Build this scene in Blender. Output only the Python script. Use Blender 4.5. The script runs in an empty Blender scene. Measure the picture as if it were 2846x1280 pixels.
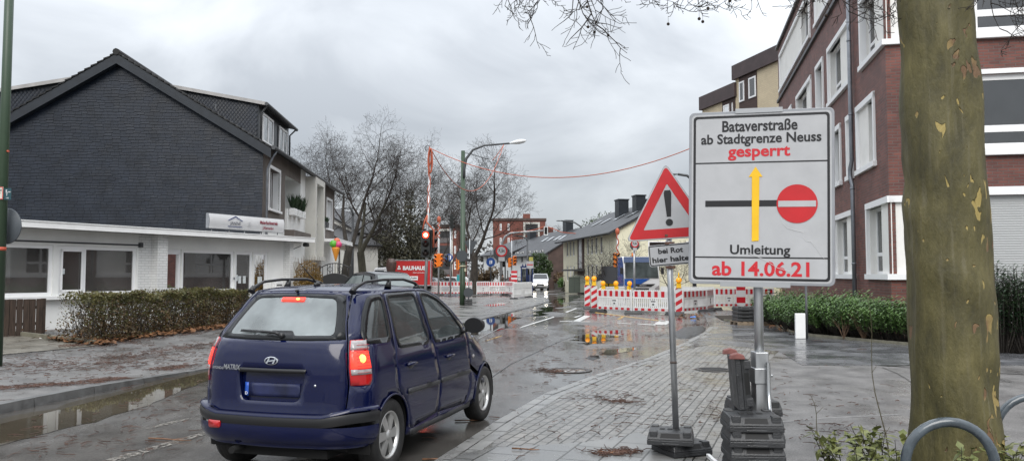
import bpy, bmesh, math, random
from mathutils import Vector, Matrix, Quaternion
from mathutils.geometry import delaunay_2d_cdt
R = math.radians
S = bpy.context.scene
COL = S.collection
CAM_Z = 1.70
FPX, CX, CY, HOR = 2250.0, 1423.0, 640.0, 763.0
PITCH = math.atan((HOR - CY) / FPX)
cam_data = bpy.data.cameras.new('camera')
cam = bpy.data.objects.new('camera', cam_data)
COL.objects.link(cam)
cam.location = (0, 0, CAM_Z)
cam.rotation_euler = (R(90) + PITCH, 0, 0)
cam_data.sensor_width = 36.0
cam_data.lens = 36.0 * FPX / 2846.0
cam_data.clip_start = 0.05
cam_data.clip_end = 3000
S.camera = cam
SUN_EL, SUN_AZ = R(42), R(178)
world = bpy.data.worlds.new('World')
S.world = world
world.use_nodes = True
def sky_nodes():
    nt = world.node_tree
    nt.nodes.clear()
    N = lambda t: nt.nodes.new(t)
    L = nt.links.new
    tc = N('ShaderNodeTexCoord')
    sep = N('ShaderNodeSeparateXYZ'); L(tc.outputs['Generated'], sep.inputs[0])
    mp = N('ShaderNodeMapping'); mp.inputs['Scale'].default_value = (1.0, 1.0, 1.7)
    mp.inputs['Location'].default_value = (3.1, 0.4, 0.2)
    L(tc.outputs['Generated'], mp.inputs[0])
    n1 = N('ShaderNodeTexNoise'); n1.inputs['Scale'].default_value = 3.6
    n1.inputs['Detail'].default_value = 6; n1.inputs['Roughness'].default_value = 0.50
    n1.inputs['Distortion'].default_value = 0.6
    L(mp.outputs[0], n1.inputs['Vector'])
    r1 = N('ShaderNodeValToRGB')
    r1.color_ramp.elements[0].position = 0.34; r1.color_ramp.elements[0].color = (0.49, 0.52, 0.56, 1)
    r1.color_ramp.elements[1].position = 0.64; r1.color_ramp.elements[1].color = (0.77, 0.805, 0.845, 1)
    L(n1.outputs['Fac'], r1.inputs[0])
    m1 = N('ShaderNodeMapRange'); m1.inputs['From Min'].default_value = 0.12; m1.inputs['From Max'].default_value = 0.95
    m1.inputs['To Min'].default_value = 0.575; m1.inputs['To Max'].default_value = 2.1
    L(sep.outputs['Z'], m1.inputs['Value'])
    mul = N('ShaderNodeVectorMath'); mul.operation = 'SCALE'
    L(r1.outputs[0], mul.inputs[0]); L(m1.outputs[0], mul.inputs['Scale'])
    sky = N('ShaderNodeTexSky'); sky.sky_type = 'NISHITA'; sky.sun_disc = False
    sky.sun_elevation = SUN_EL; sky.sun_rotation = SUN_AZ
    bg1 = N('ShaderNodeBackground'); bg1.inputs['Strength'].default_value = 0.10
    L(sky.outputs[0], bg1.inputs['Color'])
    bg2 = N('ShaderNodeBackground'); bg2.inputs['Strength'].default_value = 1.0
    L(mul.outputs[0], bg2.inputs['Color'])
    mix = N('ShaderNodeMixShader'); mix.inputs[0].default_value = 0.93
    L(bg1.outputs[0], mix.inputs[1]); L(bg2.outputs[0], mix.inputs[2])
    out = N('ShaderNodeOutputWorld'); L(mix.outputs[0], out.inputs['Surface'])
sky_nodes()
sun_data = bpy.data.lights.new('sun', 'SUN')
sun_data.energy = 1.25
sun_data.angle = R(38)
sun_data.color = (1.0, 0.96, 0.91)
sun = bpy.data.objects.new('sun', sun_data); COL.objects.link(sun)
_d = Vector((math.sin(SUN_AZ) * math.cos(SUN_EL), math.cos(SUN_AZ) * math.cos(SUN_EL), math.sin(SUN_EL)))
sun.rotation_euler = (-_d).to_track_quat('-Z', 'Y').to_euler()
S.view_settings.view_transform = 'Standard'
S.view_settings.look = 'None'
S.view_settings.exposure = 0.72
S.view_settings.gamma = 1.0
S.render.engine = 'CYCLES'
S.cycles.max_bounces = 6
S.cycles.transparent_max_bounces = 16

_fw = Vector((0, math.cos(PITCH), math.sin(PITCH)))
_up = Vector((0, -math.sin(PITCH), math.cos(PITCH)))
def ray(px, py):
    return _fw + Vector((1, 0, 0)) * ((px - CX) / FPX) + _up * ((CY - py) / FPX)
def at(px, py, Y):
    d = ray(px, py)
    return Vector((0, 0, CAM_Z)) + d * (Y / d.y)
def gr(px, py, z=0.0):
    d = ray(px, py)
    return Vector((0, 0, CAM_Z)) + d * ((z - CAM_Z) / d.z)

MATS = {}
def _new(name):
    m = bpy.data.materials.new(name); m.use_nodes = True
    nt = m.node_tree
    return m, nt, nt.nodes['Principled BSDF']
def mat(name, col, rough=0.6, var=0.0, scale=4.0, bump=0.0, bscale=None, metal=0.0, coat=0.0, spec=0.5,
        emit=None, estr=0.0, stretch=(1, 1, 1), rvar=0.0, alpha=1.0, col2=None, detail=4.0):
    if name in MATS: return MATS[name]
    m, nt, p = _new(name)
    p.inputs['Base Color'].default_value = (*col, 1)
    p.inputs['Roughness'].default_value = rough
    p.inputs['Metallic'].default_value = metal
    p.inputs['Specular IOR Level'].default_value = spec
    p.inputs['Coat Weight'].default_value = coat
    p.inputs['Coat Roughness'].default_value = 0.04
    p.inputs['Alpha'].default_value = alpha
    if emit:
        p.inputs['Emission Color'].default_value = (*emit, 1); p.inputs['Emission Strength'].default_value = estr
    if var > 0 or bump > 0 or rvar > 0:
        tc = nt.nodes.new('ShaderNodeTexCoord')
        mp = nt.nodes.new('ShaderNodeMapping'); mp.inputs['Scale'].default_value = stretch
        nt.links.new(tc.outputs['Object'], mp.inputs[0])
        n = nt.nodes.new('ShaderNodeTexNoise'); n.inputs['Scale'].default_value = scale; n.inputs['Detail'].default_value = detail
        n.inputs['Roughness'].default_value = 0.6
        nt.links.new(mp.outputs[0], n.inputs['Vector'])
        if var > 0:
            r = nt.nodes.new('ShaderNodeValToRGB')
            c2 = col2 if col2 else tuple(min(1, c * (1 + var)) for c in col)
            c1 = col if col2 else tuple(c * (1 - var) for c in col)
            r.color_ramp.elements[0].position = 0.32; r.color_ramp.elements[0].color = (*c1, 1)
            r.color_ramp.elements[1].position = 0.68; r.color_ramp.elements[1].color = (*c2, 1)
            nt.links.new(n.outputs['Fac'], r.inputs[0]); nt.links.new(r.outputs[0], p.inputs['Base Color'])
        if rvar > 0:
            mr = nt.nodes.new('ShaderNodeMapRange'); mr.inputs['From Min'].default_value = 0.3; mr.inputs['From Max'].default_value = 0.7
            mr.inputs['To Min'].default_value = max(0.02, rough - rvar); mr.inputs['To Max'].default_value = min(1, rough + rvar)
            nt.links.new(n.outputs['Fac'], mr.inputs['Value']); nt.links.new(mr.outputs[0], p.inputs['Roughness'])
        if bump > 0:
            n2 = nt.nodes.new('ShaderNodeTexNoise'); n2.inputs['Scale'].default_value = bscale or scale * 6; n2.inputs['Detail'].default_value = 3
            nt.links.new(mp.outputs[0], n2.inputs['Vector'])
            b = nt.nodes.new('ShaderNodeBump'); b.inputs['Strength'].default_value = bump; b.inputs['Distance'].default_value = 0.02
            nt.links.new(n2.outputs['Fac'], b.inputs['Height']); nt.links.new(b.outputs[0], p.inputs['Normal'])
    MATS[name] = m
    return m
def brick_mat(name, c1, c2, mortar, bw, bh, msize=0.012, rough=0.75, bump=0.5, wall=True, rot=0.0, offset=0.5, rvar=0.0, dirt=0.25, bias=0.0, spec=0.4, dscale=0.7):
    if name in MATS: return MATS[name]
    m, nt, p = _new(name)
    L = nt.links.new
    tc = nt.nodes.new('ShaderNodeTexCoord')
    if wall:
        sp = nt.nodes.new('ShaderNodeSeparateXYZ'); L(tc.outputs['Object'], sp.inputs[0])
        ad = nt.nodes.new('ShaderNodeMath'); ad.operation = 'ADD'; L(sp.outputs['X'], ad.inputs[0]); L(sp.outputs['Y'], ad.inputs[1])
        cb = nt.nodes.new('ShaderNodeCombineXYZ'); L(ad.outputs[0], cb.inputs['X']); L(sp.outputs['Z'], cb.inputs['Y'])
        vec = cb.outputs[0]
    else:
        mp = nt.nodes.new('ShaderNodeMapping'); mp.inputs['Rotation'].default_value = (0, 0, rot)
        L(tc.outputs['Object'], mp.inputs[0]); vec = mp.outputs[0]
    b = nt.nodes.new('ShaderNodeTexBrick')
    b.inputs['Color1'].default_value = (*c1, 1); b.inputs['Color2'].default_value = (*c2, 1); b.inputs['Mortar'].default_value = (*mortar, 1)
    b.inputs['Scale'].default_value = 1.0; b.inputs['Brick Width'].default_value = bw; b.inputs['Row Height'].default_value = bh
    b.inputs['Mortar Size'].default_value = msize; b.inputs['Mortar Smooth'].default_value = 0.2; b.inputs['Bias'].default_value = bias
    b.offset = offset
    L(vec, b.inputs['Vector'])
    n = nt.nodes.new('ShaderNodeTexNoise'); n.inputs['Scale'].default_value = dscale; n.inputs['Detail'].default_value = 6; n.inputs['Roughness'].default_value = 0.65
    L(tc.outputs['Object'], n.inputs['Vector'])
    mr = nt.nodes.new('ShaderNodeMapRange'); mr.inputs['From Min'].default_value = 0.3; mr.inputs['From Max'].default_value = 0.7
    mr.inputs['To Min'].default_value = 1 - dirt; mr.inputs['To Max'].default_value = 1 + dirt
    L(n.outputs['Fac'], mr.inputs['Value'])
    sc = nt.nodes.new('ShaderNodeVectorMath'); sc.operation = 'SCALE'
    L(b.outputs['Color'], sc.inputs[0]); L(mr.outputs[0], sc.inputs['Scale'])
    L(sc.outputs[0], p.inputs['Base Color'])
    p.inputs['Roughness'].default_value = rough; p.inputs['Specular IOR Level'].default_value = spec
    if rvar > 0:
        m2 = nt.nodes.new('ShaderNodeMapRange'); m2.inputs['From Min'].default_value = 0.35; m2.inputs['From Max'].default_value = 0.65
        m2.inputs['To Min'].default_value = rough - rvar; m2.inputs['To Max'].default_value = rough + rvar
        L(n.outputs['Fac'], m2.inputs['Value']); L(m2.outputs[0], p.inputs['Roughness'])
    bp = nt.nodes.new('ShaderNodeBump'); bp.inputs['Strength'].default_value = bump; bp.inputs['Distance'].default_value = 0.01; bp.invert = True
    L(b.outputs['Fac'], bp.inputs['Height']); L(bp.outputs[0], p.inputs['Normal'])
    MATS[name] = m
    return m
def wet_mat(name, dark, light, r0=0.1, r1=0.5, scale=0.5, grain=60.0, bump=0.35, film=0.5, spec=0.5):
    """asphalt with a broken water film: smooth where the film stands, grainy elsewhere"""
    m, nt, p = _new(name)
    L = nt.links.new
    tc = nt.nodes.new('ShaderNodeTexCoord')
    mp = nt.nodes.new('ShaderNodeMapping'); mp.inputs['Rotation'].default_value = (0, 0, R(17)); mp.inputs['Scale'].default_value = (1.3, 0.55, 1)
    L(tc.outputs['Object'], mp.inputs[0])
    n = nt.nodes.new('ShaderNodeTexNoise'); n.inputs['Scale'].default_value = scale; n.inputs['Detail'].default_value = 8; n.inputs['Roughness'].default_value = 0.62
    L(mp.outputs[0], n.inputs['Vector'])
    f = nt.nodes.new('ShaderNodeValToRGB')
    f.color_ramp.elements[0].position = film - 0.07; f.color_ramp.elements[0].color = (0, 0, 0, 1)
    f.color_ramp.elements[1].position = film + 0.10; f.color_ramp.elements[1].color = (1, 1, 1, 1)
    L(n.outputs['Fac'], f.inputs[0])
    g = nt.nodes.new('ShaderNodeTexNoise'); g.inputs['Scale'].default_value = grain; g.inputs['Detail'].default_value = 3
    L(tc.outputs['Object'], g.inputs['Vector'])
    n3 = nt.nodes.new('ShaderNodeTexNoise'); n3.inputs['Scale'].default_value = 2.1; n3.inputs['Detail'].default_value = 6
    L(tc.outputs['Object'], n3.inputs['Vector'])
    a = nt.nodes.new('ShaderNodeMath'); a.operation = 'MULTIPLY_ADD'; a.inputs[1].default_value = 0.55
    L(g.outputs['Fac'], a.inputs[0])
    a2 = nt.nodes.new('ShaderNodeMath'); a2.operation = 'MULTIPLY'; a2.inputs[1].default_value = 0.45; L(n3.outputs['Fac'], a2.inputs[0]); L(a2.outputs[0], a.inputs[2])
    r = nt.nodes.new('ShaderNodeValToRGB')
    r.color_ramp.elements[0].position = 0.34; r.color_ramp.elements[0].color = (*dark, 1)
    r.color_ramp.elements[1].position = 0.66; r.color_ramp.elements[1].color = (*light, 1)
    L(a.outputs[0], r.inputs[0]); L(r.outputs[0], p.inputs['Base Color'])
    mr = nt.nodes.new('ShaderNodeMapRange'); mr.inputs['To Min'].default_value = r0; mr.inputs['To Max'].default_value = r1
    L(f.outputs[0], mr.inputs['Value']); L(mr.outputs[0], p.inputs['Roughness'])
    mb = nt.nodes.new('ShaderNodeMapRange'); mb.inputs['To Min'].default_value = bump * 0.18; mb.inputs['To Max'].default_value = bump
    L(f.outputs[0], mb.inputs['Value'])
    b = nt.nodes.new('ShaderNodeBump'); b.inputs['Distance'].default_value = 0.006
    L(mb.outputs[0], b.inputs['Strength']); L(g.outputs['Fac'], b.inputs['Height']); L(b.outputs[0], p.inputs['Normal'])
    p.inputs['Specular IOR Level'].default_value = spec
    MATS[name] = m
    return m
def glass_mat(name, tint, trans=0.5, veil=(0.3, 0.33, 0.34), rough=0.02, scale=2.0, veilvar=0.3, ior=1.65):
    """a pane: mirror reflection by Fresnel over a mix of see-through glass and a diffuse veil"""
    m = bpy.data.materials.new(name); m.use_nodes = True; nt = m.node_tree; nt.nodes.clear(); L = nt.links.new
    out = nt.nodes.new('ShaderNodeOutputMaterial')
    tr = nt.nodes.new('ShaderNodeBsdfTransparent'); tr.inputs[0].default_value = (*tint, 1)
    df = nt.nodes.new('ShaderNodeBsdfDiffuse'); df.inputs[0].default_value = (*veil, 1)
    tc = nt.nodes.new('ShaderNodeTexCoord'); n = nt.nodes.new('ShaderNodeTexNoise'); n.inputs['Scale'].default_value = scale; n.inputs['Detail'].default_value = 5
    L(tc.outputs['Object'], n.inputs['Vector'])
    mr = nt.nodes.new('ShaderNodeMapRange'); mr.inputs['From Min'].default_value = 0.3; mr.inputs['From Max'].default_value = 0.7
    mr.inputs['To Min'].default_value = max(0, 1 - trans - veilvar); mr.inputs['To Max'].default_value = min(1, 1 - trans + veilvar)
    L(n.outputs['Fac'], mr.inputs['Value'])
    m1 = nt.nodes.new('ShaderNodeMixShader'); L(mr.outputs[0], m1.inputs[0]); L(tr.outputs[0], m1.inputs[1]); L(df.outputs[0], m1.inputs[2])
    gl = nt.nodes.new('ShaderNodeBsdfGlossy'); gl.inputs['Roughness'].default_value = rough
    fr = nt.nodes.new('ShaderNodeFresnel'); fr.inputs['IOR'].default_value = ior
    m2 = nt.nodes.new('ShaderNodeMixShader'); L(fr.outputs[0], m2.inputs[0]); L(m1.outputs[0], m2.inputs[1]); L(gl.outputs[0], m2.inputs[2])
    L(m2.outputs[0], out.inputs['Surface'])
    MATS[name] = m
    return m

class MB:
    def __init__(self): self.bm = bmesh.new()
    def poly(self, pts):
        vs = [self.bm.verts.new(p) for p in pts]
        try: return self.bm.faces.new(vs)
        except ValueError: return None
    def box(self, c, s, rz=0.0, M=None, taper=1.0):
        hx, hy, hz = s[0] / 2, s[1] / 2, s[2] / 2
        m = M if M else Matrix.Rotation(rz, 4, 'Z')
        c = Vector(c); v = []
        for z in (-1, 1):
            t = taper if z > 0 else 1.0
            for x, y in ((-1, -1), (1, -1), (1, 1), (-1, 1)):
                v.append(self.bm.verts.new(c + (m @ Vector((x * hx * t, y * hy * t, z * hz)))))
        for f in ((3, 2, 1, 0), (4, 5, 6, 7), (0, 1, 5, 4), (1, 2, 6, 5), (2, 3, 7, 6), (3, 0, 4, 7)):
            self.bm.faces.new([v[i] for i in f])
        return self
    def b(self, x0, x1, y0, y1, z0, z1):
        return self.box(((x0 + x1) / 2, (y0 + y1) / 2, (z0 + z1) / 2), (abs(x1 - x0), abs(y1 - y0), abs(z1 - z0)))
    def bar(self, p, q, w, h=None, up=(0, 0, 1)):
        p, q = Vector(p), Vector(q); d = q - p
        if d.length < 1e-6: return self
        h = h or w; x = d.normalized(); u = Vector(up)
        if abs(x.dot(u)) > 0.98: u = Vector((1, 0, 0))
        y = u.cross(x).normalized(); z = x.cross(y)
        M = Matrix((x, y, z)).transposed().to_4x4()
        return self.box((p + q) / 2, (d.length, w, h), M=M)
    def tube(self, pts, r, seg=8, caps=True):
        pts = [Vector(p) for p in pts]; n = len(pts)
        rs = r if isinstance(r, (list, tuple)) else [r] * n
        rings = []; u = None
        for i, p in enumerate(pts):
            t = (pts[min(i + 1, n - 1)] - pts[max(i - 1, 0)])
            if t.length < 1e-9: t = Vector((0, 0, 1))
            t.normalize()
            if u is None:
                u = Vector((1, 0, 0)) if abs(t.x) < 0.8 else Vector((0, 1, 0))
            u = (u - t * u.dot(t))
            if u.length < 1e-6: u = t.orthogonal()
            u.normalize(); w = t.cross(u)
            rings.append([self.bm.verts.new(p + (u * math.cos(a) + w * math.sin(a)) * rs[i]) for a in [2 * math.pi * k / seg for k in range(seg)]])
        for i in range(n - 1):
            for k in range(seg):
                f = self.bm.faces.new((rings[i][k], rings[i][(k + 1) % seg], rings[i + 1][(k + 1) % seg], rings[i + 1][k])); f.smooth = True
        if caps and seg > 2:
            self.bm.faces.new(rings[0][::-1]); self.bm.faces.new(rings[-1])
        return self
    def cyl(self, p, q, r, seg=16): return self.tube([p, q], r, seg)
    def lathe(self, prof, seg=24, M=None, close=False):
        M = M or Matrix.Identity(4); rings = []
        for (r, z) in prof:
            rings.append([self.bm.verts.new(M @ Vector((r * math.cos(2 * math.pi * k / seg), r * math.sin(2 * math.pi * k / seg), z))) for k in range(seg)])
        for i in range(len(rings) - 1 + (1 if close else 0)):
            a, b2 = rings[i], rings[(i + 1) % len(rings)]
            for k in range(seg):
                f = self.bm.faces.new((a[k], a[(k + 1) % seg], b2[(k + 1) % seg], b2[k])); f.smooth = True
        if not close:
            if prof[0][0] > 1e-5: self.bm.faces.new(rings[0][::-1])
            if prof[-1][0] > 1e-5: self.bm.faces.new(rings[-1])
        return self
    def ball(self, c, r, sx=1, sy=1, sz=1, seg=10, M=None):
        n = max(4, seg // 2 + 1)
        T = Matrix.Translation(Vector(c)) @ (M or Matrix.Identity(4)) @ Matrix.Diagonal((sx, sy, sz, 1))
        return self.lathe([(max(1e-4, r * math.sin(math.pi * i / n)), -r * math.cos(math.pi * i / n)) for i in range(n + 1)], seg, T)
    def prism(self, poly, M, depth):
        """poly in local x,y plane of M, thickness along its z from 0 to depth"""
        a = [self.bm.verts.new(M @ Vector((x, y, 0))) for x, y in poly]
        b = [self.bm.verts.new(M @ Vector((x, y, depth))) for x, y in poly]
        n = len(poly)
        self.bm.faces.new(b); self.bm.faces.new(a[::-1])
        for i in range(n): self.bm.faces.new((a[i], a[(i + 1) % n], b[(i + 1) % n], b[i]))
        return self
    def sheet(self, P, nu, nv, smooth=True):
        g = [[self.bm.verts.new(P(i / nu, j / nv)) for j in range(nv + 1)] for i in range(nu + 1)]
        for i in range(nu):
            for j in range(nv):
                f = self.bm.faces.new((g[i][j], g[i + 1][j], g[i + 1][j + 1], g[i][j + 1])); f.smooth = smooth
        return self
    def build(self, name, material, parent=None, bevel=0.0, loc=None, rz=0.0, fix=True, seg=2):
        if fix: bmesh.ops.recalc_face_normals(self.bm, faces=self.bm.faces[:])
        me = bpy.data.meshes.new(name); self.bm.to_mesh(me); self.bm.free()
        o = bpy.data.objects.new(name, me); COL.objects.link(o)
        if material: me.materials.append(material)
        if parent: o.parent = parent
        if loc is not None: o.location = loc
        o.rotation_euler[2] = rz
        if bevel:
            m = o.modifiers.new('bevel', 'BEVEL'); m.width = bevel; m.segments = seg; m.limit_method = 'ANGLE'; m.angle_limit = R(40)
        return o
def tag(o, label=None, cat=None, group=None, kind=None):
    if label: o['label'] = label
    if cat: o['category'] = cat
    if group: o['group'] = group
    if kind: o['kind'] = kind
    return o
def thing(name, label, cat, loc=(0, 0, 0), rz=0.0, group=None):
    o = bpy.data.objects.new(name, None); COL.objects.link(o)
    o.location = loc; o.rotation_euler[2] = rz; o.empty_display_size = 0.2
    return tag(o, label, cat, group)
def children(o): return [c for c in bpy.data.objects if c.parent == o]
def dup(o, loc=None, rz=None, label=None, parent=None, group=None):
    c = o.copy(); COL.objects.link(c)
    if parent: c.parent = parent
    if loc is not None: c.location = loc
    if rz is not None: c.rotation_euler[2] = rz
    if label: c['label'] = label
    if group: c['group'] = group
    for ch in list(o.children): dup(ch, parent=c)
    return c
_txt = {}
def text_mesh(body, size, M, bold=0.0, sx=1.0, align='CENTER', depth=0.0, shear=0.0):
    """list of faces (vertex tuples) of a line of lettering placed by M"""
    cu = bpy.data.curves.new('lettering', 'FONT'); cu.body = body; cu.size = size
    cu.align_x = align; cu.align_y = 'CENTER'; cu.offset = bold; cu.resolution_u = 3; cu.extrude = depth; cu.shear = shear
    o = bpy.data.objects.new('lettering', cu); COL.objects.link(o)
    dg = bpy.context.evaluated_depsgraph_get(); ev = o.evaluated_get(dg); me = ev.to_mesh()
    vs = [M @ Vector((v.co.x * sx, v.co.y, v.co.z)) for v in me.vertices]; fs = [tuple(p.vertices) for p in me.polygons]
    ev.to_mesh_clear(); bpy.data.objects.remove(o); bpy.data.curves.remove(cu)
    return vs, fs
def add_text(mb, body, size, M, **k):
    vs, fs = text_mesh(body, size, M, **k)
    bv = [mb.bm.verts.new(v) for v in vs]
    for f in fs:
        try: mb.bm.faces.new([bv[i] for i in f])
        except ValueError: pass
    return mb
def facing(origin, right, up=(0, 0, 1)):
    """matrix whose local x = right, y = up, z = towards the viewer of that face"""
    x = Vector(right).normalized(); y = Vector(up).normalized(); z = x.cross(y)
    m = Matrix((x, y, z)).transposed().to_4x4(); m.translation = Vector(origin)
    return m
def interp(tab, t):
    if t <= tab[0][0]: return tab[0][1]
    for (a, u), (b, v) in zip(tab, tab[1:]):
        if t <= b:
            k = (t - a) / (b - a); return u + (v - u) * k
    return tab[-1][1]
def sm(tab, t, h=0.03):
    return (interp(tab, t - h) + 2 * interp(tab, t) + interp(tab, t + h)) / 4
M_white = mat('white_render', (0.78, 0.78, 0.76), 0.8, var=0.06, scale=1.2, bump=0.1, bscale=60)
M_whitepl = mat('white_plastic', (0.80, 0.80, 0.79), 0.45, var=0.05, scale=3)
M_wframe = mat('white_window_frame', (0.82, 0.82, 0.82), 0.4)
M_black = mat('black_plastic', (0.018, 0.018, 0.019), 0.45)
M_rubber = mat('recycled_rubber', (0.028, 0.029, 0.031), 0.42, var=0.35, scale=6, bump=0.3, bscale=80, rvar=0.15)
M_galv = mat('galvanised_steel', (0.42, 0.43, 0.44), 0.42, var=0.22, scale=9, metal=0.75, rvar=0.12, stretch=(1, 1, 0.3))
M_alu = mat('aluminium_back', (0.30, 0.31, 0.33), 0.5, var=0.1, scale=4, metal=0.4)
M_dkgrey = mat('dark_grey_metal', (0.055, 0.058, 0.062), 0.5)
M_red = mat('sign_red', (0.52, 0.015, 0.02), 0.4, var=0.08, scale=5)
M_yellow = mat('sign_yellow', (0.85, 0.50, 0.01), 0.45, var=0.06, scale=8)
M_orange = mat('signal_orange', (0.78, 0.20, 0.02), 0.45)
M_signwhite = mat('sign_white', (0.45, 0.455, 0.465), 0.38, var=0.05, scale=5, rvar=0.08)
M_inkblack = mat('ink_black', (0.012, 0.012, 0.014), 0.45)
M_blue = mat('sign_blue', (0.012, 0.06, 0.24), 0.4)
M_pane = glass_mat('window_pane', (0.35, 0.38, 0.38), trans=0.82, veil=(0.07, 0.075, 0.08), veilvar=0.1, ior=2.3)
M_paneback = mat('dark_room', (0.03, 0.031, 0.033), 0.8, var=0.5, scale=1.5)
M_greenpole = mat('green_pole_paint', (0.035, 0.062, 0.035), 0.42, var=0.15, scale=3, rvar=0.1, stretch=(1, 1, 0.3))
M_lampamber = mat('amber_lens', (0.95, 0.33, 0.01), 0.2, emit=(1.0, 0.35, 0.02), estr=0.25)
M_bark = mat('bark', (0.036, 0.030, 0.024), 0.9, var=0.5, scale=8, bump=0.6, bscale=30, stretch=(1, 1, 0.25))
M_twig = mat('twig', (0.026, 0.020, 0.016), 0.9)
M_earth = mat('damp_earth', (0.05, 0.043, 0.032), 0.9, var=0.4, scale=1.5, bump=0.4, bscale=12)
M_road = wet_mat('wet_asphalt', (0.038, 0.035, 0.032), (0.125, 0.117, 0.107), r0=0.07, r1=0.38, scale=0.42, grain=55, bump=0.6, film=0.53)
M_path = wet_mat('wet_footway_asphalt', (0.048, 0.046, 0.045), (0.215, 0.208, 0.20), r0=0.14, r1=0.52, scale=0.8, grain=70, bump=0.7, film=0.42)
M_pavers = brick_mat('grey_pavers', (0.215, 0.205, 0.19), (0.155, 0.15, 0.14), (0.022, 0.022, 0.018), 0.235, 0.112, msize=0.0085, rough=0.32, bump=0.7, wall=False, rot=R(-70), rvar=0.2, dirt=0.28, dscale=1.1)
M_slabs = brick_mat('dark_paving_slabs', (0.14, 0.142, 0.148), (0.088, 0.09, 0.096), (0.03, 0.03, 0.03), 0.62, 0.31, msize=0.010, rough=0.24, bump=0.5, wall=False, rot=R(-8), rvar=0.14, dirt=0.35, dscale=0.8)
M_slab2 = brick_mat('pale_paving_slabs', (0.20, 0.20, 0.195), (0.16, 0.16, 0.155), (0.05, 0.05, 0.045), 0.60, 0.36, msize=0.010, rough=0.3, bump=0.5, wall=False, rot=R(-70), rvar=0.18, dirt=0.3)
M_drive = brick_mat('driveway_slabs', (0.19, 0.175, 0.145), (0.14, 0.13, 0.11), (0.05, 0.045, 0.035), 0.5, 0.5, msize=0.012, rough=0.45, bump=0.5, wall=False, rot=R(-64), rvar=0.2, dirt=0.4)
M_kerb = mat('kerb_stone', (0.10, 0.10, 0.098), 0.45, var=0.35, scale=5, bump=0.3, bscale=60, rvar=0.15)
M_edging = mat('edging_stone', (0.17, 0.16, 0.12), 0.7, var=0.35, scale=4, bump=0.3)
M_water = mat('puddle_water', (0.028, 0.026, 0.022), 0.015, spec=0.62, bump=0.012, bscale=5, scale=3)
M_muddy = mat('muddy_water', (0.062, 0.052, 0.036), 0.02, spec=0.55, var=0.25, scale=0.8, bump=0.012, bscale=4)
def worn_paint(name, col, amount=0.5, scale=9):
    m, nt, p = _new(name); L = nt.links.new
    tc = nt.nodes.new('ShaderNodeTexCoord'); n = nt.nodes.new('ShaderNodeTexNoise'); n.inputs['Scale'].default_value = scale; n.inputs['Detail'].default_value = 8; n.inputs['Roughness'].default_value = 0.7
    L(tc.outputs['Object'], n.inputs['Vector'])
    r = nt.nodes.new('ShaderNodeValToRGB'); r.color_ramp.elements[0].position = amount - 0.06; r.color_ramp.elements[1].position = amount + 0.06
    L(n.outputs['Fac'], r.inputs[0]); L(r.outputs[0], p.inputs['Alpha'])
    p.inputs['Base Color'].default_value = (*col, 1); p.inputs['Roughness'].default_value = 0.3
    MATS[name] = m; return m
M_paint = worn_paint('road_paint', (0.62, 0.62, 0.60), 0.38)
M_paintw = worn_paint('worn_road_paint', (0.26, 0.24, 0.21), 0.52, 22)
M_painty = worn_paint('yellow_road_paint', (0.60, 0.36, 0.06), 0.45)

def flat(name, pts, z, m, label=None, kind='structure', depth=0.0):
    mb = MB(); mb.poly([(p[0], p[1], z) for p in pts])
    if depth:
        n = len(pts)
        for i in range(n):
            a, b = pts[i], pts[(i + 1) % n]
            mb.poly([(a[0], a[1], z), (b[0], b[1], z), (b[0], b[1], z - depth), (a[0], a[1], z - depth)])
    o = mb.build(name, m); tag(o, label, None, None, kind); return o
flat('ground', [(-900, -900), (900, -900), (900, 1500), (-900, 1500)], -0.03, M_earth)
flat('road', [(-70, -30), (70, -30), (90, 150), (-80, 150)], 0.0, M_road)

KERB = [(-9.4, -9.0), (-7.85, 0.0), (-6.90, 6.0), (-6.27, 9.9), (-5.84, 12.6), (-5.50, 14.4), (-4.40, 18.6), (-1.41, 29.6), (0.0, 37.1), (1.0, 42.5), (2.4, 52.0), (2.6, 60.0)]
def kerb_h(y): return interp([(11.3, 0.115), (14.6, 0.02)], y)
def left_z(x, y):          # the footway climbs gently away from the kerb
    return kerb_h(y) + 0.045 * max(0.0, min(14, kerb_x(y) - x) - 1.6) * min(1, max(0, (34 - y) / 6))
def grl(px, py):
    z = 0.1
    for _ in range(12):
        p = gr(px, py, z); z = 0.5 * z + 0.5 * left_z(p.x, p.y)
    p.z = z; return p
def kerb_x(y): return interp([(b, a) for a, b in KERB], y)
mb = MB(); YS = [-9 + 1.15 * i for i in range(61)]
def leftwalk(u, v):
    y = -9 + 69 * u; x = kerb_x(y) - 0.125
    xx = x + (-34 - x) * v ** 1.6
    return (xx, y, left_z(xx, y))
mb.sheet(leftwalk, 120, 12)
tag(mb.build('footway', M_path), 'grey wet asphalt footway before the white shop', kind='structure')
mb = MB()
for i in range(len(YS) - 1):
    y0, y1 = YS[i] + 0.008, YS[i + 1] - 0.008
    h0, h1 = kerb_h(y0) + 0.006, kerb_h(y1) + 0.006
    a, b = kerb_x(y0), kerb_x(y1)
    v = [(a - .13, y0, -.05), (a + .012, y0, -.05), (a, y0, h0), (a - .13, y0, h0), (b - .13, y1, -.05), (b + .012, y1, -.05), (b, y1, h1), (b - .13, y1, h1)]
    for f in ((0, 1, 2, 3), (7, 6, 5, 4), (1, 5, 6, 2), (3, 2, 6, 7), (0, 3, 7, 4)): mb.poly([v[k] for k in f])
tag(mb.build('kerb', M_kerb), kind='structure')
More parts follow.
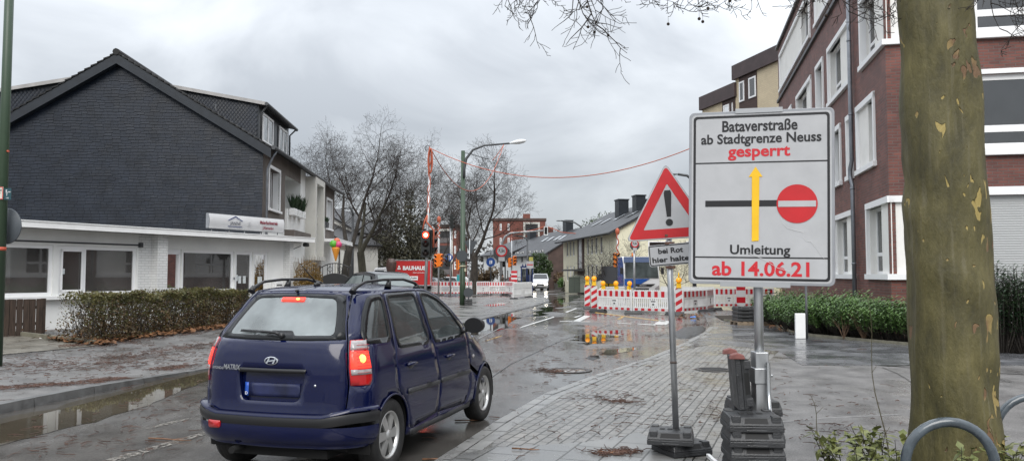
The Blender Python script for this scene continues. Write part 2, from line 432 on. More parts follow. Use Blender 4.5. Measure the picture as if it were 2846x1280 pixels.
flat('crossing_pavement', [(-1.9, 31.0), (-0.15, 37.2), (0.85, 42.5), (2.2, 52), (2.4, 59.9), (-20, 59.9), (-20, 31)], 0.026,
     brick_mat('crossing_slabs', (0.18, 0.175, 0.165), (0.14, 0.137, 0.13), (0.08, 0.078, 0.07), 0.4, 0.4, msize=0.02, rough=0.3, bump=0.3, wall=False, rot=R(-75), rvar=0.2, dirt=0.35))
def driveway():
    a = [grl(*p) for p in ((-160, 920), (60, 926), (270, 958))]; b = [grl(*p) for p in ((-160, 1002), (0, 986), (262, 962))]
    mb = MB()
    def P(u, v):
        i = min(1, int(u * 2)); k = u * 2 - i
        q = a[i].lerp(a[i + 1], k).lerp(b[i].lerp(b[i + 1], k), v); return (q.x, q.y, left_z(q.x, q.y) + .012)
    mb.sheet(P, 24, 10); tag(mb.build('driveway', M_drive), kind='structure')
driveway()

EDGE = [gr(*p) for p in ((1215, 1283), (1373, 1179), (1511, 1099), (1649, 1047), (1804, 996), (1905, 953), (1958, 924), (1972, 909), (1958, 879), (1945, 866))]
EDGE = [(p.x, p.y) for p in EDGE]
EDGE = [(EDGE[0][0] - 2.2, EDGE[0][1] - 7.6)] + EDGE
RW = [gr(*p) for p in ((1994, 1283), (2121, 1021), (2157, 985), (2165, 978))]
RW = [(p.x, p.y) for p in RW]; RW = [(RW[0][0] - 1.6, RW[0][1] - 7.6)] + RW
TOP = [gr(*p) for p in ((1905, 952), (1985, 956), (2060, 965), (2165, 978))]; TOP = [(p.x, p.y) for p in TOP]
flat('parking_bay', EDGE[:6] + TOP[1:] + RW[-2::-1], 0.022, M_pavers, depth=0.04)
flat('slab_pavement', EDGE[5:] + [(14.0, 37.5), (30, 40), (30, 14.9), (5.4, 15.2)] + TOP[::-1][0:1] + TOP[1:3][::-1], 0.026, M_slabs, depth=0.05)
flat('asphalt_footway', RW + [(30, 15.6), (30, -9)], 0.018, M_path, depth=0.05)
P = [gr(*p) for p in ((1222, 1283), (1364, 1250), (1631, 1234), (1775, 1206), (1905, 1283))]
P = [(p.x, p.y) for p in P]
flat('slab_strip', [P[0], P[1], P[2], P[3], (P[4][0] + .06, P[4][1]), (P[4][0] - 1.5, 0.2), (P[0][0] - 2.0, 0.2)], 0.026, M_slab2)
mb = MB()
def offs(a, b, d):
    t = Vector((b[0] - a[0], b[1] - a[1], 0)).normalized(); n = Vector((t.y, -t.x, 0)); return n * d
for a, b in zip(EDGE[:8], EDGE[1:9]):
    A, B = Vector((*a, 0)), Vector((*b, 0)); L = (B - A).length; n = max(1, round(L / 0.5)); o = offs(a, b, 1)
    for i in range(n):
        p, q = A.lerp(B, (i + .012) / n), A.lerp(B, (i + .988) / n)
        for (d0, d1) in ((0.0, 0.135), (0.142, 0.28)):
            v = [p + o * d0, q + o * d0, q + o * d1, p + o * d1]
            z = 0.030 - 0.004 * (d0 > 0) + random.Random(i * 7 + int(d0 * 99)).uniform(-.002, .002)
            mb.poly([(k.x, k.y, z) for k in v]); 
            mb.poly([(v[0].x, v[0].y, z), (v[1].x, v[1].y, z), (v[1].x, v[1].y, -.02), (v[0].x, v[0].y, -.02)])
tag(mb.build('flush_kerb', mat('pale_kerb', (0.20, 0.198, 0.19), 0.33, var=0.25, scale=3, rvar=0.15)), kind='structure')
mb = MB(); rr = random.Random(5)
for a, b in zip(EDGE[:6], EDGE[1:7]):
    A, B = Vector((*a, 0)), Vector((*b, 0)); o = offs(a, b, -1); n = max(2, int((B - A).length / .4)); w0 = .02
    for i in range(n):
        w1 = rr.uniform(.012, .035); p, q = A.lerp(B, i / n), A.lerp(B, (i + 1) / n)
        mb.poly([(p.x, p.y, .004), (q.x, q.y, .004), (q.x + o.x * w1, q.y + o.y * w1, .004), (p.x + o.x * w0, p.y + o.y * w0, .004)]); w0 = w1
tag(mb.build('tar_seam', mat('tar', (0.012, 0.012, 0.012), 0.35)), kind='structure')
BED = [gr(*p) for p in ((2146, 903), (2198, 926), (2253, 936), (2397, 950), (2554, 964), (2846, 983))]
BED = [(p.x, p.y) for p in BED]
bx, by = BED[0]
BED = [(8.2, 33.0), (7.7, 29.5)] + BED + [(16, 16.2), (26, 14.5), (26, 22), (9.6, 24), (12.2, 35)]
M_soil = mat('bed_soil', (0.035, 0.026, 0.018), 0.95, var=0.5, scale=9, bump=0.8, bscale=40)
flat('planting_bed', BED, 0.045, M_soil)
mb = MB()
for a, b in zip(BED[1:8], BED[2:9]): mb.bar((a[0], a[1], .05), (b[0], b[1], .05), .05, .09)
tag(mb.build('bed_edging', M_edging), kind='structure')
mb = MB()
E0, E1 = grl(-60, 919), grl(262, 957)
mb.bar((E0.x, E0.y, E0.z + .03), (E1.x, E1.y, E1.z + .03), .09, .14)
tag(mb.build('hedge_edging', M_edging), kind='structure')
flat('tree_pit', [(2.52, 4.9), (4.7, 4.9), (4.7, 6.72), (2.95, 6.9)], 0.028, M_soil)

def puddle(pts, m, z=0.004, rough=0.10, seed=1, label=None, n=5):
    rr = random.Random(seed); P = [gr(*p) for p in pts]; out = []
    for a, b in zip(P, P[1:] + P[:1]):
        L = (b - a).length; t = (b - a).normalized(); nn = Vector((t.y, -t.x, 0))
        for i in range(n):
            k = a.lerp(b, i / n) + nn * rr.uniform(-rough, rough) * min(1, L * .4)
            out.append((k.x, k.y))
    return flat('puddle', out, z, m, label)
puddle([(-60, 1190), (0, 1170), (308, 1092), (384, 1073), (410, 1062), (500, 1042), (557, 1031), (600, 1030), (590, 1052), (500, 1085), (420, 1126), (262, 1172), (98, 1211), (0, 1236), (-60, 1250)], M_muddy, seed=3, rough=.12, label='long brown puddle along the left kerb')
puddle([(1290, 905), (1352, 881), (1428, 867), (1446, 874), (1436, 884), (1428, 909), (1385, 915), (1329, 930), (1285, 930)], M_water, seed=4, rough=.3, label='dark puddle before the left barriers')
puddle([(1590, 934), (1640, 921), (1718, 916), (1722, 926), (1700, 942), (1640, 958), (1600, 952)], M_water, seed=5, rough=.35, label='thin puddle mirroring the red and white barriers')
puddle([(1666, 981), (1700, 970), (1760, 964), (1776, 968), (1740, 978), (1690, 986)], M_water, seed=6, rough=.2, label='small puddle in the middle of the road')
puddle([(1630, 995), (1640, 987), (1662, 987), (1666, 994), (1648, 1000)], M_water, seed=7, rough=.1, label='tiny puddle beside the manhole')
puddle([(1470, 878), (1520, 852), (1560, 842), (1575, 846), (1548, 858), (1500, 878)], M_water, seed=8, rough=.3, label='narrow puddle on the lane towards the van')
puddle([(1520, 838), (1600, 820), (1625, 822), (1590, 834), (1545, 846)], M_water, seed=9, rough=.3, label='long far puddle before the van')
puddle([(1340, 850), (1420, 838), (1430, 842), (1380, 852)], M_water, z=.03, seed=10, rough=.2, label='far puddle on the paved crossing')
def paint(quads, m, label, z=0.007):
    mb = MB()
    for q in quads: mb.poly([(p.x, p.y, z) for p in [gr(*k) for k in q]])
    tag(mb.build('road_marking', m), label, kind='structure')
paint([[(1443, 912), (1450, 907), (1539, 879), (1541, 881)]], M_paint, 'white lane line beyond the parked car')
paint([[(1571, 866), (1600, 856), (1604, 857), (1576, 868)]], M_paint, 'short white lane dash')
paint([[(1590, 893), (1611, 893), (1642, 878), (1624, 876)], [(1594, 881), (1620, 873), (1610, 879), (1601, 882)]], M_paint, 'white arrow on the lane')
paint([[(1555, 893), (1640, 894.5), (1640, 893), (1556, 891.6)], [(1715, 898), (1755, 900), (1755, 898.6), (1715, 896.6)], [(1772, 900), (1822, 904), (1822, 902), (1772, 898.6)], [(1815, 901), (1850, 903), (1866, 893), (1836, 889)]], M_paint, 'thin white cross lines before the barriers')
paint([[(1653, 869), (1740, 880), (1850, 894), (1850, 892), (1740, 878), (1655, 867)], [(1714, 887), (1722, 888), (1735, 880), (1729, 879)]], M_painty, 'yellow line along the barriers')
paint([[(250, 1290), (300, 1290), (575, 1206), (570, 1199)], [(400, 1193), (470, 1180), (540, 1160), (470, 1172)]], M_paintw, 'scuffed pale line behind the blue car')
paint([[(1342, 949), (1380, 936), (1400, 931), (1372, 941)]], M_painty, 'small yellow mark near the car')

def manhole(px, py, r, cover, label, z=0.006):
    p = gr(px, py); t = thing('manhole', label, 'manhole cover', (p.x, p.y, z))
    MB().lathe([(r * .74, 0.001), (r * .74, .007), (r, .007), (r, .001)], 40, close=True).build('manhole_frame', mat('cast_iron', (0.03, 0.026, 0.024), 0.35, var=.4, scale=20), t)
    MB().lathe([(0.0005, .004), (r * .73, .004), (r * .73, .0)], 40).build('manhole_cover', cover, t)
manhole(1583, 1029, .40, mat('wet_concrete', (0.26, 0.25, 0.24), 0.16, var=.2, scale=8), 'round manhole cover with pale centre in the road')
manhole(1984, 1030, .33, brick_mat('grate_iron', (0.08, 0.075, 0.07), (0.05, 0.05, 0.05), (0.004, 0.004, 0.004), .06, .05, msize=.014, wall=False), 'rusty round grate in the grey pavers', .027)
P = [gr(*p) for p in ((1868, 925), (1900, 910), (1955, 905), (1966, 918), (1950, 932), (1905, 941), (1880, 938))]
puddle([(2225, 1003), (2300, 1000), (2450, 1010), (2540, 1018), (2470, 1020), (2330, 1010)], M_water, z=.024, seed=14, rough=.03, label='thin dark puddle along the joint of the right footway')
def joint(name, pts, w, m, z):
    mb = MB(); P = [gr(*p, z) for p in pts]
    for a, b in zip(P, P[1:]):
        t = (b - a).normalized(); n = Vector((-t.y, t.x, 0)) * w; mb.poly([(q.x, q.y, z) for q in (a - n, b - n, b + n, a + n)])
    tag(mb.build(name, m), kind='structure')
joint('footway_joint', [(2125, 990), (2260, 999), (2420, 1010), (2560, 1024), (2846, 1040)], .035, MATS['tar'], .021)
joint('footway_crack', [(2452, 1020), (2490, 1035), (2520, 1052), (2548, 1072)], .012, MATS['tar'], .021)
joint('footway_seam', [(2150, 1172), (2300, 1160), (2500, 1150)], .03, mat('dry_seam', (.20, .195, .19), .6, var=.3, scale=8), .021)
joint('road_seam', [(1245, 1130), (1420, 1010), (1560, 945), (1700, 900)], .012, MATS['tar'], .005)
joint('road_seam', [(1200, 1010), (1290, 960), (1400, 905)], .02, mat('dry_seam', (0, 0, 0)), .005)
def patch():
    mb = MB(); c = sum(P, Vector()) / len(P); N = 28
    for ring, (k, z) in enumerate(((1.0, .004), (.8, .05), (.4, .07))): pass
    rings = []
    for k, z in ((1.0, .004), (.82, .045), (.45, .06)):
        ring = []
        for i in range(N):
            f = i / N * len(P); a, b = P[int(f)], P[(int(f) + 1) % len(P)]; q = a.lerp(b, f - int(f))
            q = c + (q - c) * k * (1 + .05 * math.sin(i * 2.7)); ring.append(mb.bm.verts.new((q.x, q.y, z + .008 * math.sin(i * 1.9 + k * 9))))
        rings.append(ring)
    for a, b in zip(rings, rings[1:]):
        for i in range(N): mb.bm.faces.new((a[i], a[(i + 1) % N], b[(i + 1) % N], b[i])).smooth = True
    mb.bm.faces.new(rings[-1])
    tag(mb.build('asphalt_patch', mat('fresh_tar', (0.02, 0.02, 0.021), .4, var=.4, scale=12, bump=.8, bscale=45)), kind='structure')
patch()

def gz(x, y):
    if x < kerb_x(y) - .13: return left_z(x, y) + 0.016
    e = interp([(b, a) for a, b in EDGE], y)
    return 0.034 if x > e + .02 and y < 37 else 0.006
def litter(name, m, spots, seed, leaf=False, smin=.03, smax=.16, label=None):
    rr = random.Random(seed); mb = MB()
    for (x0, y0, x1, y1, w, n) in spots:          # along a line, spread w
        for _ in range(n):
            k = rr.random(); x = x0 + (x1 - x0) * k + rr.gauss(0, w); y = y0 + (y1 - y0) * k + rr.gauss(0, w)
            z = gz(x, y); s = rr.uniform(smin, smax) * (1.0 if rr.random() < .9 else 1.7); a = rr.uniform(0, math.pi)
            d = Vector((math.cos(a), math.sin(a), 0)); n2 = Vector((-d.y, d.x, 0))
            if leaf:
                c = Vector((x, y, z + rr.uniform(0, .07))); wv = n2 * s * .38; up = Vector((0, 0, rr.uniform(-.4, .5) * s))
                mb.poly([c - d * s * .5, c - wv + up * .5, c + d * s * .5 + up, c + wv + up * .3])
            else:
                t = rr.uniform(.0025, .006); p0 = Vector((x, y, z + t)); b = n2 * rr.uniform(-.2, .2) * s
                mb.tube([p0, p0 + d * s * .5 + b + Vector((0, 0, rr.uniform(0, .012))), p0 + d * s + Vector((0, 0, rr.uniform(0, .01)))], [t, t * .9, t * .6], 3, caps=False)
                if rr.random() < .3:
                    q = p0 + d * s * .5 + b; e = (d + n2 * rr.choice((-1, 1))).normalized(); mb.tube([q, q + e * s * .35], [t * .7, t * .4], 3, caps=False)
    return tag(mb.build(name, m, fix=False), label, kind='stuff')
M_litter = mat('wet_twigs', (0.075, 0.035, 0.022), .6, var=.6, scale=3)
M_leafl = mat('dead_leaves', (0.15, 0.065, 0.022), .7, var=.6, scale=6)
Q = lambda px, py, z=0: gr(px, py, z)
def ln(a, b, w, n, z=0.1):
    p, q = (grl(*a), grl(*b)) if z >= .1 else (gr(*a, z), gr(*b, z)); return (p.x, p.y, q.x, q.y, w, n)
litter('twig_litter', M_litter, [
    ln((-10, 1082), (310, 1062), .16, 420), ln((250, 1060), (330, 1053), .10, 160), ln((430, 1030), (520, 1018), .12, 260), ln((330, 995), (600, 955), .22, 330),
    ln((20, 1020), (150, 1010), .3, 90), ln((80, 1025), (560, 985), .7, 520), ln((0, 1050), (500, 960), 1.3, 420), ln((180, 965), (300, 952), .12, 160), ln((250, 968), (640, 912), .12, 260),
    ln((300, 1200), (560, 1120), .8, 120, 0), ln((0, 1250), (400, 1230), .5, 50, 0),
    ln((1500, 1028), (1560, 1034), .16, 110, 0), ln((1340, 950), (1460, 930), .5, 150, 0), ln((1380, 1030), (1700, 960), 1.3, 140, 0),
    ln((1620, 1100), (1745, 1110), .25, 40, .03), ln((1700, 1115), (1745, 1118), .07, 50, .03), ln((1640, 1150), (2100, 1060), .8, 130, .03), ln((1680, 1262), (1760, 1255), .06, 150, .03), ln((1500, 1220), (1900, 1180), .6, 60, .03),
    ln((1560, 1060), (1900, 1010), .8, 80, .03), ln((1790, 935), (1880, 930), .4, 60, 0), ln((1850, 910), (2000, 890), .35, 120, .03), ln((2200, 1210), (2400, 1190), .35, 60, .03), ln((2180, 1130), (2500, 1120), .8, 60, .03),
    ln((-20, 1040), (560, 1000), 3.0, 260), ln((1950, 1180), (2100, 1120), .25, 60, .03), ln((1240, 860), (1400, 840), 2.2, 120, .02), ln((1300, 1010), (1900, 930), 3.2, 190, 0)], 11, label='brown twigs blown over road and pavement')
litter('fallen_leaves', M_leafl, [ln((150, 943), (300, 958), .16, 420, .12), ln((250, 953), (640, 905), .20, 1500, .12), ln((0, 922), (130, 925), .16, 120, .12), ln((1880, 885), (1940, 872), .35, 160, .03), ln((2130, 905), (2220, 930), .12, 70, .03)], 12, leaf=True, smin=.06, smax=.15, label='russet dead leaves under the clipped hedge')
def big_twigs():
    rr = random.Random(77)
    for px, py, L, lab in ((1225, 1272, .34, 'pale brown stick lying on the wet road near the rear wheel'), (470, 1218, .5, 'long brown stick on the road behind the blue car'), (1460, 1253, .27, 'short reddish stick on the slabs in front'), (1300, 1165, .3, 'thin orange stick beside the front wheel'), (1690, 1262, .2, 'dark forked stick near the rubber foot plates')):
        p = gr(px, py, 0.02); z = gz(p.x, p.y); a = rr.uniform(-.5, .2); d = Vector((math.cos(a), math.sin(a), 0)); n = Vector((-d.y, d.x, 0))
        mb = MB(); q = Vector((p.x, p.y, z + .008)); r = .008
        mb.tube([q - d * L / 2, q - d * L * .1 + n * .012, q + d * L * .25, q + d * L / 2 + n * .02], [r, r * .9, r * .8, r * .5], 6)
        mb.tube([q + d * L * .1, q + d * L * .3 + n * L * .18 + Vector((0, 0, .01))], [r * .6, r * .4], 5)
        tag(mb.build('stick', mat('stick_bark', (.16, .075, .035), .6, var=.4, scale=20)), lab, 'stick')
big_twigs()
def wall(mb, M, u0, u1, v0, v1, holes=(), depth=0.2):
    us = sorted({u0, u1, *[min(max(h[i], u0), u1) for h in holes for i in (0, 1)]}); vs = sorted({v0, v1, *[min(max(h[i], v0), v1) for h in holes for i in (2, 3)]})
    for a, b in zip(us, us[1:]):
        for c, d in zip(vs, vs[1:]):
            mu, mv = (a + b) / 2, (c + d) / 2
            if any(h[0] < mu < h[1] and h[2] < mv < h[3] for h in holes): continue
            mb.poly([M @ Vector(p) for p in ((a, c, 0), (b, c, 0), (b, d, 0), (a, d, 0))])
    for a, b, c, d in holes:
        for p, q in (((a, c), (b, c)), ((b, c), (b, d)), ((b, d), (a, d)), ((a, d), (a, c))):
            mb.poly([M @ Vector((*p, 0)), M @ Vector((*q, 0)), M @ Vector((*q, -depth)), M @ Vector((*p, -depth))])
    return mb
def rbox(mb, M, u0, u1, v0, v1, w0, w1):
    c = [M @ Vector(p) for p in ((u0, v0, w0), (u1, v0, w0), (u1, v1, w0), (u0, v1, w0), (u0, v0, w1), (u1, v0, w1), (u1, v1, w1), (u0, v1, w1))]
    for f in ((3, 2, 1, 0), (4, 5, 6, 7), (0, 1, 5, 4), (1, 2, 6, 5), (2, 3, 7, 6), (3, 0, 4, 7)): mb.poly([c[i] for i in f])
def window(parent, M, u0, u1, v0, v1, w=-.15, fr=.07, mull=(), trans=(), m=None, pane=None, back=None, name='window', fd=.06):
    mb = MB()
    rbox(mb, M, u0, u0 + fr, v0, v1, w - fd, w); rbox(mb, M, u1 - fr, u1, v0, v1, w - fd, w)
    rbox(mb, M, u0 + fr, u1 - fr, v0, v0 + fr, w - fd, w); rbox(mb, M, u0 + fr, u1 - fr, v1 - fr, v1, w - fd, w)
    for x in mull: rbox(mb, M, x - fr * .6, x + fr * .6, v0 + fr, v1 - fr, w - fd, w - .004)
    for z in trans: rbox(mb, M, u0 + fr, u1 - fr, z - fr * .6, z + fr * .6, w - fd, w - .006)
    o = mb.build(name, m or M_wframe, parent)
    mp = MB(); rbox(mp, M, u0 + fr * .5, u1 - fr * .5, v0 + fr * .5, v1 - fr * .5, w - fd * .75, w - fd * .45); g = mp.build('pane', pane or M_pane, o)
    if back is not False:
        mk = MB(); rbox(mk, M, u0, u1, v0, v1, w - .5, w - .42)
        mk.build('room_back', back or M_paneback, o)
    return o
def quadmesh(name, m, parent, quads, **k):
    mb = MB()
    for q in quads: mb.poly(q)
    return mb.build(name, m, parent, **k)
def slab(mb, a, b, c, d, t):
    """slab with top quad abcd and thickness t downwards"""
    P = [Vector(p) for p in (a, b, c, d)]; n = (P[1] - P[0]).cross(P[3] - P[0]).normalized(); Qd = [p - n * t for p in P]
    mb.poly(P); mb.poly(Qd[::-1])
    for i in range(4): mb.poly([P[i], P[(i + 1) % 4], Qd[(i + 1) % 4], Qd[i]])

M_slate = mat('slate', (0.0075, 0.0118, 0.0205), 0.38, var=0.35, scale=1.6, rvar=0.08, spec=.32)
M_slate2 = mat('slate_trim', (0.013, 0.017, 0.023), 0.40, var=.25, scale=3)
M_tile = brick_mat('dark_roof_tiles', (0.035, 0.033, 0.034), (0.024, 0.023, 0.025), (0.008, 0.008, 0.008), .3, .33, msize=.02, rough=.4, bump=.8, wall=False, dirt=.4)
M_brown = mat('grey_brown_render', (0.125, 0.105, 0.092), .8, var=.18, scale=1.3, bump=.1, bscale=60)
M_cream = mat('cream_render', (0.56, 0.545, 0.50), .8, var=.08, scale=1, bump=.1, bscale=60)
M_wbrick = brick_mat('white_painted_brick', (0.77, 0.77, 0.76), (0.72, 0.72, 0.71), (0.55, 0.55, 0.54), .25, .075, msize=.008, rough=.6, bump=.9, dirt=.06)
M_zinc = mat('zinc_pipe', (.22, .235, .26), .42, metal=.5, var=.15, scale=5)
M_glassblock = brick_mat('glass_blocks', (.33, .37, .38), (.26, .30, .31), (.70, .70, .68), .2, .2, msize=.02, rough=.12, bump=.6, offset=0.0)
M_redbrown = mat('red_brown_door', (.085, .018, .016), .5, var=.2, scale=6)

HX, HY = (727 - CX) / FPX * 31.0, 31.0
def house():
    t = thing('slate_house', 'large house with dark slate-clad gable and shed dormers behind the white shop', 'house', (HX, HY, 0), R(3.4))
    K = 31 / 26
    W = 11.15; XR = -5.49; ZE, ZR = 6.72, 10.12; Dp = 17.3
    slope = (ZR - ZE) / (W / 2)
    mb = MB()
    mb.poly([(-W, 0.03, 0), (0, 0.03, 0), (0, 0.03, ZE - .25), (XR, .03, ZR - .25), (-W, .03, ZE - .25)])
    mb.poly([(-W, Dp, 0), (0, Dp, 0), (0, Dp, ZE - .25), (XR, Dp, ZR - .25), (-W, Dp, ZE - .25)])
    mb.poly([(-W, .03, 0), (-W, Dp, 0), (-W, Dp, ZE), (-W, .03, ZE)])
    mb.build('gable_wall', M_slate2, t)
    mb = MB(); rr = random.Random(4); row = .118; z = 2.6; r = 0
    while z < ZR - .2:
        x = -W - .02 + rr.uniform(-.2, 0)
        while x < 0:
            w = rr.choice((.22, .27, .30, .34)); x1 = min(x + w, 0.0); xm = (x + x1) / 2
            zt = min(z + row * 1.35, ZR - .3 - abs(xm - XR) * slope + .0)
            if zt > z + .03 and x1 - x > .03 and x > -W - .3:
                dz = rr.choice((0, 0, 0, -.03, .028)); o = rr.uniform(-.0012, .0012); tl = rr.uniform(-.0015, .0015)
                a, b = x + .003, x1 - .003; zb = z + dz
                yb = -.011 - o
                v = [(a, yb + tl, zb), (b, yb - tl, zb), (b, .012, zt), (a, .012, zt)]
                mb.poly(v); mb.poly([(a, yb + tl, zb), (b, yb - tl, zb), (b, yb + .012, zb), (a, yb + .012, zb)])
                mb.poly([(b, yb - tl, zb), (b, yb + .015, zb), (b, .02, zt)]); mb.poly([(a, yb + tl, zb), (a, yb + .015, zb), (a, .02, zt)])
            x = x1
        z += row; r += 1
    mb.build('slate_cladding', M_slate, t, fix=False)
    ov = .32; ex = .38
    mb = MB()
    for s, xe in ((1, 0 + ex), (-1, -W - ex)):
        ze = ZR - abs(xe - XR) * slope
        n = 26
        for i in range(n):       # stepped courses so that the verge shows the tiles
            k0, k1 = i / n, (i + 1) / n
            xa, xb = XR + (xe - XR) * k0, XR + (xe - XR) * k1; za, zb = ZR + (ze - ZR) * k0, ZR + (ze - ZR) * k1
            A = (xa, -ov, za + .02), (xb, -ov, zb + .075), (xb, Dp + ov, zb + .075), (xa, Dp + ov, za + .02)
            slab(mb, *(A if s < 0 else (A[0], A[3], A[2], A[1])), .05) if False else None
            P = [Vector(p) for p in A]; Qd = [p + Vector((0, 0, -.055)) for p in P]
            mb.poly(P); mb.poly(Qd)
            for k in range(4): mb.poly([P[k], P[(k + 1) % 4], Qd[(k + 1) % 4], Qd[k]])
    mb.tube([(XR, -ov - .02, ZR + .04), (XR, Dp + ov, ZR + .04)], .13, 8)
    mb.build('roof', M_tile, t)
    mb = MB()
    for xe in (ex - .02, -W - ex + .02):
        ze = ZR - abs(xe - XR) * slope; n = 18
        for i in range(n):
            k0, k1 = i / n, (i + 1) / n
            xa, xb = XR + (xe - XR) * k0, XR + (xe - XR) * k1; za, zb = ZR + (ze - ZR) * k0, ZR + (ze - ZR) * k1
            yy = -ov + .03
            mb.poly([(xa, yy, za - .40), (xb, yy, zb - .40), (xb, yy, zb - .03), (xa, yy, za - .03)])
            mb.poly([(xa, yy, za - .40), (xb, yy, zb - .40), (xb, -.01, zb - .40), (xa, -.01, za - .40)])
    mb.build('verge_board', M_slate2, t)
    F = facing((0, 0, 0), (0, 1, 0))       # u along +y, outward +x
    T = lambda px: (lambda k: (HX - HY * k) / (.998 * k + .0593))((px - CX) / FPX)
    tw0, tw1 = .95, 2.75; b0, b1 = 3.9, 7.2; s0, s1 = 8.4, 11.0; c0, c1 = 11.2, 13.7; e0, e1 = 14.5, 16.2
    zc, zt = 4.35, 6.25
    for q in ((0, b0, 3.6, ZE, [(tw0, tw1, zc, 5.95)], .45), (b0, b1, 6.0, ZE, [], .1), (c1, Dp, 3.6, ZE, [(e0, e1, zc, 5.95)], .4), (c0, c1, 6.15, ZE, [])):
        mb = MB(); wall(mb, F, *q); mb.build('brown_wall', M_brown, t)
    mb = MB(); wall(mb, F, 0, c0 - .2, 0, 3.6, []); wall(mb, F, b1, s0 - .002, 3.6, ZE, []); wall(mb, F, c1 - .5, Dp, 0, 3.6, [])
    for a, b in ((b0, b1), (c0, c1)):
        mb.poly([F @ Vector(p) for p in ((a, 3.6, -1.6), (b, 3.6, -1.6), (b, 6.15, -1.6), (a, 6.15, -1.6))])
        for q in (a, b): mb.poly([F @ Vector(p) for p in ((q, 3.6, 0), (q, 3.6, -1.6), (q, 6.15, -1.6), (q, 6.15, 0))])
        mb.poly([F @ Vector(p) for p in ((a, 6.15, 0), (b, 6.15, 0), (b, 6.15, -1.6), (a, 6.15, -1.6))]); mb.poly([F @ Vector(p) for p in ((a, 3.62, 0), (b, 3.62, 0), (b, 3.62, -1.6), (a, 3.62, -1.6))])
    wall(mb, F, c0 - .2, c1 - .5, 0, 3.6, [(c0, c1 - .8, 0.3, 3.0)], .7)
    mb.build('white_wall', M_white, t)
    for q in ((b0, b1, 3.65, 4.55, -.02, .10), (c0, c1, 3.65, 4.5, -.02, .06)):
        mb = MB(); rbox(mb, F, *q); mb.build('balcony_parapet', M_white, t)
    mb = MB(); rbox(mb, F, b0 - .02, b1 + .5, 3.32, 3.64, -.3, .42); mb.build('balcony_slab', M_brown, t)
    mb = MB(); rbox(mb, F, s0, s0 + .35, 2.6, 6.5, -.3, .5); rbox(mb, F, s1 - .35, s1, 2.6, 6.5, -.3, .5); rbox(mb, F, s0 + .35, s1 - .35, 6.2, 6.5, -.3, .5); rbox(mb, F, s0 + .35, s1 - .35, 4.35, 4.7, -.3, .2); rbox(mb, F, s0 - .05, s1 + .05, 2.42, 2.6, -.3, .56)
    mb.build('stair_tower', M_cream, t)
    mb = MB(); rbox(mb, F, s0 + .35, s1 - .35, 2.6, 4.35, -.2, .08); rbox(mb, F, s0 + .35, s1 - .35, 4.7, 6.2, -.2, .08); mb.build('glass_block_wall', M_glassblock, t)
    window(t, F, tw0, tw1, zc, 5.95, w=-.30, mull=[(tw0 + tw1) / 2]); window(t, F, e0, e1, zc, 5.95, w=-.30)
    window(t, F, c0 + .2, c0 + 1.3, 3.7, 6.0, w=-1.5)
    for a, b in ((tw0, tw1), (e0, e1)):
        mb = MB(); rbox(mb, F, a - .12, a, zc - .02, 6.07, -.02, .05); rbox(mb, F, b, b + .12, zc - .02, 6.07, -.02, .05); rbox(mb, F, a, b, 5.95, 6.07, -.02, .05); rbox(mb, F, a - .16, b + .16, zc - .11, zc - .02, -.02, .12)
        rbox(mb, F, b - .012, b - .001, zc, 5.94, -.26, -.021); rbox(mb, F, a + .001, a + .012, zc, 5.94, -.26, -.021); mb.build('window_surround', M_wframe, t)
    mb = MB(); rbox(mb, F, c0 + .02, c1 - .82, .32, 2.98, -.6, -.5)
    for k in range(5): rbox(mb, F, c0 + .15 + k * .33, c0 + .35 + k * .33, .5, 2.8, -.5, -.47)
    mb.build('door', M_redbrown, t)
    mb = MB(); rbox(mb, F, c0 - .2, Dp - 1.2, 3.42, 3.58, -.1, 1.25); rbox(mb, F, c0 - .2, Dp - 1.2, 3.36, 3.42, 1.15, 1.28); mb.build('entrance_canopy', M_whitepl, t)
    mb = MB()
    for i in range(16): rbox(mb, F, c0 + i * .28, c0 + .2 + i * .28, 3.05 + .06 * (i % 2), 3.35, .9, .92)
    mb.build('awning_fringe', mat('awning_cloth', (.55, .5, .42), .9), t)
    ge = ZR - abs(ex - XR) * slope
    mb = MB(); mb.tube([(ex + .07, -.3, ge + .02), (ex + .07, Dp + .3, ge + .02)], .085, 8); mb.build('gutter', M_dkgrey, t)
    mb = MB(); mb.tube([(ex + .06, .25, ge - .05), (.32, .25, ge - .25), (.10, .28, ge - .75), (.10, .28, 0.0)], .05, 8); mb.build('downpipe', M_zinc, t)
    for name, x_in, x_out, z_in, z_out, y0, y1, wins in (('dormer', -5.2, -1.05, 9.75, 9.02, 3.4, 9.3, True), ('dormer', -6.1, -11.3, 9.7, 8.75, 1.2, 8.5, False)):
        sgn = 1 if x_out > x_in else -1; zb = ZR - abs(x_out - XR) * slope - .1
        mb = MB(); 
        for y in (y0, y1): mb.poly([(x_in, y, z_in), (x_out, y, z_out), (x_out, y, zb), (x_in, y, ZR - abs(x_in - XR) * slope - .1)])
        mb.poly([(x_out, y0, zb), (x_out, y1, zb), (x_out, y1, z_out), (x_out, y0, z_out)])
        d = mb.build(name, M_slate2, t)
        mb = MB(); rr = random.Random(8)         # fish-scale slates on the near cheek
        rws = 14
        for j in range(rws + 14):
            for i in range(34):
                cx_ = x_in + sgn * (i + (j % 2) * .5) * .15; cz = zb - .2 + j * .1
                tp = z_in + (z_out - z_in) * (cx_ - x_in) / (x_out - x_in) - .08; bt = ZR - abs(cx_ - XR) * slope + .08
                if (cx_ - x_in) * sgn < 0 or (x_out - cx_) * sgn < .05 or cz > tp or cz < bt: continue
                y = y0 - .02 + rr.uniform(-.004, .004)
                mb.poly([(cx_, y - .012, cz - .075), (cx_ + .072, y - .008, cz), (cx_, y + .012, cz + .1), (cx_ - .072, y - .008, cz)])
        mb.build('cheek_slates', M_slate, d, fix=False)
